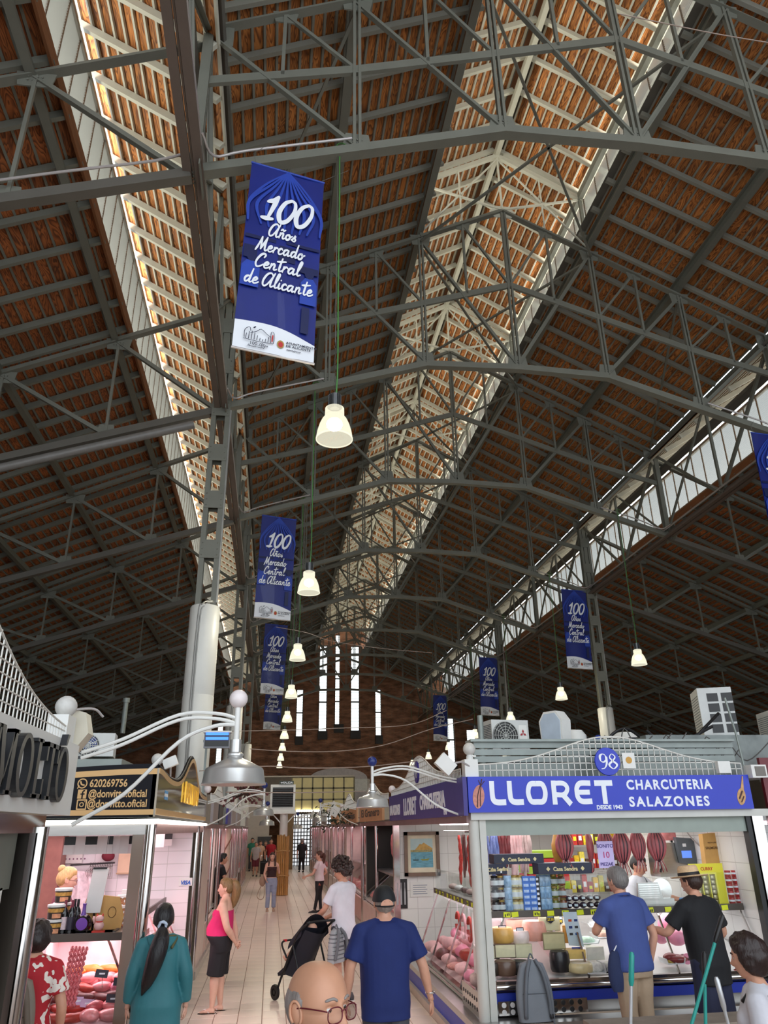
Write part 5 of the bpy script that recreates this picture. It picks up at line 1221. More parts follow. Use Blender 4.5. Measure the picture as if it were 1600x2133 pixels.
for s, y, h_, m in (('BONITO', .075, .055, 'violet_ink'), ('10', -.035, .095, 'pink_ink'), ('PIEZA€', -.12, .05, 'violet_ink')):
    put(T, 'lettering', text_mb(s, h_, .001, depth=.001), FR @ Matrix.Translation((0, y, 0)), mat(m, srgb(70, 50, 130) if m[0] == 'v' else srgb(190, 60, 120), .6))
obj('sleeve_wire', MB().tube([(p.x, 9.301, p.z+.14), (p.x, 9.35, 2.27)], .003, 4), CHROME, T)
# hanging sausages and strips
single('back_rail', 'long steel rail with hooks across the middle of the shop', 'rail', MB().tube([(LX+.2, 10.3, 2.2), (RX-.1, 10.3, 2.2)], .014, 8), CHROME)
spx = list(range(1016, 1104, 6))
for i, px in enumerate(spx):
    p = atY(px, 1735, 10.3); L = .5+.12*math.sin(i*1.7)
    m = [mat('packed_blue_strip', srgb(120, 140, 200), .3, 0, .5, 20, stretch=(8, 8, 1)), mat('red_salchichon', srgb(120, 50, 54), .45, 0, .4, 16), mats_[3], SKINF][min(3, i//4)]
    t = thing('hanging_sausage', '%s sausage, %s in the hanging row beside the corner post' % (['blue packed', 'dark red', 'pink', 'white bloomed'][min(3, i//4)], (ORD+['eleventh', 'twelfth', 'thirteenth', 'fourteenth', 'fifteenth'])[i]), 'sausage', (p.x, 10.3, 2.19), random.uniform(0, 3), 'sausages hanging beside the corner post')
    r = .024+.006*(i % 3); obj('casing', MB().tube([(.01*math.sin(z*9+i), 0, -z*L) for z in np.linspace(.06, 1, 14)], [r*math.sin(PI*(.1+.85*q))**.4 for q in np.linspace(0, 1, 14)], 8), m, t, local=True, smooth='all')
    obj('string', MB().tube([(0, 0, 0), (0, 0, -.05)], .003, 4), LETW, t, local=True)
for i in range(9):
    x, Yp = LX+.5+.02*(i % 2), 10.6+i*.16; L = .5+.1*(i % 3)
    m = [MEATD, mat('dried_fish_strip', srgb(110, 76, 70), .5, 0, .4, 14, stretch=(6, 6, 1)), mat('tomato_red', srgb(200, 60, 50), .35, 0, .4, 30)][i % 3]
    t = thing('hanging_strip', 'dried %s, %s on the aisle side rail' % (['dark sausage', 'fish strip', 'red pepper string'][i % 3], ORD[i]), 'dried food', (x, Yp, 2.18), .3*i, 'dried goods on the aisle side rail')
    obj('body', MB().tube([(.012*math.sin(z*7+i), 0, -z*L) for z in np.linspace(.05, 1, 14)], [(.03 if i % 3 else .022)*math.sin(PI*(.1+.85*q))**.5*(1+.25*math.sin(q*30)*(i % 3 == 2)) for q in np.linspace(0, 1, 14)], 8), m, t, local=True, smooth='all')
    obj('tag', MB().bb(-.03, .03, -.034, -.03, -.3, -.2), YTAG if i % 3 == 2 else LETW, t, local=True)
single('side_rail', 'steel rail above the aisle counter with dried goods', 'rail', MB().tube([(LX+.51, 10.2, 2.2), (LX+.51, 13.0, 2.2)], .012, 8), CHROME)
# painting and notices on the end wall
a = atY(842, 1733, 14.9); b = atY(918, 1824, 14.9)
T = thing('framed_painting', 'framed seaside painting with castle rock and fishing boats on tiled wall', 'painting', ((a.x+b.x)/2, 14.95, a.z-.36))
x0, x1, z0, z1 = a.x, b.x, b.z, a.z
for q in ((x0, x1, z0, z0+.06), (x0, x1, z1-.06, z1), (x0, x0+.06, z0, z1), (x1-.06, x1, z0, z1)): obj('frame_rail', MB().bb(q[0], q[1], 14.9, 14.98, q[2], q[3]), mat('frame_wood', srgb(120, 96, 80), .4, .1, .2, 8), T)
obj('mount', MB().bb(x0+.05, x1-.05, 14.95, 14.96, z0+.05, z1-.05), mat('mount_cream', srgb(232, 222, 196), .6), T)
ix0, ix1, iz0, iz1 = x0+.12, x1-.12, z0+.14, z1-.12; W_, H_ = ix1-ix0, iz1-iz0
FR = frame((ix0, 14.949, iz0), (1, 0, 0), (0, 0, 1))
put(T, 'picture', poly_mb([boxl(0, W_, 0, H_*.55)], .001), FR, mat('painted_sea', srgb(110, 170, 190), .6, 0, .35, 9, stretch=(1, 1, 5)))
put(T, 'picture', poly_mb([boxl(0, W_, H_*.55, H_)], .001), FR, mat('painted_sky', srgb(190, 215, 215), .6, 0, .15, 5))
put(T, 'picture', poly_mb([[(W_*.18, H_*.6), (W_*.3, H_*.7), (W_*.42, H_*.82), (W_*.5, H_*.8), (W_*.6, H_*.86), (W_*.75, H_*.78), (W_*.98, H_*.66), (W_*.98, H_*.6)]], .002), FR, mat('painted_rock', srgb(205, 165, 90), .6, 0, .3, 20))
put(T, 'picture', poly_mb([boxl(0, W_*.98, H_*.53, H_*.61)], .0025), FR, mat('painted_shore', srgb(170, 160, 110), .6, 0, .5, 30))
put(T, 'picture', poly_mb([[(W_*.42, H_*.3), (W_*.5, H_*.24), (W_*.78, H_*.24), (W_*.84, H_*.31), (W_*.6, H_*.29)]], .003), FR, mat('painted_boat', srgb(150, 150, 60), .6))
put(T, 'picture', poly_mb([[(W_*.08, H_*.28), (W_*.12, H_*.24), (W_*.34, H_*.24), (W_*.36, H_*.28)], boxl(W_*.58, W_*.6, H_*.3, H_*.38), boxl(W_*.2, W_*.21, H_*.28, H_*.36)], .003), FR, mat('painted_dark', srgb(60, 90, 90), .6))
a = atY(824, 1832, 14.9); b = atY(851, 1893, 14.9)
T = thing('wall_poster', 'dark poster with white bottles below the framed painting', 'poster', ((a.x+b.x)/2, 14.98, b.z)); obj('sheet', MB().bb(a.x, b.x, 14.98, 14.985, b.z, a.z), BLK, T)
for i in range(3):
    x = a.x+(b.x-a.x)*(.2+.3*i); obj('bottle_print', MB().prism([(-.015, .0), (.015, 0), (.015, .2), (.006, .28), (.006, .36), (-.006, .36), (-.006, .28), (-.015, .2)], (x, 14.979, b.z+.06), (1, 0, 0), (0, 0, 1), (0, -.001, 0)), mat('print_grey', srgb(170, 170, 175), .5), T)
a = atY(856, 1838, 14.9); b = atY(898, 1868, 14.9)
T = thing('wall_notice', 'white printed notice sheet below the framed painting', 'notice', ((a.x+b.x)/2, 14.98, b.z)); obj('sheet', MB().bb(a.x, b.x, 14.98, 14.985, b.z, a.z), WPL, T)
for i in range(5): obj('text_line', MB().bb(a.x+.05, b.x-.05-.03*(i % 2), 14.978, 14.98, a.z-.06-.035*i, a.z-.05-.035*i), mat('text_grey', srgb(120, 130, 150), .6), T)
# right hand wall: hanging scale, bag, rail, packets, yellow can rack, slicer
p = atY(1410, 1780, 10.6)
T = thing('hanging_scale', 'grey hanging scale with blue display above the straw hat', 'scale', (p.x, 10.6, p.z-.25))
obj('housing', MB().bb(p.x-.3, p.x+.17, 10.55, 10.85, p.z-.27, p.z+.15), INOX, T); obj('console', MB().prism([(-.1, -.1), (.12, -.14), (.15, .2), (-.13, .22)], (p.x+.08, 10.54, p.z), (1, 0, 0), (0, 0, 1), (0, -.08, 0)), mat('console_grey', srgb(92, 100, 108), .4), T)
obj('display', MB().bb(p.x+.0, p.x+.14, 10.455, 10.459, p.z-.04, p.z+.05), mat('lcd_blue', srgb(90, 130, 220), .3, emit=srgb(90, 130, 230), estr=.9), T)
obj('button', MB().bb(p.x+.03, p.x+.08, 10.455, 10.459, p.z+.1, p.z+.14), LETW, T); obj('handle', MB().tube(crv([(p.x-.31, 10.52, p.z+.05), (p.x-.33, 10.46, p.z), (p.x-.33, 10.46, p.z-.15), (p.x-.31, 10.52, p.z-.2)]), .014, 8), BLK, T)
obj('hanger', MB().bar((p.x, 10.7, p.z+.15), (p.x, 10.7, 2.36), .03, .03), CHROME, T); obj('price_screen', MB().bb(p.x-.28, p.x+.02, 10.58, 10.62, p.z+.18, p.z+.36), mat('screen_print', srgb(210, 130, 130), .4, 0, .6, 8), T)
p = atX(1490, 1772, RX-.1)
T = thing('paper_bag', 'brown paper bag printed SALMORRETA hanging on the tiled wall', 'bag', (RX-.2, p.y, p.z-.25), 0)
bx = atY(1490, 1772, 9.9)
obj('bag_body', MB().prism([(-.16, -.22), (.17, -.24), (.15, .22), (-.14, .2)], (bx.x, 9.9, bx.z), (1, 0, 0), (0, 0, 1), (0, .1, 0)), mat('kraft_paper', srgb(205, 160, 95), .7, 0, .1, 8), T)
obj('bag_edge', MB().bb(bx.x-.14, bx.x+.16, 9.9, 10.0, bx.z-.25, bx.z-.235), mat('bag_red', srgb(150, 70, 40), .6), T)
FR = frame((bx.x, 9.895, bx.z), (1, 0, 0), (0, 0, 1)); put(T, 'lettering', text_mb('SALMORRETA', .042, .0005, depth=.001), FR @ Matrix.Translation((0, .02, 0)), BR_INK if 'BR_INK' in globals() else mat('brown_ink', srgb(90, 60, 30), .6))
put(T, 'lettering', text_mb('PASTA ALIÑE', .02, .0004, depth=.001), FR @ Matrix.Translation((-.03, .09, 0)), mat('brown_ink', srgb(90, 60, 30), .6))
obj('hook', MB().tube(crv([(bx.x-.03, 9.95, bx.z+.2), (bx.x-.05, 9.95, bx.z+.32), (bx.x-.02, 9.95, bx.z+.38)]), .004, 6), CHROME, T)
single('wall_rail', 'short steel rail above the brown paper bag', 'rail', MB().tube([(bx.x-.22, 9.95, bx.z+.385), (RX-.07, 9.95, bx.z+.385)], .014, 8), CHROME)
single('wall_cable', 'grey cable drooping across the tiled wall to the scale', 'cable', MB().tube(crv([atY(1420, 1716, 10.4), atY(1440, 1745, 10.4), atY(1466, 1772, 10.3), atY(1468, 1800, 10.3)]), .01, 6), PIPE)
p0_, p1_ = atY(1443, 1800, 9.55), atY(1538, 1884, 9.55)
T = thing('can_rack', 'yellow cardboard rack of small tins beside the straw hat man', 'rack', ((p0_.x+p1_.x)/2, 9.62, ZSH))
YEL = mat('rack_yellow', srgb(235, 225, 60), .5, 0, .05); xa, xb = p0_.x, p1_.x; zt = p0_.z
obj('header', MB().bb(xa-.03, xa+.42, 9.6, 9.615, zt-.12, zt), YEL, T); put(T, 'lettering', text_mb('CURRY', .05, .001, depth=.001), frame((xa+.2, 9.597, zt-.075), (1, 0, 0), (0, 0, 1)), mat('rack_red', srgb(200, 60, 40), .5))
obj('side', MB().bb(xa+.3, xa+.42, 9.6, 9.72, ZSH, zt-.12), YEL, T); obj('back', MB().bb(xa-.03, xa+.3, 9.72, 9.73, ZSH, zt-.1), YEL, T)
for i in range(3): obj('divider', MB().bb(xa+.02+i*.1-.006, xa+.02+i*.1+.006, 9.6, 9.72, ZSH, zt-.12), YEL, T)
kk = 0
for i in range(3):
    for j in range(8):
        o = single('small_tin', 'small silver tin in the yellow rack, column %s shelf %s' % (ORD[i], ORD[j]), 'tin', MB().lathe([(.03, 0), (.034, .004), (.034, .044), (.03, .047), (0, .047)], 14) if kk == 0 else tin0, mat('tin_silver', srgb(190, 180, 140), .3, .5) if kk == 0 else None, (xa+.07+i*.1, 9.64, ZSH+.005+j*.054), 'all' if kk == 0 else False, 'small tins in the yellow rack'); kk += 1
        if kk == 1: tin0 = o.data
for i in range(3):
    for j in range(5):
        p = Vector((xa+.47+i*.1-.0, 9.6+.02*i, ZSH+j*.075)); t = thing('soup_can', 'red and white food can, stack %s level %s beside the yellow rack' % (ORD[i], ORD[j]), 'can', p, .4*i+j, 'food cans beside the yellow rack')
        obj('can', MB().lathe([(.034, 0), (.036, .003), (.036, .07), (.034, .073), (0, .073)], 16), mat('can_red', srgb(180, 50, 50), .35, .1, .5, 24), t, local=True, smooth=True); obj('label', MB().lathe([(.0365, .03), (.0365, .05)], 16, cap=False), LETW, t, local=True)
        if i == 2 and j == 3: break
T = thing('packet_shelf', 'wall shelf unit of yellow and red packets behind the vendor', 'shelf', (5.4, 13.2, 1.0))
for z in (1.25, 1.6, 1.95): obj('shelf_board', MB().bb(4.75, RX-.08, 12.9, 13.25, z-.03, z), INOX, T)
for x in (4.75, RX-.1): obj('upright', MB().bb(x, x+.02, 12.9, 13.25, .14, 2.2), INOX, T)
pc = [(235, 190, 40), (200, 50, 40), (240, 220, 90), (170, 40, 40), (90, 60, 40)]
kk = 0
for z in (1.25, 1.6, 1.95):
    for i in range(10):
        h = .2+.06*math.sin(i*2.3+z); t = thing('food_packet', '%s packet, %s on the %s wall shelf behind vendor' % (['yellow', 'red', 'pale yellow', 'dark red', 'brown'][(i*2+kk) % 5], ORD[i], {1.25: 'lower', 1.6: 'middle', 1.95: 'upper'}[z]), 'packet', (4.83+i*.095, 13.0, z), 0, 'packets on the wall shelf')
        obj('packet', MB().prism([(-.04, 0), (.04, 0), (.042, h*.9), (.034, h), (-.034, h), (-.042, h*.9)], (0, -.04, 0), (1, 0, 0), (0, 0, 1), (0, .08, 0)), mat('packet_%d' % ((i*2+kk) % 5), srgb(*pc[(i*2+kk) % 5]), .4, 0, .35, 22), t, local=True); obj('label', MB().bb(-.025, .025, -.0415, -.04, h*.3, h*.6), LETW if i % 2 else YTAG, t, local=True)
    kk += 1
T = thing('crate_stack', 'stack of green and red plastic crates behind the navy cartons', 'crate', (4.3, 12.6, .14))
for i in range(5): obj('crate', MB().bb(4.0, 4.65, 12.4, 12.9, 1.35+i*.11, 1.45+i*.11), mat(('lime', 'red')[i % 2 if i < 4 else 0]+'_crate', srgb(150, 180, 40) if i in (0, 3, 4) else srgb(180, 40, 40), .4), T)
obj('trolley', MB().bb(3.98, 4.67, 12.38, 12.92, .14, 1.34), INOX, T)
p = atY(1355, 1885, 9.9); T = thing('meat_slicer', 'ribbed steel meat slicer on the counter beside the straw hat man', 'slicer', (p.x, 9.9, ZSH))
obj('body', MB().bb(p.x-.3, p.x+.2, 9.65, 9.9, ZSH, ZSH+.08), INOX, T); obj('carriage', MB().prism([(-.28, .08), (.05, .08), (.0, .26), (-.26, .26)], (p.x, 9.62, ZSH), (1, 0, 0), (0, 0, 1), (0, .03, 0)), INOX, T)
for i in range(7): obj('rib', MB().bb(p.x-.26, p.x-.0, 9.61, 9.62, ZSH+.09+i*.024, ZSH+.1+i*.024), CHROME, T)
obj('blade', MB().lathe([(0, -.004), (.13, -.003), (.13, .003), (0, .004)], 28, (p.x+.08, 9.7, ZSH+.17), 'y'), CHROME, T); obj('blade_cover', MB().bb(p.x+.02, p.x+.2, 9.72, 9.8, ZSH+.08, ZSH+.32), GLASSC, T)
T = thing('card_sign', 'leaflet with card logos taped inside the case glass', 'sign', atY(1193, 1948, 9.46)); p = atY(1193, 1940, 9.46)
obj('sheet', MB().prism([(-.06, -.14), (.12, -.16), (.07, .2), (-.1, .2)], (p.x, 9.46, p.z), (1, 0, 0), (0, 0, 1), (0, .003, 0)), mat('leaflet', srgb(205, 222, 232), .5), T)
for i in range(2):
    for j in range(3): obj('logo_print', MB().bb(p.x-.04+i*.07, p.x-.0+i*.07, 9.457, 9.459, p.z+.1-j*.07, p.z+.125-j*.07), mat('logo_%d' % (i+j), srgb(*[(200, 80, 40), (40, 60, 120), (60, 60, 60), (40, 90, 160)][i+j]), .5), T)
obj('blue_foot', MB().bb(p.x-.03, p.x+.1, 9.457, 9.459, p.z-.24, p.z-.16), BLUEB, T)
single('steel_tap', 'steel swan neck tap over the sink behind the counter', 'tap', MB().tube(crv([(3.9, 14.8, 1.3), (3.9, 14.7, 1.55), (3.9, 14.5, 1.6), (3.9, 14.4, 1.5)]), .015, 8), CHROME, smooth=True)
# grey backpack leaning on the case
def backpack(label, loc, rz, m, strap, h=.45, w=.3, d=.14, lean=0):
    t = thing('backpack', label, 'backpack', loc, rz)
    def f(u, v):
        a = 2*PI*u; z = v*h; k = (1-.45*v**3)*(.92+.08*math.sin(PI*v)); ww = w/2*k*(1 if v < 1 else 0); dd = d/2*(1-.35*v)
        c, s = math.cos(a), math.sin(a); e = .6
        return Vector((ww*math.copysign(abs(c)**e, c), dd*math.copysign(abs(s)**e, s)+lean*z, z))
    mb = MB().grid(f, 28, 14); b0 = len(mb.v); mb.add([f(i/28, 1.0) for i in range(28)], [tuple(range(28))])
    obj('bag_body', mb, m, t, local=True, smooth='all')
    for s in (-1, 1): obj('strap', MB().tube(crv([(s*.03, -d*.3+lean*h, h), (s*.09, -d*.62+lean*h*.8, h*.78), (s*.13, -d*.66+lean*h*.4, h*.4), (s*.14, -d*.5, .04)]), .022, 6), strap, t, local=True, smooth='all')
    obj('haul_loop', MB().tube(crv([(-.03, 0+lean*h, h), (0, 0+lean*h, h+.05), (.03, lean*h, h)]), .008, 6), strap, t, local=True, smooth='all')
    obj('seam', MB().tube([(x, -d*.5*(1-.3*.5)-.004+lean*h*.45, h*.45) for x in np.linspace(-w*.36, w*.36, 8)], .004, 4), strap, t, local=True)
    obj('dangling_strap', MB().tube(crv([(.13, -d*.5, .06), (.16, -d*.6, .0), (.17, -d*.5, -.12), (.2, -d*.4, -.2)]), .009, 5), strap, t, local=True)
    obj('buckle', MB().box((.14, -d*.58, .05), (.035, .02, .04)), BLK, t, local=True)
    return t
p = atY(1112, 2085, 9.06); GB = mat('grey_nylon', srgb(118, 124, 132), .6, 0, .1, 6, bump=.3)
backpack('grey nylon backpack standing on the ledge before the cheeses', (p.x, 9.0, .365), .05, GB, mat('grey_strap', srgb(98, 104, 112), .6), .56, .42, .13, .08)
# ================================================================== shops on the other side, the far aisle
XL = -1.165
# ------------------------------------------------------------------ white sign shop at the picture edge
T = thing('corner_shop', 'shop with white sign and chrome post at the picture edge', 'stall', (XL, 4.6, 0))
obj('sign_band', MB().bb(XL-.14, XL-.06, .4, 4.62, 2.27, 2.36), CHROME, T)
obj('shutter_box', MB().bb(XL-.22, XL-.1, .4, 4.3, 2.02, 2.27), mat('olive_shutter', srgb(112, 116, 106), .5, .1), T)
obj('post', MB().lathe([(.05, 0), (.05, 2.3)], 20, (XL-.07, 4.56, 0)), CHROME, T, smooth=True)
obj('post', MB().bb(XL-.16, XL-.06, 4.36, 4.47, 0, 2.27), mat('dark_post', srgb(52, 48, 44), .3, .6), T)
obj('window_frame', MB().bb(XL-.2, XL-.1, 4.0, 4.2, 0, 2.03), WPL, T)
obj('lamp_tube', MB().tube([(XL-.07, 3.94, .1), (XL-.07, 3.94, 2.0)], .03, 12), mat('white_lamp_tube', (1, 1, 1), emit=(1, .97, .9), estr=3.2), T, smooth=True)
obj('wood_panel', MB().bb(XL-.75, XL-.7, .5, 4.3, 0, 2.27), mat('oak_laminate', srgb(176, 140, 116), .5, 0, .2, 5, stretch=(6, 6, .6)), T)
obj('counter', MB().bb(XL-.68, XL-.2, .5, 3.8, 0, 1.15), INOX, T)
obj('back_wall', MB().bb(-4.3, -4.2, .4, 4.6, 0, 2.4), WTILE, T); obj('end_wall', MB().bb(-4.2, XL-.2, 4.5, 4.58, 0, 2.4), WTILE, T)
obj('roof_sheet', MB().bb(-4.3, XL-.1, .4, 4.6, 2.40, 2.44), GALV, T)
T = thing('shop_sign', 'white sign board with raised black letters reading MOLTÓ', 'sign', (XL, 3, 2.36))
obj('board', MB().bb(XL-.05, XL, .3, 4.86, 2.36, 2.75), mat('sign_white', srgb(222, 222, 218), .45, 0, .03), T)
obj('board_return', MB().bb(XL-.16, XL, 4.86, 4.88, 2.36, 2.75), mat('sign_white', srgb(222, 222, 218)), T)
BLKL = mat('black_letter', srgb(34, 36, 40), .35, 0, .05)
def molto(ch):
    H = .27; s = .045; t_ = .016
    if ch == 'M': return poly_mb([boxl(0, .07, 0, t_), boxl(.02, .04, 0, H), boxl(-.01, .05, H-t_, H), [(.04, H), (.09, H), (.16, .05), (.13, .0)], [(.13, 0), (.15, .03), (.24, H), (.215, H)], boxl(.21, .26, 0, H), boxl(.18, .29, 0, t_), boxl(.21, .28, H-t_, H)], .035)
    if ch in 'OÓ':
        m = MB(); n = 36
        o = [(.115+.115*math.cos(2*PI*i/n), H/2+(H/2+.006)*math.sin(2*PI*i/n)) for i in range(n)]; q = [(.115+.068*math.cos(2*PI*i/n), H/2+(H/2-.016)*math.sin(2*PI*i/n)) for i in range(n)]
        vs = [(x, y, 0) for x, y in o]+[(x, y, 0) for x, y in q]+[(x, y, .035) for x, y in o]+[(x, y, .035) for x, y in q]; fs = []
        for i in range(n):
            j = (i+1) % n; fs += [(2*n+i, 2*n+j, 3*n+j, 3*n+i), (i, j, 2*n+j, 2*n+i), (n+j, n+i, 3*n+i, 3*n+j)]
        m.add(vs, fs)
        if ch == 'Ó': m.merge(poly_mb([[(.11, H+.015), (.135, H+.015), (.175, H+.075), (.135, H+.075)]], .035))
        return m
    if ch == 'L': return poly_mb([boxl(0, .1, 0, t_), boxl(.025, .07, 0, H), boxl(0, .1, H-t_, H), boxl(.07, .18, 0, .02), boxl(.155, .18, 0, .09)], .035)
    if ch == 'T': return poly_mb([boxl(.09, .135, 0, H), boxl(.06, .165, 0, t_), boxl(0, .225, H-.022, H), boxl(0, .025, H-.09, H), boxl(.2, .225, H-.09, H)], .035)
for ch, y in (('M', 3.36), ('O', 3.67), ('L', 3.93), ('T', 4.11), ('Ó', 4.33)):
    put(T, 'raised_letter', molto(ch), frame((XL, y, 2.425), (0, 1, 0), (0, 0, 1)), BLKL)
T = thing('sign_crest', 'tall white wire grille rising above the white letter sign', 'grille', (XL, 3, 2.75))
obj('wire_grille', wire_grille((XL-.03, .3, 0), (0, 1, 0), 4.35, 2.75, lambda s: .07+.62*math.exp(-((s-1.9)/1.25)**2),   .056, .0028), WIRE, T, kind='stuff')
T = thing('globe_finial', 'white ball finial at the end of the white letter sign', 'finial', (XL, 4.66, 2.75))
obj('pillar', MB().bb(XL-.13, XL-.02, 4.62, 4.8, 2.75, 2.9), WPL, T); g = atX(138, 1472, XL-.06)
obj('neck', MB().lathe([(.03, 2.88), (.028, g.z-.05)], 14, (g.x, g.y, 0)), WPL, T); obj('ball', MB().ball(g, .062, 22), mat('speckled_ball', srgb(205, 203, 198)), T, smooth='all')
T = thing('flood_lamp', 'cream flood lamp hanging beside the white ball finial', 'lamp', (XL+.02, 4.86, 2.86)); 
obj('lamp_body', MB().prism([(0, -.1), (.06, -.12), (.13, -.02), (.1, .1), (.02, .12)], (XL-.08, 4.84, 2.84), (1, 0, 0), (0, 0, 1), (0, .14, 0)), mat('cream_plastic', srgb(214, 208, 190), .4), T); obj('cable', MB().tube(crv([(XL-.06, 4.8, 2.95), (XL+.05, 4.9, 2.97), (XL+.1, 4.95, 2.93)]), .008, 6), PIPE, T)
GW = mat('white_globe', srgb(235, 225, 225), .35); GB2 = mat('blue_globe', srgb(34, 48, 112), .35)
lp = atY(488, 1608, 4.9); shade_lamp('large aluminium dome lamp with white globe over the aisle entrance', (XL+.02, 4.87, 2.69), lp, GW)
lp = atY(776, 1668, 9.3); shade_lamp('aluminium dome lamp with blue globe beside the blue shop sign', (LX-.06, 9.3, 2.76), lp, GB2)
lp = atY(549, 1690, 14.6); shade_lamp('aluminium dome lamp with dark blue globe below the black louvred box', (XL+.02, 14.6, 2.72), lp, GB2)
lp = atY(667, 1705, 21); shade_lamp('small far dome lamp with blue globe before the wooden name boards', (LX-.06, 21, 2.72), lp, GB2)
lp = atY(556, 1713, 20.5); shade_lamp('small far dome lamp behind the one below the louvred box', (XL+.02, 20.5, 2.72), lp, GB2)
lp = atY(620, 1722, 30); shade_lamp('tiny far dome lamp before the glazed doors', (LX-.06, 30, 2.7), lp, GB2)
# ------------------------------------------------------------------ black and gold butcher shop
DY0, DY1 = 8.28, 14.3
T = thing('butcher_shop', 'butcher shop with chrome posts under the black and gold sign', 'stall', (XL, DY0, 0))
obj('post', MB().lathe([(.055, 0), (.055, 2.33)], 24, (XL-.02, DY0, 0)), CHROME, T, smooth=True)
obj('post', MB().bb(XL-.19, XL-.08, DY0, DY0+.04, 0, 2.33), CHROME, T)
obj('post', MB().lathe([(.05, 0), (.05, 2.33)], 24, (XL-.02, 13.3, 0)), CHROME, T, smooth=True)
obj('post', MB().bb(XL-.1, XL-.02, 13.36, 13.42, 0, 2.33), mat('dark_post', srgb(52, 48, 44)), T)
obj('lintel', MB().bb(-4.2, XL, DY0-.02, DY0+.1, 2.24, 2.34), INOX, T); obj('lintel', MB().bb(XL-.1, XL, DY0, DY1, 2.24, 2.34), mat('mauve_lintel', srgb(150, 120, 118)), T)
LEDW = mat('white_led_strip', (1, 1, 1), emit=(1, .97, .9), estr=4)
obj('led_strip', MB().tube([(-4.2, DY0-.07, 2.36), (XL+.03, DY0-.07, 2.36)], .022, 8), LEDW, T); obj('led_strip', MB().tube([(XL+.04, DY0-.07, 2.36), (XL+.04, DY1, 2.36)], .022, 8), LEDW, T)
obj('ceiling_panel', MB().bb(-4.2, XL-.05, DY0+.1, DY1, 2.34, 2.38), WHITE, T); obj('back_wall', MB().bb(-4.2, XL-.05, 13.0, 13.1, 0, 2.34), tile_mat('pink_lit_tile', (.82, .78, .80), .36, .18), T)
obj('side_wall', MB().bb(-4.25, -4.2, DY0+.1, 13.0, 0, 2.34), WTILE, T); obj('wood_pilaster', MB().bb(-3.3, -3.05, 12.6, 12.9, 0, 2.3), mat('pilaster_wood', srgb(150, 100, 90), .5, 0, .2, 6), T)
obj('raised_floor', MB().bb(-4.2, XL-.1, DY0+.1, 13.0, 0, .18), PLASTER, T)
for x in (-1.9, -3.0): obj('tube_light', MB().tube([(x, 9.0, 2.3), (x, 12.2, 2.3)], .025, 8), PINKL, T)
area('butcher_ceiling_light', (-2.5, 10.6, 2.27), (0, 0, 0), 2.0, 3.6, 75, (1, .78, .84)); area('butcher_case_light', (-2.5, 8.95, 1.27), (0, 0, 0), 2.4, .25, 22, (1, .74, .79)); area('butcher_side_light', (-1.7, 10.9, 1.27), (0, 0, 0), .25, 3.6, 22, (1, .74, .79))
T = thing('shop_sign', 'black sign board with gold border, phone number and social handles', 'sign', (-2.5, DY0, 2.4))
BKS = mat('black_gloss_sign', srgb(14, 14, 22), .45, 0, .03, spec=.15); GLD = mat('gold_trim', srgb(200, 160, 105), .4, .2, .05)
def wv(s): return 2.87+.03*math.cos(s*2.0)
n = 24; xs = [-4.2+(XL+4.2)*i/n for i in range(n+1)]
obj('board', MB().prism([(x, 2.40) for x in (xs[0], xs[-1])]+[(x, wv(x-XL)) for x in reversed(xs)], (0, DY0-.1, 0), (1, 0, 0), (0, 0, 1), (0, .06, 0)), BKS, T)
obj('gold_border', MB().prism([(x, wv(x-XL)-.10) for x in xs]+[(x, wv(x-XL)-.045) for x in reversed(xs)], (0, DY0-.104, 0), (1, 0, 0), (0, 0, 1), (0, .004, 0)), GLD, T); obj('gold_border', MB().bb(-4.2, XL, DY0-.104, DY0-.1, 2.42, 2.47), GLD, T)
for s, px, py in (('620269756', 186, 1639), ('@donvitto.oficial', 183, 1661), ('@donvitto.oficial', 180, 1682)):
    p = atY(px, py, DY0-.104); w_ = (atY(305 if s[0] == '@' else 265, py, DY0-.1).x-p.x)
    m_ = text_mb(s, .1, .002, align='LEFT', depth=.003); ww = max(v[0] for v in m_.v); put(T, 'lettering', m_, frame((p.x, DY0-.104, p.z), (1, 0, 0), (0, 0, 1)) @ Matrix.Diagonal((w_/ww, 1, 1, 1)), GLD)
for i, py in enumerate((1632, 1654, 1676)):
    p = atY(172-i, py, DY0-.104); FR = frame((p.x, DY0-.104, p.z), (1, 0, 0), (0, 0, 1)); r = .042
    if i == 0: st = [([(r*math.cos(a), r*math.sin(a)) for a in np.linspace(-2.2, 4.0, 18)], .011), ([(-.018, .016), (-.008, -.008), (.018, -.016)], .014), ([(-.04, -.045), (-.03, -.02)], .010)]
    else: st = [([(-r, -r), (r, -r)], .012), ([(r, -r), (r, r)], .012), ([(r, r), (-r, r)], .012), ([(-r, r), (-r, -r)], .012)]
    if i == 1: st += [([(.02, .03), (.005, .02), (.004, -.04)], .014), ([(-.012, 0), (.022, 0)], .011)]; put(T, 'icon', poly_mb([boxl(-r, r, -r, r)], .001), FR, GLD)
    if i == 2: st += [([(.018*math.cos(a), .018*math.sin(a)) for a in np.linspace(0, 2*PI, 12)], .009), ([(.026, .026), (.028, .028)], .008)]
    put(T, 'icon', stroke_mb(st if i != 1 else st[4:], .003, 2), FR, GLD if i != 1 else BKS)
T = thing('shop_sign', 'mirrored sign board with gold rim and gold letters facing the aisle', 'sign', (XL, 11.3, 2.4))
MIR = mat('smoked_mirror', srgb(120, 112, 100), .08, .85, .1, 2)
def wv2(y): return 2.80+.10*math.cos((y-DY0)*1.5)*0+.42*math.exp(-((y-11.55)/.95)**2)+.06*math.exp(-((y-DY0)/.6)**2)
ys = [DY0-.1+(DY1-DY0+.1)*i/40 for i in range(41)]
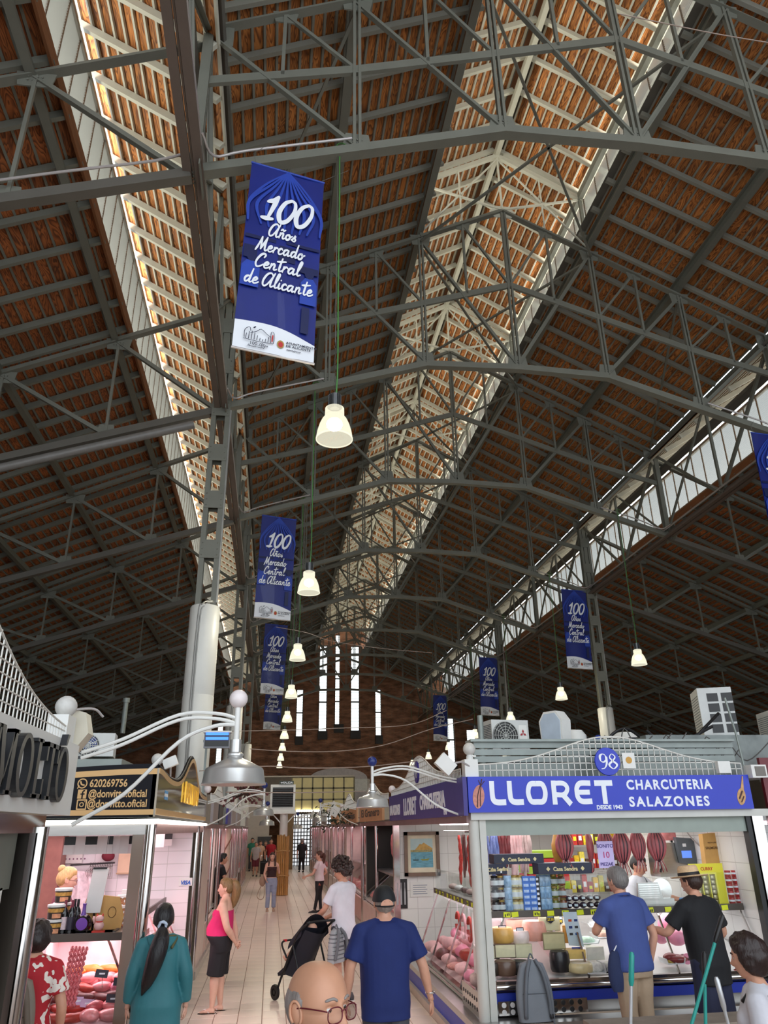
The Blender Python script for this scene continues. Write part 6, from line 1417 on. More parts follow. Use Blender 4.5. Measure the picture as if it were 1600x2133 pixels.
obj('board', MB().prism([(ys[0], 2.40), (ys[-1], 2.40)]+[(y, wv2(y)) for y in reversed(ys)], (XL-.04, 0, 0), (0, 1, 0), (0, 0, 1), (.06, 0, 0)), MIR, T)
obj('gold_border', MB().prism([(y, wv2(y)-.05) for y in ys]+[(y, wv2(y)) for y in reversed(ys)], (XL+.02, 0, 0), (0, 1, 0), (0, 0, 1), (.006, 0, 0)), GLD, T); obj('gold_border', MB().bb(XL+.02, XL+.026, DY0-.1, DY1, 2.42, 2.48), GLD, T)
obj('rim', MB().tube([(XL-.01, y, wv2(y)+.02) for y in ys], .022, 8), BKS, T, smooth='all')
put(T, 'lettering', text_mb('DON VITTO', .34, .01, depth=.02, align='CENTER'), frame((XL+.03, 11.5, 2.62), (0, 1, 0), (0, 0, 1)), mat('gold_letter', srgb(235, 185, 70), .25, .6, emit=srgb(240, 180, 60), estr=.25))
for q, c in enumerate(((90, 160, 215), (235, 235, 235), (90, 160, 215))): obj('flag_sticker', MB().bb(XL+.021, XL+.024, 8.75, 9.0, 2.58+q*.03, 2.61+q*.03), mat('flag_%d' % c[0], srgb(*c), .5), T)
MD = M3((-4.15, DY0+.12, 0), (1, 0, 0), (0, 1, 0)); PL = mat('pink_case_liner', srgb(240, 205, 208), .4)
display_case('butcher counter case full of pink lit meat before the blonde butcher', MD, 2.9, 0, .62, 2, 0, 0, PL, INOX, .4, 0, 7)
MS = M3((XL-.05, DY0+.6, 0), (0, 1, 0), (-1, 0, 0))
display_case('butcher side counter running back along the aisle', MS, 4.0, 0, .62, 3, 0, 0, PL, INOX, .4, 0, 8)
rnd = random.Random(21); mm = [mats_[2], MEATP, mats_[3], mat('raw_pink', srgb(226, 138, 142), .35, 0, .3, 14, coat=.4), mat('raw_red', srgb(198, 90, 98), .35, 0, .3, 14, coat=.4), mat('orange_sausage', srgb(226, 130, 60), .4, 0, .2, 14), MEATD]
nm = ['red sausage', 'pink ham piece', 'pale roll', 'pink pork cut', 'raw red beef cut', 'orange sausage', 'dark sausage']
kk = 0
for row in range(6):
    for i in range(9):
        k = (rnd.choice((3, 4, 1, 0)) if row not in (2, 5) else (6 if row == 2 else (5 if i > 4 else 3))); dy = .14+row*.13; z = .60+.4*(dy-.06)/.89
        blob('meat_cut', '%s, %s along the %s row of the butcher case' % (nm[k], ORD[i], ORD[row]), 'meat', (-2.75+i*.165+rnd.uniform(-.03, .03), DY0+.12+dy, z), .075+.02*rnd.random(), (1.25, .8, .62) if k in (3, 4, 1) else (1.7, .55, .5), mm[k], 'meat in the butcher case', rnd.uniform(-.8, .8), seed=kk, amp=.22); kk += 1
for i in range(16):
    k = rnd.choice((3, 4, 0, 3)); blob('meat_cut', '%s on the butcher side counter, piece %s from the corner' % (nm[k], (ORD+['eleventh', 'twelfth', 'thirteenth', 'fourteenth', 'fifteenth', 'sixteenth'])[i]), 'meat', (XL-.32-.22*(i % 2), DY0+.9+(i//2)*.42, .74+.08*(i % 2)), .11, (.8, 1.5, .6), mm[k], 'meat on the butcher side counter', rnd.uniform(-.5, .5), seed=kk, amp=.2); kk += 1
for i in range(5):
    p = atY(150+i*8, 1978, DY0+.32); t = thing('sausage_string', 'long red twisted sausage string, %s of the bunch in the butcher case' % ORD[i], 'sausage', (p.x, DY0+.3-.012*i, p.z), 0, 'sausage strings in the butcher case')
    obj('string_of_sausage', MB().tube([(.008*math.cos(z*60+i)-.02*z*(i-2)*.3, .008*math.sin(z*60+i)-.18*z, -.42*z) for z in np.linspace(0, 1, 40)], .014, 7), mm[4], t, local=True, smooth='all'); obj('loop', MB().tube(crv([(0, 0, 0), (0, .03, .02), (.0, .06, 0)]), .013, 6), mm[4], t, local=True)
for i, (px, py) in enumerate(((212, 2028), (235, 2080), (160, 2085), (182, 2090), (250, 2045), (265, 1985))):
    p = atY(px, py, DY0+.35); t = thing('price_card', 'small handwritten price card on the meat, %s from the aisle corner' % ORD[i], 'card', p, .2*(i % 3-1), 'price cards in the butcher case'); obj('card', MB().box((0, 0, 0), (.12, .006, .07), Matrix.Rotation(-.5, 3, 'X') @ Matrix.Rotation(.25, 3, 'Z')), mat('card_lilac', srgb(205, 180, 215), .5) if i in (2, 3) else mat('slate_card', srgb(52, 48, 64), .5), t, local=True); obj('card_text', MB().box((0, -.008, 0), (.07, .003, .014), Matrix.Rotation(-.5, 3, 'X')), LETW, t, local=True); obj('card_pin', MB().tube([(0, .02, -.03), (0, .05, -.12)], .003, 4), CHROME, t, local=True)
# shelf top: tubs, bottles, cat, papers
YS = DY0+.12+.5
def tub(label, p, w_=.085):
    t = thing('food_tub', label, 'tub', p, random.uniform(-.2, .2), 'printed tubs on the butcher counter'); r = w_
    obj('tub_body', MB().lathe([(r*.9, 0), (r, .115), (0, .115)], 22), mat('tub_print', srgb(52, 42, 38), .35, 0, .3, 16), t, local=True, smooth=True)
    obj('tub_label', MB().lathe([(r*.96, .06), (r*.985, .095)], 22, cap=False), mat('tub_gold_text', srgb(200, 150, 70), .5, 0, .5, 40), t, local=True, smooth=True); obj('tub_picture', MB().box((.02, -r*.93, .03), (.08, .012, .04)), mat('tub_nuts', srgb(220, 150, 110), .5, 0, .4, 30), t, local=True)
    obj('tub_lid', MB().lathe([(r*1.06, .108), (r*1.06, .128), (r*.98, .132), (0, .132)], 22), WPL, t, local=True, smooth=True)
for px, n, l in ((112, 2, 'left of the wine bottles'), (122, 3, 'taller stack behind the wine bottles')):
    p = atY(px, 1935, YS+(.0 if n == 2 else .18))
    for j in range(n): tub('dark printed tub with white lid, %s of the %s' % (ORD[j], 'short stack at the chrome post' if n == 2 else 'tall stack behind the wine'), (p.x, YS+(.0 if n == 2 else .19), 1.336+.134*j))
def bottle(label, p, m, lab, h=.3, r=.038, flat=False):
    t = thing('wine_bottle', label, 'bottle', p, 0, 'wine bottles on the butcher counter')
    if not flat:
        prof = [(r*.9, 0), (r, .01), (r, h*.6), (r*.8, h*.68), (r*.36, h*.78), (r*.34, h*.97), (r*.38, h), (0, h)]; obj('bottle_glass', MB().lathe(prof, 20), mat('dark_bottle', srgb(18, 16, 20), .08, 0, .02, coat=.5), t, local=True, smooth=True)
        obj('label', MB().lathe([(r*1.01, h*.12), (r*1.01, h*.5)], 20, cap=False), lab, t, local=True, smooth=True); obj('capsule', MB().lathe([(r*.37, h*.74), (r*.37, h*1.003), (0, h*1.003)], 16), m, t, local=True, smooth=True)
    else:
        obj('bottle_glass', MB().lathe([(0, -.04), (.07, -.035), (.09, 0), (.07, .035), (0, .04)], 26, (0, 0, .09), 'y'), mat('dark_bottle', srgb(18, 16, 20)), t, local=True, smooth=True); obj('neck', MB().lathe([(.03, .16), (.018, .2), (.016, .25), (.02, .27), (0, .27)], 16), m, t, local=True, smooth=True)
        obj('label', MB().lathe([(0, -.043), (.055, -.041), (.056, -.03)], 24, (0, 0, .09), 'y'), mat('violet_label', srgb(120, 70, 170), .4), t, local=True); obj('base', MB().bb(-.05, .05, -.03, .03, 0, .012), BLK, t, local=True)
for i, (px, dy, hm, lb, l) in enumerate(((131, 0, 'wine_red_capsule', 'pale_label', 'wine bottle with pink white label and red capsule'), (146, -.02, 'wine_red_capsule', 'black_label', 'wine bottle with grey black label and red capsule'), (150, .1, 'black_capsule', 'black_label', 'wine bottle with black capsule behind the front pair'), (157, .06, 'black_capsule', 'black_label', 'wine bottle with black capsule beside round flask'))):
    p = atY(px, 1930, YS+dy); bottle(l, (p.x, YS+dy, 1.336), mat(hm, srgb(120, 40, 60) if 'red' in hm else srgb(20, 20, 24), .35), mat(lb, srgb(224, 200, 205) if lb[0] == 'p' else srgb(52, 46, 62), .5, 0, .2, 30))
p = atY(170, 1938, YS-.08); bottle('round flat flask with violet label beside the wine bottles', (p.x, YS-.08, 1.336), mat('violet_capsule', srgb(110, 70, 160), .3), None, flat=True)
p = atY(205, 1938, YS-.06); T = thing('cat_figurine', 'small pink and white waving cat figurine on a red base', 'figurine', (p.x, YS-.06, 1.336), 0)
CATW = mat('cat_pink_white', srgb(240, 190, 185), .3, 0, .12, 20)
obj('base', MB().bb(-.06, .06, -.03, .03, 0, .02), mat('cat_red', srgb(215, 60, 50), .4), T, local=True); obj('body', MB().ball((0, 0, .065), .045, 16, sc=(1.1, .9, 1)), CATW, T, local=True, smooth='all'); obj('head', MB().ball((0, 0, .128), .036, 16, sc=(1.2, .95, .9)), CATW, T, local=True, smooth='all')
for s in (-1, 1): obj('ear', MB().lathe([(.012, 0), (0, .026)], 10, (s*.027, 0, .153)), mat('cat_red', srgb(215, 60, 50)), T, local=True)
obj('paw', MB().tube([(-.045, -.01, .09), (-.055, -.02, .13), (-.05, -.02, .15)], [.013, .014, .012], 8), CATW, T, local=True, smooth='all'); obj('collar', MB().lathe([(.032, .096), (.035, .1), (.032, .104)], 16), mat('cat_red', srgb(215, 60, 50)), T, local=True)
p = atY(210, 1925, YS+.2); T = thing('kraft_board', 'upright kraft paper folder behind the cat figurine', 'folder', (p.x, YS+.2, 1.336)); obj('sheet', MB().prism([(-.22, 0), (.2, 0), (.22, .12), (.16, .3), (-.16, .34), (-.2, .2)], (p.x, YS+.2, 1.336), (1, 0, 0), (0, 0, 1), (0, .02, 0)), mat('kraft_paper', srgb(205, 160, 95)), T)
obj('printed_ring', MB().tube([(p.x+.1+.04*math.cos(a), YS+.197, 1.336+.16+.05*math.sin(a)) for a in np.linspace(0, 2*PI, 18)], .003, 4), mat('brown_ink', srgb(90, 60, 30)), T)
p = atY(202, 1850, YS+.16); T = thing('white_sheet', 'tall white paper sheet standing on the butcher counter', 'sheet', (p.x, YS+.16, 1.5)); obj('sheet', MB().prism([(-.1, -.28), (.06, -.28), (.1, .14), (-.06, .14)], (p.x, YS+.16, p.z+.05), (1, 0, 0), (0, 0, 1), (0, .01, 0)), WPL, T); obj('clip', MB().bb(p.x-.06, p.x+.08, YS+.15, YS+.19, p.z+.18, p.z+.2), BLK, T); obj('clip_stand', MB().bar((p.x, YS+.18, 1.336), (p.x, YS+.18, p.z+.1), .02, .02), CHROME, T)
for i in range(5):
    p = atY(258+(i % 2)*22, 1905-(i//2)*18, 9.3); t = thing('biscuit_box', 'clear box of ring biscuits on the side counter, %s from the bottom' % ORD[i], 'box', (p.x, 9.3+.02*i, 1.336+.1*(i//2)), .1, 'biscuit boxes on the butcher side counter')
    obj('box_shell', MB().bb(-.075, .075, -.06, .06, 0, .09), GLASSC, t, local=True)
    for q in range(3): obj('biscuit', MB().tube([(-.045+.045*q+.018*math.cos(a), -.03, .04+.026*math.sin(a)) for a in np.linspace(0, 2*PI, 14)], .012, 6), mat('biscuit', srgb(215, 150, 110), .6, 0, .2, 20), t, local=True, smooth='all')
    obj('box_lid', MB().bb(-.078, .078, -.063, .063, .088, .098), WPL, t, local=True)
p = atY(290, 1870, 9.0); T = thing('red_scoop', 'red plastic scoop standing at the chrome corner post', 'scoop', (p.x, 9.0, 1.336)); obj('blade', MB().prism([(-.02, 0), (.04, 0), (.045, .2), (.02, .26), (-.01, .22)], (p.x, 9.0, 1.336), (1, 0, 0), (0, 0, 1), (0, .02, 0)), mat('scoop_red', srgb(215, 40, 50), .35), T)
p = atY(270, 1845, 9.8); T = thing('receipt_scale', 'white weighing scale on the butcher side counter', 'scale', (p.x, 9.8, 1.336)); obj('scale_body', MB().prism([(-.12, 0), (.12, 0), (.1, .2), (-.08, .22)], (p.x, 9.75, 1.336), (1, 0, 0), (0, 0, 1), (0, .2, 0)), WPL, T); obj('display_head', MB().bb(p.x-.08, p.x+.06, 9.8, 9.86, 1.55, 1.66), WPL, T); obj('blue_knob', MB().lathe([(.02, 1.55), (.02, 1.68), (0, 1.69)], 12, (p.x+.1, 9.85, 0)), BLUEB, T)
for i, (px, b_) in enumerate(((152, 1), (170, 0), (190, 1), (206, 0), (224, 1), (238, 0), (252, 0), (272, 1), (288, 1), (330, 0), (350, 1), (372, 1), (384, 1))):
    yy = DY0+.5 if i < 9 else 9.6+.8*(i-9); p = atY(px, 1758, yy) if i < 9 else atX(px, 1757, XL-.4)
    t = thing('hanging_price_card', 'white card with black band hanging from butcher ceiling, %s from the pilaster' % (ORD+['eleventh', 'twelfth', 'thirteenth'])[i], 'card', (p.x, p.y, 2.06), random.uniform(-.35, .35), 'cards hanging over the butcher counter')
    w_ = .06+.025*(i % 3 == 0); obj('card', MB().bb(-w_, w_, -.003, .003, 0, .17), mat('card_white', srgb(236, 226, 226), .5), t, local=True); obj('string', MB().tube([(0, 0, .17), (0, 0, .28)], .003, 4), LETW, t, local=True)
    if b_: obj('black_band', MB().bb(-w_, w_, -.005, -.003, .09, .17), BLK, t, local=True)
a, b = atY(148, 1818, 12.95), atY(242, 1797, 12.95)
T = thing('coat_rail', 'wall rail crowded with wire hangers behind the blonde butcher', 'rail', ((a.x+b.x)/2, 12.9, a.z)); obj('rail', MB().tube([(a.x, 12.85, 1.82), (b.x, 12.85, 1.84)], .012, 8), BLK, T)
for i in range(14): 
    x = a.x+.28+(b.x-a.x-.3)*i/14; obj('wire_hanger', MB().tube(crv([(x, 12.85, 1.85), (x+.01, 12.84, 1.80), (x-.02, 12.7, 1.72), (x+.02, 12.84, 1.62), (x, 12.95, 1.72), (x+.01, 12.86, 1.8)]), .004, 4), CHROME, T)
T = thing('apron', 'crumpled white printed apron hanging behind the blonde butcher', 'apron', (-2.75, 12.8, 1.2)); obj('cloth', MB().grid(lambda u, v: Vector((-2.95+.5*u+.05*math.sin(v*3), 12.78+.04*math.sin(u*19), 1.15+.62*v-.1*u)), 24, 6), mat('apron_print', srgb(232, 215, 220), .8, 0, .35, 16), T, smooth='all')
p = atY(226, 1790, 12.9); blob('red_hat', 'dark red cap on the wall rail', 'cap', (p.x, 12.86, 1.86), .09, (1.1, .8, .8), mat('cap_red', srgb(110, 30, 46), .8), extra=None)
a, b = atY(250, 1765, 12.95), atY(286, 1817, 12.95); T = thing('cutting_board', 'beige cutting board leaning against the tiled wall', 'board', ((a.x+b.x)/2, 12.95, b.z)); obj('board', MB().bb(a.x, b.x, 12.93, 12.97, b.z, a.z), mat('board_beige', srgb(222, 190, 160), .5), T); obj('rim', MB().bb(a.x-.01, b.x+.01, 12.92, 12.93, b.z-.02, b.z), mat('board_rim', srgb(180, 150, 120), .5), T)
a, b = atY(131, 1772, 12.95), atY(170, 1798, 12.95); T = thing('peg_panel', 'perforated white wall panel behind the blonde butcher', 'panel', ((a.x+b.x)/2, 12.95, b.z)); obj('panel', MB().bb(a.x, b.x, 12.95, 12.98, b.z, a.z), WPL, T)
for i in range(6):
    for j in range(3): obj('peg_hole', MB().lathe([(0, -.003), (.012, -.002), (.012, 0)], 8, (a.x+.06+i*.055, 12.95, b.z+.06+j*.075), 'y'), mat('hole_dark', srgb(120, 80, 110), .6), T)
p = atY(386, 1838, 12.96); T = thing('card_sticker', 'blue VISA sticker on the white tiled wall', 'sticker', (p.x, 12.99, p.z)); put(T, 'lettering', text_mb('VISA', .075, .003, depth=.002, shear=.2), frame((p.x, 12.985, p.z-.03), (1, 0, 0), (0, 0, 1)), mat('visa_blue', srgb(50, 100, 190), .5)); obj('backing', MB().bb(p.x-.1, p.x+.1, 12.99, 12.995, p.z-.05, p.z+.06), WPL, T)
T = thing('roof_clutter', 'air conditioner with blue oval badge on the roof beyond the black sign', 'air conditioner', (-2.6, 10.5, 2.4)); p = atY(186, 1558, 10.5)
ac_unit('air conditioner with blue oval lettered badge on the butcher shop roof', (p.x+.05, 10.6, p.z-.16), .5, .35, .34, .1, 'oval'); obj('roof_deck', MB().bb(-4.2, XL-.1, 8.5, DY1, 2.40, 2.44), GALV, T); obj('duct_box', MB().bb(-3.6, -1.9, 10.2, 11.4, 2.44, p.z-.16), GALV, T)
T.pop('label', None); T['label'] = 'galvanised duct box on the butcher shop roof'; T['category'] = 'duct'; T.name = 'duct_box'
obj('vent_pipe', MB().lathe([(.07, 2.44), (.07, 3.3), (.1, 3.3), (.1, 3.42), (0, 3.44)], 16, (-1.7, 12.2, 0)), GALV, T, smooth=True)
for px, py, Yq, l in ((328, 1582, 8.6, 'on the black sign corner'), (412, 1645, 14.0, 'behind the mirrored sign crest')):
    g = atY(px, py, Yq); T = thing('globe_finial', 'grey ball finial %s' % l, 'finial', (g.x, g.y, 2.8)); obj('ball', MB().ball(g, .062, 20), mat('speckled_ball', srgb(205, 203, 198)), T, smooth='all'); obj('neck', MB().lathe([(.05, 2.44), (.03, g.z-.05)], 12, (g.x, g.y, 0)), WPL, T)
g = atY(355, 1588, 8.9); T = thing('flood_lamp', 'small white flood lamp beside the grey ball on the black sign', 'lamp', g); obj('lamp_body', MB().box((0, 0, 0), (.15, .09, .1), Matrix.Rotation(-.4, 3, 'Y')), WPL, T, local=True); obj('bracket', MB().tube([(0, .04, -.02), (0, .1, -.14)], .012, 6), PIPE, T, local=True)
a = atY(426, 1526, 14.2); b = atY(478, 1558, 14.2)
T = thing('led_display', 'blue lit scrolling display hanging beside the white round column', 'display', ((a.x+b.x)/2, 14.2, b.z)); obj('case', MB().bb(a.x, b.x, 14.2, 14.32, b.z, a.z), mat('display_case_grey', srgb(120, 122, 130), .4), T); obj('screen', MB().bb(a.x+.02, b.x-.02, 14.19, 14.2, b.z+.03, a.z-.04), BLK, T)
for i in range(2): obj('lit_line', MB().bb(a.x+.03, b.x-.03, 14.186, 14.19, b.z+.14+i*.08, b.z+.19+i*.08), mat('blue_led', (.1, .2, 1), emit=srgb(40, 110, 255), estr=2.2), T)
obj('top_cap', MB().bb(a.x-.02, b.x+.02, 14.16, 14.36, a.z, a.z+.03), WPL, T); obj('bracket', MB().bar((a.x, 14.3, (a.z+b.z)/2), (xl+.3, 14.9, (a.z+b.z)/2), .04, .04), GALV, T); obj('bracket', MB().bar((xl+.3, 14.9, 2.4), (xl+.3, 14.9, a.z), .04, .04), GALV, T)
# ------------------------------------------------------------------ the receding shops
SIDEC = [srgb(214, 186, 176), srgb(196, 150, 140), srgb(205, 200, 192), srgb(178, 140, 128)]
def far_shop(side, y0, y1, label, name, boards, pinkness=1.0, seed=0, hollow=False, dark=False):
    """one shop of the receding rows: side -1 faces +x, side +1 faces -x"""
    X = XL if side < 0 else LX; s = side; q = lambda d: X+s*d
    t = thing('market_shop', label, 'stall', (X, y0, 0)); rnd = random.Random(seed); cc = SIDEC[seed % 4]
    kick = mat('shop_kick_%d' % (seed % 4), cc, .4); L = y1-y0
    ya = y0+1.9 if hollow else y0
    def bx(nm, d0, d1, a, b, z0, z1, m): obj(nm, MB().bb(q(d0), q(d1), a, b, z0, z1), m, t)
    n = max(2, round(L/2.2))
    for i in range(n+1):
        y = y0+L*i/n; obj('post', MB().lathe([(.035, 0), (.035, 2.36)], 14, (q(.03), y, 0)), CHROME, t, smooth=True)
    bx('lintel', -.03, .1, y0, y1, 2.30, 2.38, mat('mauve_lintel', srgb(150, 120, 118)))
    if hollow: bx('cream_panel', .02, .06, y0, y0+1.85, 0, 2.3, mat('cream_panel', srgb(224, 206, 196), .4))
    bx('kick_panel', .02, .08, ya, y1, .0, .62, kick); bx('skirting', -.02, .02, y0, y1, 0, .12, INOX)
    bx('deck', .1, .9, ya, y1, .62, .68, CASEW); bx('back_shelf', .9, .95, ya, y1, 0, 1.25, PL)
    P3 = [(.06, .68), (.38, 1.3)]
    obj('front_glass', MB().add([(q(.06), ya, .68), (q(.06), y1, .68), (q(.36), y1, 1.3), (q(.36), ya, 1.3)], [(0, 1, 2, 3)]), GLASSC, t); bx('top_shelf', .34, .7, ya, y1, 1.29, 1.33, INOX)
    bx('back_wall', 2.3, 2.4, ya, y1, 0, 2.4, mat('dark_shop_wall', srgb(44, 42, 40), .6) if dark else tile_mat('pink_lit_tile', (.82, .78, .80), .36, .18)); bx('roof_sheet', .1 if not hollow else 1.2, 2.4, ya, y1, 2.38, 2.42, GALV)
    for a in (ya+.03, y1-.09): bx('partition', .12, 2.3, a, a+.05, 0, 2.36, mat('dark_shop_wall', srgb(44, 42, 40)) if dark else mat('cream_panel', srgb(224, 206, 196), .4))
    if dark:
        for i in range(5): obj('hanging_bulb', MB().ball((q(.9), y0+.7+i*.5, 1.85), .05, 12), BULB, t, smooth='all'); obj('bulb_shade', MB().lathe([(.02, 2.2), (.03, 1.98), (.06, 1.9)], 14, (q(.9), y0+.7+i*.5, 0), cap=False), mat('copper_shade', srgb(150, 80, 50), .35, .3), t, smooth=True)
    if not dark: obj('tube_light', MB().tube([(q(.6), ya+.3, 2.3), (q(.6), y1-.3, 2.3)], .025, 8), PINKL, t)
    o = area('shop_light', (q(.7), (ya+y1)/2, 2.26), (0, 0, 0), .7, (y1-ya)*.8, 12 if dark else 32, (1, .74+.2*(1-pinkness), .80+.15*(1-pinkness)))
    for (a, b, m, txt) in boards:
        nm_ = obj('sign_board', MB().bb(q(-.05), q(-.1), a, b, 2.40, 2.76), m, t)
        if txt:
            fr = frame((q(-.102), b if side > 0 else a, 2.5), (0, -side, 0), (0, 0, 1)); mb = text_mb(txt, .2, .002, align='LEFT', depth=.004); w_ = max(v[0] for v in mb.v)
            put(t, 'lettering', mb, fr @ Matrix.Translation(((b-a)*.1, 0, 0)) @ Matrix.Diagonal(((b-a)*.8/w_, 1.2, 1, 1)), BLK if m is not SIGNV else LETW)
    obj('crest', wire_grille((q(-.06), y0+.1, 0), (0, 1, 0), L-.2, 2.78, lambda u: bell(u, L-.2, .42, .1, .5, .22), .12, .006), WIRE, t, kind='stuff')
    obj('finial', MB().ball((q(0), y0, 2.95), .07, 14), GW, t, smooth='all')
    # goods: hanging and lying meat
    h0 = None
    for i in range(int(L/.32)):
        y = ya+.25+i*(y1-ya-.4)/int(L/.32); k = rnd.randrange(4)
        hh = thing('hung_meat', 'meat hanging in the %s' % name, 'meat', (q(.75), y, 2.15), rnd.random()*3, 'meat hanging, %s' % name) if h0 is None else dup(h0, (q(.75), y, 2.15), rnd.random()*3)
        if h0 is None: obj('cut', MB().tube([(0, 0, -z) for z in (0, .06, .2, .38, .46)], [.01, .06, .08, .06, .01], 9), mm[(3, 4, 0, 3)[k]], hh, local=True, smooth='all'); h0 = hh
        hh.scale = (1, 1, .8+.5*rnd.random())
    c0 = None
    nq = int(L/(.3 if y0 < 21 and s > 0 else 1.0))
    for i in range(nq):
        y = ya+.2+i*(y1-ya-.3)/nq
        for d in (.28, .58):
            if c0 is None: c0 = blob('meat_cut', 'meat piece lying in the case of the %s' % name, 'meat', (q(d), y, .68), .12, (.9, 1.2, .7), mm[3], 'meat lying, %s' % name, seed=seed, amp=.25); hh = c0
            else: hh = dup(c0, (q(d), y, .68), rnd.random()*6)
            hh.scale = (1, 1, .7+.6*rnd.random())
    return t
WOODS = mat('pale_wood_board', srgb(202, 150, 108), .6, 0, .12, 4, stretch=(3, .5, 3)); GREYS = mat('grey_board', srgb(160, 150, 150), .5); VIOS = SIGNV
far_shop(-1, 14.55, 19.4, 'first shop behind the butcher with cream panel and card stickers', 'cream panel shop', [(15.0, 16.4, GREYS, None), (16.7, 18.2, BLK, None)], .8, 0, True)
far_shop(-1, 19.7, 25.0, 'shop with spiral striped post behind the cream panel shop', 'striped post shop', [(20, 21.6, VIOS, None), (22.2, 24.4, GREYS, None)], .9, 1)
far_shop(-1, 25.3, 31.6, 'pink lit shop row ending opposite the bamboo column', 'shop opposite bamboo', [(25.6, 28, GREYS, None)], 1, 2)
far_shop(-1, 34.5, 41, 'far pink lit shop beyond the walking group', 'shop beyond group', [(35, 37, GREYS, None)], 1, 3)
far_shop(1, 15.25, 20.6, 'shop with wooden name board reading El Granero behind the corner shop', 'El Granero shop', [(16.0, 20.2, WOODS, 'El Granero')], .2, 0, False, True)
far_shop(1, 20.75, 26.2, 'shop with second wooden name board behind El Granero', 'second wooden board shop', [(20.9, 25.6, WOODS, 'Delicias')], 1, 1)
far_shop(1, 26.5, 32.5, 'pink lit meat shop behind the woman in black leggings', 'leggings woman shop', [(27, 30, WOODS, None)], 1, 2)
far_shop(1, 32.8, 40, 'pink lit meat shop further down opposite bamboo column', 'far opposite shop', [(33, 36, GREYS, None)], 1, 3)
far_shop(1, 40.3, 48, 'last pink lit shop before the glazed doors', 'last shop', [(41, 44, GREYS, None)], 1, 0)
T = thing('striped_post', 'brown and cream spiral striped post at the shop corner', 'post', (XL+.03, 21.6, 0)); sp = MB().lathe([(.07, 0), (.07, 2.3), (0, 2.3)], 16, (XL+.06, 21.6, 0)); obj('post', sp, mat('post_cream', srgb(205, 180, 160), .5), T, smooth=True)
obj('spiral_band', MB().tube([(XL+.06+.068*math.cos(z*9), 21.6+.068*math.sin(z*9), z) for z in np.linspace(.02, 2.28, 150)], .02, 5), mat('post_brown', srgb(140, 96, 78), .5), T)
T = thing('plant_bunch', 'bunch of dried dark red flowers hanging above the shops', 'plant', atY(510, 1655, 17)); rnd = random.Random(4); mb = MB(); m2 = MB()
for i in range(60):
    a, e_ = rnd.uniform(0, 2*PI), rnd.uniform(-.6, .9); L = rnd.uniform(.2, .5); d = Vector((math.cos(a)*math.cos(e_), math.sin(a)*math.cos(e_)*.4, math.sin(e_)))*L
    mb.tube([(0, 0, 0), d*.6+Vector((0, 0, .03)), d], .007, 4); m2.ball(d, .03, 6)
obj('stems', mb, mat('dry_stem', srgb(78, 52, 46), .8), T, local=True, kind='stuff'); obj('flower_heads', m2, mat('dry_flower', srgb(110, 60, 62), .8), T, local=True, kind='stuff'); obj('tie_wire', MB().tube([(0, 0, 0), (-.6, 0, -.1)], .006, 4), BLK, T, local=True)
T = thing('plant_bunch', 'dark green hanging plant with a white tag above the shops', 'plant', atY(697, 1700, 22)); mb = MB()
for i in range(120):
    c = Vector((rnd.gauss(0, .28), rnd.gauss(0, .08), rnd.gauss(-.05, .16))); r = Matrix.Rotation(rnd.uniform(0, 6), 3, Vector((rnd.random(), rnd.random(), rnd.random()+.1)).normalized()); mb.add([c+r @ Vector(p) for p in ((-.07, 0, 0), (0, -.025, .01), (.07, 0, 0), (0, .025, .01))], [(0, 1, 2, 3)])
obj('leaves', mb, mat('dark_leaf', srgb(44, 60, 40), .6, 0, .3), T, local=True, kind='stuff'); obj('tag', MB().box((0, -.1, .12), (.2, .02, .26), Matrix.Rotation(.5, 3, 'Y')), WPL, T, local=True)
obj('bracket', MB().bar((0, 0, .1), (.9, .0, -.1), .02, .02), BLK, T, local=True)
# bamboo column with louvred box
BX, BY = .47, 31.2
T = thing('bamboo_column', 'pillar wrapped in yellow bamboo canes in the middle of the aisle', 'column', (BX, BY, 0)); obj('pillar', MB().lathe([(.15, 0), (.15, 2.95)], 24, (BX, BY, 0)), WPL, T, smooth=True)
BAM = mat('bamboo', srgb(178, 132, 72), .5, 0, .25, 5, rand=.12, stretch=(3, 3, .6))
rnd = random.Random(9)
for i in range(18):
    a = 2*PI*i/18; r = .205; h = 2.05+rnd.uniform(-.06, .06); pr = []
    for j in range(7): z = h*j/6; pr += [(.034, z+.01), (.038, z+.03), (.034, z+.05)] if j < 6 else [(.034, h), (0, h)]
    obj('bamboo_cane', MB().lathe(pr, 9, (BX+math.cos(a)*r, BY+math.sin(a)*r, 0)), BAM, T, smooth=True)
for z in (.66, 1.5): obj('rope', MB().tube([(BX+.25*math.cos(a), BY+.25*math.sin(a), z+.02*math.sin(3*a)) for a in np.linspace(0, 2*PI, 28)], .02, 6), mat('rope', srgb(190, 150, 100), .8), T, smooth='all')
T = thing('louvred_box', 'white framed ventilation box with black louvres on the bamboo column', 'vent', (BX, BY, 2.9)); a = atY(562, 1690, BY-.3); b = atY(616, 1634, BY-.3)
obj('box_frame', MB().bb(a.x, b.x, BY-.3, BY+.3, a.z, b.z), WPL, T); obj('recess', MB().bb(a.x+.08, b.x-.08, BY-.31, BY-.3, a.z+.14, b.z-.1), BLK, T)
for i in range(10): obj('louvre', MB().box(((a.x+b.x)/2, BY-.325, a.z+.2+i*.065), (b.x-a.x-.17, .05, .008), Matrix.Rotation(.5, 3, 'X')), mat('louvre_dark', srgb(40, 36, 40), .4), T)
obj('plinth_tray', MB().bb(a.x-.05, b.x+.05, BY-.35, BY+.35, a.z-.09, a.z), WPL, T)
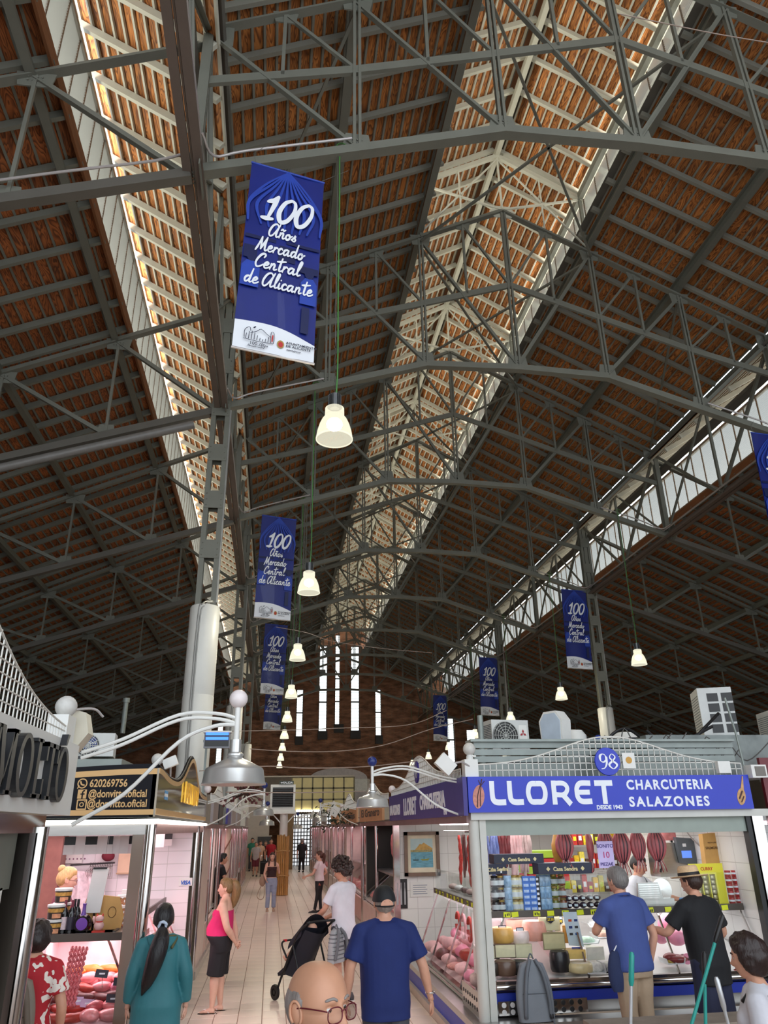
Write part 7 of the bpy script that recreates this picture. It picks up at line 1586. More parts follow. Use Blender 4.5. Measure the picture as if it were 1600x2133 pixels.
for s in (-1, 1): obj('strut', MB().bar((BX+s*.14, BY, 2.5), (BX+s*.45, BY, a.z-.08), .04, .04), WPL, T)
T = thing('exit_sign', 'dark exit sign reading SALIDA on the louvred box', 'sign', (BX, BY-.3, b.z)); cx = (a.x+b.x)/2+.12; obj('plate', MB().bb(cx-.28, cx+.28, BY-.33, BY-.29, b.z, b.z+.13), mat('exit_green', srgb(52, 62, 50), .5), T); put(T, 'lettering', text_mb('←SALIDA' if False else 'SALIDA', .11, .002, depth=.003), frame((cx+.06, BY-.332, b.z+.03), (1, 0, 0), (0, 0, 1)), LETW)
obj('arrow', MB().prism([(-.23, .065), (-.17, .1), (-.17, .08), (-.12, .08), (-.12, .05), (-.17, .05), (-.17, .03)], (cx, BY-.333, b.z), (1, 0, 0), (0, 0, 1), (0, -.003, 0)), LETW, T)
# vestibule at the far end
CRV = mat('vestibule_cream', srgb(206, 196, 184), .6, 0, .06)
a = atY(482, 1800, 50); b = atY(562, 1700, 50)
obj('wall_front', MB().bb(-4.5, b.x, 50, 50.3, 0, 4.3), CRV, kind='structure')
p0_ = atY(537, 1743, 49.98); p1_ = atY(564, 1762, 49.98); T = thing('wall_board', 'dark grey board on the cream wall beyond the walking group', 'board', ((p0_.x+p1_.x)/2, 49.95, p1_.z)); obj('panel', MB().bb(p0_.x, p1_.x, 49.94, 50, p1_.z-.6, p0_.z), mat('board_dark', srgb(70, 72, 74), .6), T); obj('board_rim', MB().bb(p0_.x-.05, p1_.x+.05, 49.96, 50, p0_.z, p0_.z+.06), CRV, T)
a = atY(606, 1803, 55); b = atY(648, 1695, 55)
root = empty('door_1', 'structure', (a.x, 55, 0)); DG = mat('door_iron', srgb(46, 44, 44), .5)
obj('pane', MB().bb(a.x, b.x+1.4, 55.03, 55.05, 0, b.z), mat('daylit_door_glass', srgb(220, 225, 225), .4, emit=(.92, .96, 1), estr=.85), root)
fr = MB()
for i in range(14): x = a.x+(b.x+1.4-a.x)*i/13; fr.bb(x-.03, x+.03, 54.98, 55.03, 0, b.z)
for j in range(15): z = b.z*j/14; fr.bb(a.x, b.x+1.4, 54.98, 55.03, z-.025, z+.025)
obj('door_frame', fr, DG, root)
obj('wall_side', MB().bb(b.x+1.4, 12, 54.9, 55.2, 0, 3.6), CRV, kind='structure'); obj('trim_90', MB().bb(a.x-.9, a.x-.02, 50.3, 55.2, 0, 3.6), mat('tan_board', srgb(150, 122, 88), .7), kind='structure')
a = atY(606, 1690, 54.9); b = atY(738, 1618, 54.9)
YG = mat('backlit_yellow_glazing', srgb(190, 175, 120), .4, 0, .12, 2, emit=srgb(190, 170, 105), estr=.16)
root = empty('window_20', 'structure', (a.x, 54.9, a.z))
nx, nz = 6, 3
for i in range(nx):
    for j in range(nz):
        x0 = a.x+(b.x-a.x)*i/nx; x1 = a.x+(b.x-a.x)*(i+1)/nx; z0 = a.z+(b.z-a.z)*j/nz; z1 = a.z+(b.z-a.z)*(j+1)/nz; obj('pane', MB().bb(x0+.05, x1-.05, 54.93, 54.95, z0+.05, z1-.05), YG, root)
fr = MB()
for i in range(nx+1): x = a.x+(b.x-a.x)*i/nx; fr.bb(x-.05, x+.05, 54.88, 54.98, a.z, b.z)
for j in range(nz+1): z = a.z+(b.z-a.z)*j/nz; fr.bb(a.x, b.x, 54.88, 54.98, z-.05, z+.05)
obj('window_frame', fr, mat('olive_frame', srgb(120, 112, 84), .5), root)
obj('trim_91', MB().bb(a.x-2.2, a.x, 54.9, 55.1, 3.6, b.z), mat('grey_soffit', srgb(104, 92, 80), .6), kind='structure'); obj('trim_92', MB().bb(a.x-2.2, b.x, 54.8, 71, b.z, b.z+.1), CRV, kind='structure')
c0, c1, ct = atY(645, 1622, 70.9), atY(765, 1628, 70.9), atY(702, 1600, 70.9); cx, rr, hh = (c0.x+c1.x)/2, (c1.x-c0.x)/2, ct.z-c0.z
root = empty('window_21', 'structure', (cx, 70.9, c0.z)); obj('arch_panel', MB().prism([(rr*math.cos(q), hh*math.sin(q)) for q in np.linspace(0, PI, 24)]+[(-rr, -2.5), (rr, -2.5)], (cx, 70.8, c0.z), (1, 0, 0), (0, 0, 1), (0, .15, 0)), mat('arch_white', srgb(214, 205, 205), .6), root)
p0_ = atY(738, 1640, 70.7); p1_ = atY(757, 1622, 70.7); obj('pane', MB().bb(p0_.x, p1_.x+.6, 70.75, 70.79, p0_.z-.3, p1_.z), PANE, root)
T = thing('light_frieze', 'row of small warm lamps above the glazed doors', 'lamp row', atY(650, 1689, 54.8))
for i in range(12): p = atY(619+i*5, 1689, 54.8); obj('small_lamp', MB().ball((p.x, 54.85, p.z), .07, 8), BULB, T, smooth='all')
# wires strung across
WIREG = mat('festoon_wire', srgb(150, 132, 120), .6)
for Yq, pts, l in ((12.0, ((415, 1606), (480, 1601), (560, 1596), (640, 1600), (760, 1597), (880, 1584)), 'festoon wire nearest the blue globe lamp, sagging across aisle'), (16.0, ((480, 1523), (600, 1521), (700, 1517), (850, 1510), (930, 1480)), 'festoon wire strung before the tall windows'),
                   (14.0, ((520, 1560), (600, 1565), (700, 1565), (800, 1552), (900, 1518), (985, 1498)), 'festoon wire rising towards the round fan air conditioner'), (13.0, ((470, 1650), (560, 1651), (640, 1651), (760, 1648)), 'festoon wire crossing the black louvred box'), (6.0, ((1285, 28), (1400, 52), (1500, 72), (1620, 92)), 'thin dusty wire crossing the roof near the picture top'),
                   (20, ((575, 1306), (640, 1318), (690, 1335), (790, 1350), (900, 1360)), 'thin wire behind the second blue banner')):
    single('festoon_wire', l, 'wire', MB().tube(crv([atY(x, y, Yq) for x, y in pts]), .0075, 5), WIREG)
# ================================================================== people
BAKE = []
def shell(name, mb, m, parent, vox=.012, smooth=4, M=None):
    """one continuous surface grown from overlapping closed forms"""
    if M is not None: mb = MB().merge(mb, M)
    o = obj(name, mb.mesh(name, 'all'), m, parent, local=True)
    r = o.modifiers.new('r', 'REMESH'); r.mode = 'VOXEL'; r.voxel_size = vox; r.use_smooth_shade = True
    s = o.modifiers.new('s', 'SMOOTH'); s.factor = .5; s.iterations = smooth
    BAKE.append(o); return o
def bake_all():
    dg = bpy.context.evaluated_depsgraph_get()
    for o in BAKE:
        me = bpy.data.meshes.new_from_object(o.evaluated_get(dg)); old = o.data
        o.modifiers.clear(); me.name = old.name; o.data = me; bpy.data.meshes.remove(old)
        x = EXTRA.pop(o.name, None)
        if x is not None:
            b = len(me.vertices); v = [tuple(q.co) for q in me.vertices]+x.v; f = [tuple(p.vertices) for p in me.polygons]+[tuple(i+b for i in q) for q in x.f]
            n = bpy.data.meshes.new(me.name); n.from_pydata(v, [], f); n.polygons.foreach_set('use_smooth', [True]*len(f))
            for m_ in me.materials: n.materials.append(m_)
            o.data = n
        else:
            o.data.polygons.foreach_set('use_smooth', [True]*len(o.data.polygons))
EXTRA = {}
def rings(mb, rs, n=20):
    """stack of ellipses: (centre, rx, ry, rotation matrix or None)"""
    vs = []
    for c, rx, ry, R in rs:
        for k in range(n):
            a = 2*PI*k/n; cc, ss = math.cos(a), math.sin(a); e = .85
            p = Vector((rx*math.copysign(abs(cc)**e, cc), ry*math.copysign(abs(ss)**e, ss), 0))
            vs.append(c+(R @ p if R is not None else p))
    N = len(rs); fs = [(i*n+k, i*n+(k+1) % n, (i+1)*n+(k+1) % n, (i+1)*n+k) for i in range(N-1) for k in range(n)]
    fs += [tuple(range(n-1, -1, -1)), tuple((N-1)*n+k for k in range(n))]
    return mb.add(vs, fs)
def limb(mb, pts, rad, n=12, k=4, cut=False):
    P = crv([Vector(p) for p in pts], k); N = len(P); R = [float(np.interp(i/(N-1), np.linspace(0, 1, len(rad)), rad)) for i in range(N)]
    d0 = (P[0]-P[1]).normalized(); d1 = (P[-1]-P[-2]).normalized()
    P = [P[0]+d0*R[0]*.8, P[0]+d0*R[0]*.5]+P; R = [R[0]*.35, R[0]*.8]+R
    if not cut: P += [P[-1]+d1*R[-1]*.5, P[-1]+d1*R[-1]*.8]; R += [R[-1]*.8, R[-1]*.35]
    return mb.tube(P, R, n)
def g_(x, s): return math.exp(-(x/s)**2)
def head_pt(th, ph, fem=False):
    """th around (0 = front), ph from the crown; units of a 1.75 m adult, centre of head at the origin, face to +y"""
    dx, dy, dz = math.sin(ph)*math.sin(th), math.sin(ph)*math.cos(th), math.cos(ph)
    a, c = (.0735 if fem else .077), .118; b = .092 if dy > 0 else .102
    e_ = 2.35 if dz > 0 else 2.1; r = (abs(dx/a)**e_+abs(dy/b)**e_+abs(dz/c)**e_)**(-1/e_); x, y, z = dx*r, dy*r, dz*r
    if z < -.01:
        s = min(1, (-z-.01)/.10); x *= 1-(.34 if fem else .26)*s**1.3
        if y < 0: y *= 1-.42*s
        else: y *= 1+.10*s*(1-s*.2)
    if y > 0:
        f = min(1, y/.05)
        y -= .008*g_(z-.045, .05)*g_(x, .05)*0
        y += .006*g_(z-.024, .010)*g_(abs(x)-.028, .022)*f                      # brow
        y -= .011*(g_(x-.031, .017)+g_(x+.031, .017))*g_(z-.004, .012)*f         # sockets
        t = (0.012-z)/.046
        if -.2 < t < 1.35: y += (.006+.022*max(0, t)**1.1 if t <= 1 else .028*max(0, 1-(t-1)/.28))*g_(x, .0085+.006*max(0, t))*f
        y += .006*g_(z+.033, .008)*(g_(x-.013, .008)+g_(x+.013, .008))*f          # nostrils
        y += .006*g_(z+.066, .013)*g_(x, .024)*f-.005*g_(z+.0655, .0028)*g_(x, .022)*f
        y += .010*g_(z+.1, .016)*g_(x, .022)*f                                    # chin
        y += .005*(g_(x-.043, .02)+g_(x+.043, .02))*g_(z+.02, .02)*f              # cheek
        y -= .004*g_(z+.083, .006)*g_(x, .02)*f
    return Vector((x, y, z))
def head_mb(nu=36, nv=26, fem=False):
    mb = MB(); vs = []; fs = []
    for j in range(nv+1):
        ph = PI*j/nv
        for i in range(nu): vs.append(head_pt(-PI+2*PI*(i+.5)/nu, ph, fem))
    for j in range(nv):
        for i in range(nu): fs.append((j*nu+i, (j+1)*nu+i, (j+1)*nu+(i+1) % nu, j*nu+(i+1) % nu))
    mb.add(vs, fs)
    for s in (-1, 1):   # ears
        R = Matrix.Rotation(s*.35, 3, 'Z') @ Matrix.Rotation(.2, 3, 'X'); c = Vector((s*.076, -.012, -.006))
        mb.ball(c, 1, 14, sc=(.010, .019, .033), rot=R); mb.tube([c+R @ Vector((s*.008, .018*math.cos(q), .031*math.sin(q))) for q in np.linspace(-1.2, 3.9, 14)], .0045, 6)
    return mb
def hair_mb(style, fem=False, nu=40, nv=30, seed=0):
    mb = MB(); vs = []; ms = []
    long_ = style in ('long', 'bun', 'tail', 'bob')
    for j in range(nv+1):
        ph = PI*j/nv
        for i in range(nu):
            th = -PI+2*PI*(i+.5)/nu; p = head_pt(th, ph, fem); a = abs(th)
            zh = np.interp(a, [0, .5, 1.0, 1.35, 1.75, 2.2, PI], [.062, .06, .045, .0, -.012, -.055, -.075] if style != 'fringe' else [.035, .034, .02, -.05, -.07, -.08, -.09])
            if style in ('bob',): zh = np.interp(a, [0, .5, 1.0, 1.3, 1.75, 2.2, PI], [.058, .05, .02, -.06, -.085, -.095, -.10])
            if style == 'bald': zh = np.interp(a, [0, 1.2, 1.45, 1.75, 2.2, PI], [9, 9, .01, -.01, -.055, -.075])
            m = (p.z-zh)/.02
            if style == 'bald': m = min(m, (np.interp(a, [0, 1.3, 1.7, PI], [-9, .02, .045, .05])-p.z)/.02)
            T = {'short': .015, 'bald': .005, 'crop': .007, 'curly': .052, 'fringe': .014, 'bob': .026, 'long': .020, 'tail': .018, 'bun': .015}[style]
            k = max(0, min(1, m*.5+.1)); k = k*k*(3-2*k)
            n1 = mnoise.noise(p*28+Vector((seed, 0, 0))); n2 = mnoise.noise(p*70+Vector((0, seed, 0)))
            t = T*(1+(.5*n1+.25*n2 if style in ('curly', 'bob', 'fringe') else .18*n1)); d = p.normalized()
            vs.append(p+d*(t*k+(-.004 if k < .02 else .0012))); ms.append(m)
    fs = [(j*nu+i, (j+1)*nu+i, (j+1)*nu+(i+1) % nu, j*nu+(i+1) % nu) for j in range(nv) for i in range(nu)]
    fs = [f for f in fs if max(ms[q] for q in f) > -.3]
    mb.add(vs, fs)
    if style == 'curly':
        rnd = random.Random(seed)
        for q in range(170):
            th, ph = rnd.uniform(-PI, PI), rnd.uniform(0, 2.0); p = head_pt(th, ph)
            if p.z < np.interp(abs(th), [0, 1, 1.5, 2.2, PI], [.06, .045, -.0, -.045, -.06]): continue
            mb.ball(p*(1.42+.2*rnd.random()), .017+.012*rnd.random(), 7)
    return mb
def hand(mb, w, d, n, s=1.0, curl=.5, thumb=1):
    """palm at wrist w pointing d, palm normal n; fingers separate, thumb leaves the side of the palm"""
    d = Vector(d).normalized(); n = Vector(n); n = (n-d*n.dot(d)).normalized(); q = d.cross(n)
    R = Matrix((q, d, n)).transposed()
    mb.ball(w+d*.045*s, 1, 12, sc=(.040*s, .056*s, .016*s), rot=R); mb.tube([w-d*.03*s, w+d*.02*s], [.026*s, .028*s], 10)
    for i, (o, L) in enumerate(((-.028, .060), (-.010, .074), (.010, .078), (.028, .070))):
        a = w+d*.085*s+q*o*s*thumb; p = [a-d*.02*s, a]; dd = d.copy()
        for j, f in enumerate((.45, .32, .23)):
            ang = curl*(.55+.45*j); dd = (d*math.cos(ang*(j+1)*.75)+n*math.sin(ang*(j+1)*.75)); p.append(p[-1]+dd*L*f*s)
        mb.tube(p, [.0095*s, .0092*s, .0086*s, .008*s, .0062*s], 7)
    a = w+d*.028*s+q*.034*s*thumb; p = [a-q*.01*s*thumb, a+q*.018*s*thumb+d*.018*s+n*.004*s, a+q*.026*s*thumb+d*.046*s+n*.012*s, a+q*.022*s*thumb+d*.068*s+n*.02*s]
    mb.tube(p, [.013*s, .012*s, .0105*s, .007*s], 7); return mb
def skin(name, col): return mat('skin_'+name, srgb(*col), .5, 0, .08, 14, bump=.05)
SK1, SK2, SK3 = skin('warm', (214, 160, 134)), skin('fair', (226, 178, 156)), skin('tan', (192, 134, 106))
EYEW = mat('eye_white', srgb(232, 228, 224), .2, 0, .02); IRIS = mat('eye_iris', srgb(58, 42, 34), .2, 0, .02); LIP = mat('lip', srgb(176, 96, 92), .45, 0, .05)
def cloth(name, col, rough=.8, var=.12, sc=5.0, bump=.35): return mat('cloth_'+name, srgb(*col), rough, 0, var, sc, bump=bump)
def person(label, loc, rz, H=1.75, sk=SK1, hair=('short', (60, 50, 44)), top=None, bottom=None, shoes=((40, 40, 44), 'shoe'), pose=None, fem=False, w=1.0, belly=0.0, face=True, hq=False, vox=.012, grp=None, hand_curl=.5, rot=None):
    pose = pose or {}; k = H/1.75; t = thing('person', label, 'person', loc, rz, grp)
    S_ = Matrix.Scale(k, 4); lean = pose.get('lean', 0); V = Vector
    piv = V((0, 0, .93))
    def sp(p):
        p = V(p); f = max(0, min(1, (p.z-.93)/.3)); return piv+Matrix.Rotation(-lean*f, 3, 'X') @ (p-piv)
    RL = lambda z: Matrix.Rotation(-lean*max(0, min(1, (z-.93)/.3)), 3, 'X')
    sh = .168 if fem else .186
    J = {}
    for s, L in ((-1, 'L'), (1, 'R')):
        J[L+'S'] = sp((s*sh*w, -.005, 1.40)); J[L+'E'] = V(pose.get(L+'E', sp((s*(sh*w+.075), -.03, 1.12)))); J[L+'W'] = V(pose.get(L+'W', sp((s*(sh*w+.085), .04, .87))))
        J[L+'H'] = V((s*.088, 0, .90)); J[L+'K'] = V(pose.get(L+'K', (s*.095, .015, .50))); J[L+'A'] = V(pose.get(L+'A', (s*.10, -.02, .085)))
    hip, wst, chs = (.172, .132, .155) if fem else (.165, .155, .178)
    prof = [(.80, hip*.95, .105, -.01), (.88, hip, .118, -.01), (.98, hip*.95*(1 if fem else .97)+belly*.12, .11+belly*.55, belly*.35), (1.08, wst+belly*.18, .102+belly*.75, belly*.5), (1.18, (wst+chs)/2+belly*.1, .108+belly*.4, belly*.25), (1.28, chs, .112, .0), (1.36, chs*1.03, .102, -.008), (1.42, chs*.86, .085, -.012), (1.46, .10, .07, -.012), (1.50, .058, .056, -.008)]
    def torso(mb, z0, z1, g=0.0, flare=0.0):
        rs = []; zs = [q for q in np.linspace(z0, z1, 14)]
        for z in zs:
            rx = float(np.interp(z, [p[0] for p in prof], [p[1] for p in prof]))*w; ry = float(np.interp(z, [p[0] for p in prof], [p[2] for p in prof]))*(.6+.4*w); yc = float(np.interp(z, [p[0] for p in prof], [p[3] for p in prof]))
            fl = flare*max(0, (z1-z)/(z1-z0))
            rs.append((sp((0, yc, z)), rx+g+fl, ry+g+fl*.8, RL(z)))
        rings(mb, rs, 24)
        if fem and z1 > 1.3:
            for s in (-1, 1): mb.ball(sp((s*.074*w, .085+belly*.2, 1.27)), .066+g*.6, 12, sc=(1, .85, 1))
    # body: one surface
    mb = MB(); torso(mb, .80, 1.50)
    for L in 'LR':
        limb(mb, [J[L+'S'], (J[L+'S']+J[L+'E'])/2, J[L+'E'], J[L+'E']*.6+J[L+'W']*.4, J[L+'W']], [.053*w, .047*w, .039*w, .040*w, .027])
        limb(mb, [J[L+'H'], (J[L+'H']+J[L+'K'])/2, J[L+'K'], J[L+'K']*.68+J[L+'A']*.32, J[L+'A']], [.088*w, .076*w, .054*w, .055*w, .036])
        fy = pose.get('foot'+L, 0 if L == 'R' else 0); a = J[L+'A']; R = Matrix.Rotation(fy, 3, 'Z')
        rings(mb, [(a+R @ V((0, -.045, -.055)), .03, .03, Matrix.Rotation(PI/2, 3, 'X')), (a+R @ V((0, .03, -.05)), .04, .035, R @ Matrix.Rotation(PI/2, 3, 'X')), (a+R @ V((0, .11, -.062)), .045, .022, R @ Matrix.Rotation(PI/2, 3, 'X')), (a+R @ V((0, .17, -.068)), .035, .015, R @ Matrix.Rotation(PI/2, 3, 'X'))], 14)
    nk = sp((0, .0, 1.47)); hy, hp = pose.get('head', (0, 0)); hs_ = pose.get('hs', 1.10); hc = sp((0, .016, 1.75-.118*hs_))
    HM = Matrix.Translation(hc) @ Matrix.Rotation(hy, 4, 'Z') @ Matrix.Rotation(hp, 4, 'X') @ Matrix.Rotation(pose.get('tilt', 0), 4, 'Y') @ Matrix.Scale(hs_, 4)
    limb(mb, [sp((0, -.008, 1.44)), sp((0, .0, 1.50)), HM @ V((0, -.012, -.06))], [.068*w**.5, .055*w**.5, .052*w**.5])
    for s in (-1, 1): limb(mb, [sp((s*.15*w, -.008, 1.405)), sp((s*.09, -.012, 1.445)), sp((s*.03, -.012, 1.485))], [.052*w, .05, .045])
    o = shell('body', mb, sk, t, vox*k, 3, S_)
    ex = MB(); hm = head_mb(*((84, 64) if hq else (40, 30)), fem); ex.merge(hm, HM)
    for s, L in ((-1, 'L'), (1, 'R')):
        d = J[L+'W']-J[L+'E']; d = V(pose.get(L+'D', d)).normalized(); nrm = V(pose.get(L+'N', (-s*.9, .35, 0))); hand(ex, J[L+'W']+d*.01, d, nrm, .95, pose.get(L+'C', hand_curl), 1 if L == 'L' else -1)
    e2 = MB().merge(ex, S_); EXTRA[o.name] = e2
    P = lambda name, m_, mats, sm='all': obj(name, MB().merge(m_, S_), mats, t, local=True, smooth=sm)
    if face:
        for s in (-1, 1):
            e = V((s*.031, .0705, .003)); P('eye', MB().merge(MB().ball(e, .0122, 14), HM), EYEW); P('iris', MB().merge(MB().ball(e+V((0, .0078, -.001)), .0060, 10), HM), IRIS); lid = MB().ball(e+V((0, .0005, .001)), .0134, 20); lid.f = [f for f in lid.f if sum(lid.v[q][2] for q in f)/4-e.z > .0035 or sum(lid.v[q][2] for q in f)/4-e.z < -.0065]; lid.m = [0]*len(lid.f); P('eyelid', MB().merge(lid, HM), sk)
            P('eyebrow', MB().merge(MB().tube(crv([(s*.014, .094, .024), (s*.03, .0915, .031), (s*.05, .078, .026)]), [.002]+[.004]*9+[.002], 6), HM), mat('brow_%d%d%d' % hair[1], srgb(*hair[1]), .8))
        P('lips', MB().merge(MB().tube(crv([(-.021, .085, -.066), (-.008, .0965, -.0635), (0, .0965, -.0645), (.008, .0965, -.0635), (.021, .085, -.066)]), [.0015]+[.0034]*19+[.0015], 6), HM), LIP)
    hs, hcx = hair
    hmat = mat('hair_%d_%d_%d' % hcx, srgb(*hcx), .45, 0, .3, 60, bump=.4, stretch=(1, 1, .25))
    if hs != 'none':
        P('hair', MB().merge(hair_mb(hs, fem, *((84, 64) if hq else (40, 30)), seed=len(label)), HM), hmat)
        if hs == 'bun': P('hair_bun', MB().merge(MB().ball((0, -.085, .10), .042, 14), HM), hmat)
        if hs == 'tail':
            tw = pose.get('tw', 1.15); tl = pose.get('tail', [(0, -.105, .0), (0, -.125, -.10), (0, -.115, -.25), (0, -.10, -.40)]); P('ponytail', MB().merge(MB().tube(crv(tl, 6), [.02*tw, .034*tw, .042*tw, .045*tw, .042*tw, .036*tw, .026*tw, .006], 12), HM), hmat)
            P('hair_tie', MB().merge(MB().tube([(.03*math.cos(q)+.004*math.sin(5*q), -.118, -.03+.03*math.sin(q)) for q in np.linspace(0, 2*PI, 22)], .013, 7), HM), pose.get('tie', hmat))
        if hs == 'long':
            for x, y, L in ((-.07, -.02, .32), (.07, -.02, .32), (-.045, -.075, .34), (.045, -.075, .34), (0, -.09, .35), (-.075, .02, .26), (.075, .02, .26)):
                P('hair_lock', MB().merge(MB().tube(crv([(x*.9, y, .05), (x*1.15, y, -.06), (x*1.25, y*.9, -.18), (x*1.2, y*.7+.02, -L)]), [.02]+[.032]*6+[.028]*5+[.008], 9), HM), hmat)
    if top:
        m_, hem, slv, loose, zt = top
        mb = MB(); torso(mb, hem, zt, loose, pose.get('flare', .012))
        if slv > 0:
            for L in 'LR':
                a, e, ww = J[L+'S'], J[L+'E'], J[L+'W']
                if slv <= 1: limb(mb, [a, a*(1-slv/2)+e*slv/2, a*(1-slv)+e*slv], [.056*w+loose*.7, .054*w+loose*.8, .054*w+loose*1.2], cut=True)
                else: q = slv-1; limb(mb, [a, (a+e)/2, e, e*(1-q)+ww*q], [.056*w+loose*.7, .052*w+loose, .046*w+loose, .034+loose], cut=True)
            limb(mb, [J['LS'], sp((0, -.01, min(zt, 1.445))), J['RS']], [.05*w+loose*.6, .062+loose*.5, .05*w+loose*.6])
        shell('top', mb, m_, t, vox*k, 3, S_)
    if bottom:
        m_, zend, loose = bottom[:3]; skirt = len(bottom) > 3
        mb = MB(); torso(mb, .78, 1.0, loose)
        for L in 'LR':
            h, kn, a = J[L+'H'], J[L+'K'], J[L+'A']
            if zend > .45: q = (h.z-zend)/(h.z-kn.z); limb(mb, [h, h*(1-q/2)+kn*q/2, h*(1-q)+kn*q], [.094*w+loose, .084*w+loose, .070*w+loose*1.8], cut=True)
            else: q = (kn.z-zend)/(kn.z-a.z); limb(mb, [h, (h+kn)/2, kn, kn*(1-q)+a*q], [.094*w+loose, .080*w+loose, .058*w+loose, .042+loose*1.4], cut=True)
        if skirt: rings(mb, [(V((0, 0, z)), .17*w+loose+(.95-z)*bottom[3], .12+loose+(.95-z)*bottom[3], None) for z in np.linspace(1.0, zend, 8)], 24)
        shell('trousers' if not skirt else 'skirt', mb, m_, t, vox*k, 3, S_)
    if shoes:
        sc, kind = shoes; sm = mat('shoe_%d_%d_%d' % sc, srgb(*sc), .5, 0, .1, 10)
        for L in 'LR':
            a = J[L+'A']; R = Matrix.Rotation(pose.get('foot'+L, 0), 3, 'Z'); X = R @ Matrix.Rotation(PI/2, 3, 'X'); z0 = a.z-.085
            if kind == 'shoe':
                m2 = rings(MB(), [(a+R @ V((0, -.075, -.045)), .026, .036, X), (a+R @ V((0, -.05, -.03)), .038, .052, X), (a+R @ V((0, .03, -.035)), .044, .048, X), (a+R @ V((0, .11, -.052)), .050, .032, X), (a+R @ V((0, .175, -.06)), .042, .024, X), (a+R @ V((0, .2, -.064)), .02, .014, X)], 16)
                P('shoe', m2, sm)
                P('sole', MB().add([a+R @ V((x, y, z)) for z in (-.095, -.072) for x, y in ((-.03, -.085), (.03, -.085), (.048, .03), (.054, .11), (.04, .2), (-.04, .2), (-.054, .11), (-.046, .03))], [tuple(range(7, -1, -1)), tuple(range(8, 16))]+[(i, (i+1) % 8, (i+1) % 8+8, i+8) for i in range(8)]), mat('sole_white', srgb(220, 218, 214), .5), False)
            else:
                P('sandal_sole', MB().add([a+R @ V((x, y, z)) for z in (-.097, -.085) for x, y in ((-.03, -.085), (.03, -.085), (.048, .03), (.054, .11), (.04, .2), (-.04, .2), (-.054, .11), (-.046, .03))], [tuple(range(7, -1, -1)), tuple(range(8, 16))]+[(i, (i+1) % 8, (i+1) % 8+8, i+8) for i in range(8)]), sm, False)
                P('sandal_strap', MB().tube(crv([a+R @ V((-.045, .03, -.07)), a+R @ V((-.02, .09, -.035)), a+R @ V((.0, .13, -.042)), a+R @ V((.02, .09, -.033)), a+R @ V((.045, .03, -.07))]), .006, 6), sm)
    t['_k'] = k
    return t, S_, HM, J, P, sp
def gnd(p, z=0): return (p.x, p.y, z)
NAVYT = cloth('navy_tshirt', (24, 42, 104)); WHT = cloth('white_tshirt', (222, 222, 232)); POLO = cloth('blue_polo', (66, 84, 148), bump=.4); BLKT = cloth('black_tshirt', (24, 25, 29)); KHAKI = cloth('khaki', (168, 146, 122)); CHAR = cloth('charcoal', (74, 76, 82)); TEALJ = cloth('teal_jacket', (46, 116, 126), .6, .12, 4); MAG = cloth('magenta', (212, 34, 106)); BLKS = cloth('black_shorts', (26, 25, 30)); JEAN = cloth('light_jeans', (156, 168, 196), .8, .2, 6)
# man in navy T-shirt and cap, walking away
P0 = atY(800, 1847, 7.55)
t, S_, HM, J, P, sp = person('heavy set man in navy T-shirt and black cap walking away beside the shop', gnd(P0), .03, P0.z, SK1, ('crop', (150, 140, 132)), (NAVYT, .74, .80, .022, 1.475), (CHAR, .40, .02), ((60, 60, 64), 'shoe'), dict(LE=(-.31, -.02, 1.13), LW=(-.33, .06, .88), RE=(.33, -.03, 1.13), RW=(.40, .02, .88), head=(.06, 0), RA=(.11, -.18, .10), LA=(-.10, .14, .085), RK=(.10, -.02, .5)), w=1.14, belly=.06)
m2 = MB(); vs = []
CAP = cloth('black_cap', (24, 26, 30), .7)
def capshape(u, v):
    th = -PI+2*PI*u; p = head_pt(th, .02+1.27*v+.13*abs(th)/PI*v*.0+(.17*v if abs(th) > 1.6 else .12*v)); d = p.normalized(); return p+d*(.013+.006*v)
obj('cap', MB().merge(MB().merge(MB().grid(capshape, 36, 12), HM), S_), CAP, t, local=True, smooth='all')
P('cap_peak', MB().merge(MB().grid(lambda u, v: Vector(((u-.5)*.16*(1-.25*v), .075+.085*v+.02*math.cos((u-.5)*3)*1, .052-.02*v-.03*abs(u-.5)**2*4)), 12, 5), HM), CAP)
P('cap_opening', MB().merge(MB().grid(lambda u, v: Vector((.052*math.cos(PI*u), -.1235+.012*abs(math.cos(PI*u)), -.012+.045*v*math.sin(PI*u))), 14, 4), HM), SK1)
P('cap_band', MB().merge(MB().tube([(math.sin(q)*.079, -math.cos(q)*.117, -.018+.012*math.cos(q)*0) for q in np.linspace(-1.5, 1.5, 16)], .007, 6), HM), CAP)
P('wristwatch', MB().tube([J['RW']+Vector((.036*math.cos(q), .03*math.sin(q), .03)) for q in np.linspace(0, 2*PI, 18)], .009, 6), CHROME)
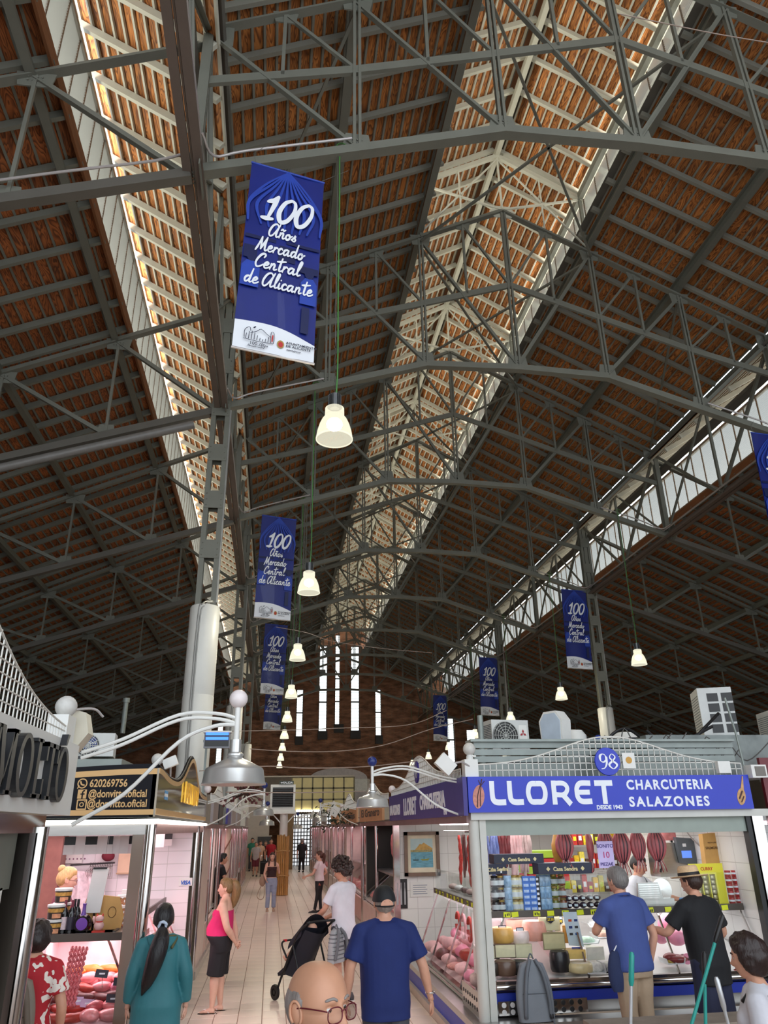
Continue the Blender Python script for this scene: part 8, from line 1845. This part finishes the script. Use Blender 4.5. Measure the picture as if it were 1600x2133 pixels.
# bald man in front
P0 = atY(657, 2006, 3.05)
t, S_, HM, J, P, sp = person('bald elderly man with dark red glasses close to the camera, facing it', (P0.x, 3.05, 0), math.radians(180+42), P0.z+.008, skin('bald', (206, 152, 122)), ('bald', (150, 142, 138)), (cloth('grey_shirt', (120, 124, 132)), .8, .6, .02, 1.47), (CHAR, .12, .015), pose=dict(head=(.0, .02)), w=1.05, hq=True, belly=.05)
RED = mat('red_spectacle_frame', srgb(110, 34, 48), .3, .3)
for s in (-1, 1):
    c = Vector((s*.034, .103, -.008)); lens = [(c+Vector((.026*math.copysign(abs(math.cos(q))**.7, math.cos(q)), -.004*abs(math.cos(q))*s*math.copysign(1, math.cos(q)), .020*math.copysign(abs(math.sin(q))**.7, math.sin(q))))) for q in np.linspace(0, 2*PI, 26)]
    P('spectacle_rim', MB().merge(MB().tube(lens, .0018, 6), HM), RED); P('spectacle_lens', MB().merge(MB().add(lens[:-1], [tuple(range(25))]), HM), glass('lens', (.97, .97, .97), .10, .02))
    P('spectacle_arm', MB().merge(MB().tube(crv([(s*.061, .098, .004), (s*.074, .06, .008), (s*.081, .0, .008), (s*.080, -.02, -.006)]), .0020, 6), HM), RED)
P('spectacle_bridge', MB().merge(MB().tube(crv([(-.009, .104, -.002), (0, .109, .003), (.009, .104, -.002)]), .0018, 6), HM), RED)
# curly haired young man with pushchair
P0 = atY(716, 1788, 12.4); cpos = (P0.x, P0.y, 0)
t, S_, HM, J, P, sp = person('tall young man with dark curly hair and white T-shirt pushing a pushchair', cpos, .72, 1.80, SK1, ('curly', (52, 36, 32)), (WHT, .76, .72, .022, 1.47), (CHAR, .50, .022), ((70, 70, 74), 'shoe'), dict(lean=.04, head=(.35, -.2), LE=(-.27, .12, 1.14), LW=(-.20, .36, 1.00), RE=(.25, .13, 1.13), RW=(.05, .38, 1.0), LD=(0, 1, -.2), RD=(0, 1, -.2), LN=(0, -.3, -1), RN=(0, -.3, -1), LC=.9, RC=.9))
# pushchair: in the frame of that man, ahead of him
T = thing('pushchair', 'dark navy folding pushchair pushed by the curly haired man', 'pushchair', (cpos[0]-.42, cpos[1]-.12, 0), .55)
NV = cloth('pushchair_navy', (26, 30, 44), .7); FRM = mat('pushchair_frame', srgb(34, 36, 38), .35, .4)
for s in (-1, 1):
    obj('frame_tube', MB().tube(crv([(s*.22, -.12, 1.02), (s*.23, .1, .86), (s*.24, .42, .40), (s*.23, .62, .1)]), .016, 8), FRM, T, local=True, smooth='all'); obj('frame_tube', MB().tube([(s*.24, .2, .72), (s*.23, -.1, .1)], .014, 8), FRM, T, local=True)
    for yy in (.64, -.1):
        obj('wheel', MB().lathe([(.05, -.022), (.095, -.02), (.1, 0), (.095, .02), (.05, .022), (.05, -.022)], 22, (s*.24, yy, .1), 'x', cap=False), BLK, T, local=True, smooth=True)
        obj('wheel_hub', MB().lathe([(0, -.02), (.03, -.02), (.03, .02), (0, .02)], 12, (s*.24, yy, .1), 'x'), FRM, T, local=True)
        for q in range(4): obj('wheel_spoke', MB().bar((s*.24, yy, .1), (s*.24, yy+.06*math.cos(q*PI/2), .1+.06*math.sin(q*PI/2)), .012, .02), FRM, T, local=True)
obj('handle_bar', MB().tube(crv([(-.22, -.12, 1.02), (-.2, -.16, 1.04), (.2, -.16, 1.04), (.22, -.12, 1.02)]), .018, 8), FRM, T, local=True, smooth='all')
obj('seat_shell', MB().grid(lambda u, v: Vector(((u-.5)*.42, -.02+.5*v-.07*math.sin(PI*u), .98-.60*v**1.1-.03*math.sin(PI*u))), 10, 12), NV, T, local=True, smooth='all'); obj('seat_back', MB().grid(lambda u, v: Vector(((.5-u)*.42, -.06+.5*v-.10*math.sin(PI*u), .94-.60*v**1.1-.06*math.sin(PI*u))), 10, 12), NV, T, local=True, smooth='all')
obj('canopy', MB().grid(lambda u, v: Vector((.24*math.cos(PI*u), .0+.34*v, .80+.26*math.sin(PI*u)*(1-.25*v)+.06-.2*v)), 16, 8), NV, T, local=True, smooth='all'); obj('foot_rest', MB().box((0, .58, .36), (.36, .22, .04), Matrix.Rotation(-.5, 3, 'X')), NV, T, local=True)
obj('bumper_bar', MB().tube(crv([(-.24, .36, .56), (-.2, .56, .72), (0, .62, .74), (.2, .56, .72), (.24, .36, .56)]), .014, 8), BLK, T, local=True, smooth='all'); obj('red_clip', MB().box((-.12, .6, .745), (.05, .03, .03)), mat('clip_red', srgb(220, 50, 60), .4), T, local=True)
T2 = thing('person', 'baby lying in the pushchair with one bare foot showing', 'person', (cpos[0]-.42, cpos[1]-.12, 0), .55)
mb = MB(); limb(mb, [(0, .12, .84), (0, .2, .72), (0, .28, .62)], [.075, .10, .09]); mb.ball((0, .07, .93), .075, 14)
for s in (-1, 1): limb(mb, [(s*.05, .3, .60), (s*.08, .46, .60), (s*.09, .60, .50)], [.05, .042, .032]); limb(mb, [(s*.09, .60, .5), (s*.095, .67, .53)], [.026, .018]); limb(mb, [(s*.1, .16, .80), (s*.14, .25, .72), (s*.1, .33, .70)], [.035, .03, .022])
shell('body', mb, SK2, T2, .010, 3); mb = MB(); limb(mb, [(0, .12, .84), (0, .2, .72), (0, .30, .61)], [.085, .112, .1]); shell('romper', mb, cloth('baby_green', (190, 205, 170)), T2, .012, 3)
ST = cloth('striped_canvas', (168, 172, 176)); ST2 = cloth('striped_dark', (110, 114, 120))
bp = backpack('pale striped canvas bag hanging from the pushchair handle', (cpos[0]-.12, cpos[1]-.22, .52), .9, ST, ST2, .42, .32, .16)
for i in range(7): o = obj('stripe', MB().tube([(.150*(1-.3*(z/.42)**3)*math.copysign(abs(math.cos(q))**.6, math.cos(q)), .083*(1-.35*z/.42)*math.copysign(abs(math.sin(q))**.6, math.sin(q)), z) for q in np.linspace(0, 2*PI, 28) for z in (.05+i*.05,)], .007, 5), ST2, bp, local=True, smooth='all')
# woman in magenta top, profile
P0 = atZ(452, 2108, 0)
t, S_, HM, J, P, sp = person('woman in magenta strappy top and black shorts, hands behind her back', (P0.x, P0.y, 0), math.radians(82), 1.62, SK2, ('tail', (136, 104, 66)), (MAG, .90, 0, .010, 1.33), (BLKS, .47, .022), ((226, 214, 210), 'sandal'), dict(lean=-.05, tw=1.5, head=(.0, .02), LE=(-.26, -.12, 1.12), LW=(-.07, -.22, .90), RE=(.26, -.12, 1.12), RW=(.06, -.22, .90), LD=(.6, -.5, -.6), RD=(-.6, -.5, -.6), tail=[(0, -.08, .06), (.0, -.13, .05), (.01, -.15, -.04), (.02, -.13, -.16), (.02, -.10, -.27)], tie=mat('dark_hair_tie', srgb(50, 40, 44), .6), LA=(-.10, .06, .085), LK=(-.095, .04, .5)), fem=True, w=1.3, belly=.08)
for s in (-1, 1): P('shoulder_strap', MB().tube(crv([sp((s*.09, .105, 1.30)), sp((s*.105, .06, 1.415)), sp((s*.1, -.03, 1.44)), sp((s*.09, -.10, 1.32))]), .006, 6), MAG)
P('necklace', MB().tube(crv([sp((-.055, -.02, 1.46)), sp((-.03, .075, 1.41)), sp((0, .10, 1.37)), sp((.03, .075, 1.41)), sp((.055, -.02, 1.46))]), .0025, 5), mat('gold_chain', srgb(200, 160, 90), .3, .8)); P('bracelet', MB().tube([J['RW']+Vector((.034*math.cos(q), .02, .034*math.sin(q))) for q in np.linspace(0, 2*PI, 18)], .008, 6), mat('bracelet', srgb(90, 96, 100), .4, .5))
# woman in teal jacket, back view
P0 = atZ(344, 1885, 1.62)
t, S_, HM, J, P, sp = person('woman in loose teal jacket with long black ponytail, seen from behind', gnd(P0), .12, 1.62, SK2, ('tail', (20, 18, 22)), (TEALJ, .52, 1.86, .024, 1.46), (cloth('dark_trousers', (40, 42, 50)), .12, .012), ((60, 60, 60), 'shoe'), dict(head=(-.05, .05), LE=(-.25, -.03, 1.13), LW=(-.27, .06, .88), RE=(.26, -.04, 1.12), RW=(.28, .05, .86), flare=.06, tw=1.75, hs=1.14, tail=[(0, -.10, -.05), (.0, -.16, -.13), (-.03, -.20, -.26), (-.07, -.20, -.40), (-.12, -.18, -.54)], tie=mat('pale_scrunchie', srgb(190, 205, 225), .8, 0, .4, 30)), fem=True, w=1.05)
P('hood', MB().grid(lambda u, v: sp((.15*math.cos(PI+PI*u)*(1-.12*v), -.05-(.07+.05*math.sin(PI*v))*math.sin(PI*u), 1.47-.17*v*math.sin(PI*u)**.7)), 24, 10), TEALJ); P('hood_rim', MB().tube([sp((.15*math.cos(PI+PI*u)*.88, -.05-.07*math.sin(PI*u), 1.47-.17*math.sin(PI*u)**.7)) for u in np.linspace(0, 1, 20)], .012, 6), TEALJ)
P('bag_strap', MB().tube(crv([sp((.06, -.06, 1.47)), sp((.14, -.05, 1.46)), sp((.10, -.155, 1.38))]), .014, 6), mat('olive_strap', srgb(90, 88, 54), .7))
# woman in floral dress with backpack
P0 = atZ(82, 1905, 1.52)
FLO = None
m, N, L, b = node_mat('floral_cloth'); tc = N.new('ShaderNodeTexCoord'); vo = N.new('ShaderNodeTexVoronoi'); vo.inputs['Scale'].default_value = 11; no = N.new('ShaderNodeTexNoise'); no.inputs['Scale'].default_value = 9
mx = N.new('ShaderNodeMixRGB'); mx.inputs[0].default_value = .25; L.new(tc.outputs['Object'], no.inputs['Vector']); L.new(tc.outputs['Object'], mx.inputs[1]); L.new(no.outputs['Color'], mx.inputs[2]); L.new(mx.outputs[0], vo.inputs['Vector'])
cr = N.new('ShaderNodeValToRGB'); e = cr.color_ramp.elements; cr.color_ramp.interpolation = 'CONSTANT'; e[0].color = (*srgb(238, 228, 220), 1); e[1].color = (*srgb(178, 34, 46), 1); e[1].position = .36; L.new(vo.outputs['Distance'], cr.inputs[0]); L.new(cr.outputs[0], b.inputs['Base Color']); b.inputs['Roughness'].default_value = .8; FLO = m
fpos = (atY(78, 1950, 7.2).x, 7.2, 0)
t, S_, HM, J, P, sp = person('woman in red and white floral dress before the butcher counter', fpos, -.05, 1.60, SK1, ('bob', (38, 28, 28)), (FLO, .78, .7, .028, 1.47), (FLO, .40, .03, .14), ((90, 70, 60), 'shoe'), dict(RE=(.29, -.02, 1.12), RW=(.27, .1, .90), head=(.1, 0)), fem=True, w=1.1)
BEI = cloth('beige_canvas', (132, 124, 114), .7); backpack('beige grey canvas backpack worn by the woman in the floral dress', (fpos[0]-.02, fpos[1]-.24, .80), -.05, BEI, cloth('beige_strap', (110, 100, 90)), .46, .30, .16)
# blonde butcher, vendors
P0 = atY(140, 1812, 10.1)
t, S_, HM, J, P, sp = person('blonde butcher with hair bun and glasses behind the counter bottles', (P0.x, 10.1, .18), math.radians(-72), P0.z-.18+.02, SK2, ('bun', (196, 160, 104)), (cloth('maroon_top', (110, 44, 60)), .80, .7, .02, 1.47), (BLKS, .12, .012), pose=dict(head=(0, -.15), LE=(-.26, .10, 1.15), LW=(-.2, .32, 1.12), RE=(.26, .1, 1.15), RW=(.1, .34, 1.1)), fem=True)
for s in (-1, 1): P('spectacle_rim', MB().merge(MB().tube([(s*.034+.024*math.cos(q), .100, -.004+.018*math.sin(q)) for q in np.linspace(0, 2*PI, 20)], .0016, 5), HM), RED); P('spectacle_arm', MB().merge(MB().tube([(s*.058, .097, .0), (s*.08, .0, .006)], .0016, 5), HM), RED)
P0 = atY(1313, 1784, 11.0)
t, S_, HM, J, P, sp = person('dark haired vendor in white T-shirt with shoulder strap handing goods over', (P0.x, 11.0, .14), math.radians(180+38), P0.z-.14+.02, SK1, ('short', (34, 30, 30)), (WHT, .84, .62, .022, 1.47), (BLKS, .12, .012), pose=dict(lean=.14, head=(-.05, -.25), LE=(-.30, .26, 1.22), LW=(-.34, .52, 1.17), RE=(.28, .05, 1.12), RW=(.2, .26, 1.0), LD=(-.2, 1, -.1)))
P('glove', MB().merge(hand(MB(), J['LW']+Vector((0, .0, 0)), (-.2, 1, -.1), (.9, .35, 0), 1.12, .5), Matrix.Identity(4)), mat('blue_glove', srgb(80, 150, 215), .4)); P('shoulder_strap', MB().tube(crv([sp((-.09, -.10, 1.36)), sp((-.11, .02, 1.47)), sp((-.05, .145, 1.33)), sp((.05, .155, 1.18)), sp((.16, .10, 1.02))]), .014, 6), BLK)
P0 = atY(480, 1776, 20.3); person('dark haired vendor in black shirt leaning out of the striped post shop', (P0.x-.30, 20.3, .1), math.radians(-70), P0.z-.1, SK1, ('short', (24, 22, 24)), (BLKT, .8, .65, .02, 1.47), (BLKS, .12, .012), pose=dict(lean=.2, RE=(.25, .15, 1.15), RW=(.1, .42, 1.12)))
# customers at the blue sign shop
def cust(px, py, Y): q = atY(px, py, Y); return q
q = cust(1292, 1806, 8.55)
t, S_, HM, J, P, sp = person('grey haired man in blue polo shirt and beige trousers at the counter', (q.x-.02, 8.5, .0), .22, q.z, SK1, ('short', (122, 118, 116)), (POLO, .83, .68, .024, 1.475), (KHAKI, .10, .022), ((70, 60, 54), 'shoe'), dict(lean=.10, head=(.1, -.12), LE=(-.27, .16, 1.17), LW=(-.12, .40, 1.15), RE=(.30, .0, 1.13), RW=(.27, .06, .88), RC=.7), w=1.06, belly=.05)
P('collar', MB().tube(crv([sp((-.07, .05, 1.475)), sp((-.085, -.03, 1.49)), sp((0, -.085, 1.50)), sp((.085, -.03, 1.49)), sp((.07, .05, 1.475))]), .016, 8), POLO)
T = thing('pouch', 'navy cloth pouch hanging at the hip of the blue polo man', 'bag', (q.x-.24, 8.42, .86), .2); mb = MB(); mb.grid(lambda u, v: Vector(((.035+.05*math.sin(PI*v)**.7+.02*v)*math.cos(2*PI*u), (.03+.02*math.sin(PI*v))*math.sin(2*PI*u), .2-.36*v)), 16, 10); obj('pouch_body', mb, cloth('pouch_navy', (34, 46, 84)), T, local=True, smooth='all'); obj('draw_cord', MB().tube(crv([(0, 0, .2), (.05, -.01, .26), (.11, .0, .25)]), .006, 5), LETW, T, local=True)
q = cust(1437, 1800, 8.5)
t, S_, HM, J, P, sp = person('man in black T-shirt and straw hat paying at the counter', (q.x+.02, 8.45, .0), .30, q.z-.04, SK1, ('short', (60, 42, 36)), (BLKT, .70, .75, .026, 1.47), (cloth('navy_shorts', (36, 40, 66)), .46, .03), ((80, 70, 64), 'shoe'), dict(lean=.10, head=(.15, -.12), LE=(-.34, .17, 1.16), LW=(-.38, .42, 1.18), RE=(.31, .05, 1.13), RW=(.2, .25, 1.05)), w=1.05, belly=.04)
STRAW = mat('straw', srgb(222, 190, 150), .8, 0, .12, 40, bump=.3)
P('hat_crown', MB().merge(MB().lathe([(.094, .045), (.093, .075), (.086, .125), (.075, .145), (.04, .138), (0, .132)], 28), HM @ Matrix.Diagonal((1, 1.12, 1, 1))), STRAW); P('hat_brim', MB().merge(MB().lathe([(.088, .05), (.12, .042), (.152, .044), (.165, .052), (.163, .056), (.12, .049), (.088, .058)], 32, cap=False), HM @ Matrix.Diagonal((1, 1.12, 1, 1))), STRAW); P('hat_band', MB().merge(MB().lathe([(.096, .05), (.0945, .085)], 28, cap=False), HM @ Matrix.Diagonal((1, 1.12, 1, 1))), mat('hat_band', srgb(26, 26, 30), .6))
T = thing('wallet', 'red wallet held by the straw hat man', 'wallet', (0, 0, 0)); c = MW[t.name] @ (S_ @ (J['LW']+Vector((.02, .10, .01)))); T.location = c; obj('wallet_body', MB().box((0, 0, 0), (.11, .03, .07)), mat('wallet_red', srgb(190, 30, 44), .4), T, local=True); obj('wallet_flap', MB().box((0, -.018, .01), (.1, .006, .05)), mat('wallet_black', srgb(30, 30, 34), .4), T, local=True); MW[T.name] = Matrix.Translation(c)
q = atY(1537, 1948, 5.0)
t, S_, HM, J, P, sp = person('dark haired woman in pale top at the picture corner, face turned away', (q.x+.06, 5.0, 0), .95, q.z-.01, SK1, ('bob', (44, 30, 28)), (cloth('pale_top', (206, 206, 214)), .8, .6, .02, 1.46), (CHAR, .12, .012), pose=dict(head=(-.1, -.05)), fem=True, w=1.05)
P('bag_strap', MB().tube(crv([sp((-.13, -.09, 1.40)), sp((-.125, .0, 1.46)), sp((-.12, .09, 1.38))]), .014, 6), BLK)
# people down the aisle
P0 = atZ(563, 1899, 0)
t, S_, HM, J, P, sp = person('young woman in dark brown strapless top and ripped pale jeans facing us', (P0.x, P0.y, 0), math.radians(184), 1.60, SK2, ('long', (70, 48, 40)), (cloth('brown_top', (58, 34, 38)), 1.02, 0, .008, 1.33), (JEAN, .12, .02), ((190, 160, 136), 'shoe'), dict(head=(-.1, .05), LE=(-.24, .04, 1.14), LW=(-.20, .20, 1.30), RE=(.24, .03, 1.12), RW=(.20, .16, .98), RA=(.11, .03, .085)), fem=True, vox=.014)
for s, z in ((-1, .50), (1, .50), (1, .46)): P('ripped_patch', MB().ball((s*.095, .080, z), .03, 10, sc=(1.4, .35, .5)), SK2)
P('choker', MB().tube([sp((.056*math.cos(q), .056*math.sin(q)+.0, 1.49)) for q in np.linspace(0, 2*PI, 16)], .007, 5), BLK); P('top_strap', MB().tube(crv([sp((-.08, .10, 1.31)), sp((-.05, .06, 1.46)), sp((-.08, -.09, 1.35))]), .006, 5), BLK)
T = thing('handbag', 'slouchy tan shoulder bag with long loop strap held by the woman in jeans', 'bag', (P0.x-.27, P0.y, .6)); obj('bag_body', MB().ball((0, 0, .22), .12, 14, sc=(.8, .5, 1.2)), cloth('tan_bag', (168, 140, 120)), T, local=True, smooth='all'); obj('bag_strap', MB().tube(crv([(.05, 0, .34), (.12, 0, .45), (.02, 0, .2), (-.14, 0, -.15), (-.05, 0, -.27), (.06, 0, -.2), (.06, 0, .1)]), .009, 6), cloth('tan_bag', (168, 140, 120)), T, local=True, smooth='all')
P0 = atZ(664, 1902, 0)
t, S_, HM, J, P, sp = person('woman in white T-shirt and black leggings turned towards the pink lit shop', (P0.x, P0.y, 0), math.radians(62), 1.64, SK2, ('tail', (84, 50, 40)), (cloth('white_top2', (226, 216, 220)), .90, .55, .014, 1.46), (cloth('black_leggings', (28, 28, 34), .6), .10, .004), ((40, 40, 44), 'shoe'), dict(head=(.3, 0), RE=(.30, -.1, 1.14), RW=(.32, .08, 1.0), LE=(-.27, .1, 1.12), LW=(-.3, .32, 1.04), LA=(-.1, .1, .085), tail=[(0, -.105, .06), (0, -.14, .02), (.01, -.13, -.12), (.02, -.10, -.26)]), fem=True, vox=.014)
for i in range(3): P('legging_stripe', MB().tube(crv([(-.13+.0*i, .06-.03*i, .93), (-.15, .0-.03*i, .86), (-.16, -.06-.03*i, .78)]), .006, 5), mat('stripe_coral', srgb(230, 120, 100), .6))
far = [((531, 1826), 'man in striped grey T-shirt and maroon shorts leading the far group', 176, 1.66, (cloth('striped_grey', (190, 182, 184)), .82, .6, .018, 1.47), (cloth('maroon_shorts', (110, 40, 56)), .5, .02), ('crop', (120, 110, 104))),
       ((523, 1815), 'man in green T-shirt at the back of the far group', 180, 1.80, (cloth('sea_green', (60, 140, 118)), .82, .6, .018, 1.47), (CHAR, .12, .015), ('short', (60, 46, 40))),
       ((540, 1818), 'person in peach top behind the striped T-shirt man', 182, 1.66, (cloth('peach', (226, 190, 160)), .82, .6, .018, 1.47), (KHAKI, .12, .015), ('short', (90, 70, 56))),
       ((551, 1817), 'person in black top carrying a bag in the far group', 178, 1.64, (BLKT, .82, .6, .018, 1.47), (CHAR, .12, .015), ('short', (110, 96, 90))),
       ((562, 1822), 'man in bright red T-shirt behind the woman in jeans', 182, 1.78, (cloth('red_tshirt', (176, 34, 50)), .82, .6, .02, 1.47), (CHAR, .12, .015), ('crop', (90, 70, 60))),
       ((628, 1817), 'dark dressed person beside the far pink shops', 10, 1.74, (BLKT, .75, .9, .03, 1.47), (BLKS, .12, .02), ('short', (150, 140, 136)))]
for (px, py), l, ang, H, tp, bt, hr in far:
    q = atZ(px, py, 0); person(l, (q.x, q.y, 0), math.radians(ang), H, SK1, hr, tp, bt, pose=dict(LA=(-.1, .12, .085), LK=(-.095, .08, .5)), vox=.02)
q = atZ(548, 1826, 0); T = thing('shopping_trolley', 'small dark shopping trolley beside the far group', 'trolley', (q.x, q.y, 0)); obj('trolley_bag', MB().bb(-.17, .17, -.14, .14, .12, .75), BLKT, T, local=True); obj('trolley_flap', MB().bb(-.175, .175, -.145, .145, .66, .7), CHAR, T, local=True)
for s in (-1, 1): obj('trolley_wheel', MB().lathe([(0, -.02), (.08, -.02), (.08, .02), (0, .02)], 14, (s*.15, -.1, .08), 'x'), BLK, T, local=True)
obj('trolley_handle', MB().tube([(-.15, .12, .7), (-.15, .14, 1.0), (.15, .14, 1.0), (.15, .12, .7)], .012, 6), CHROME, T, local=True)
bake_all()
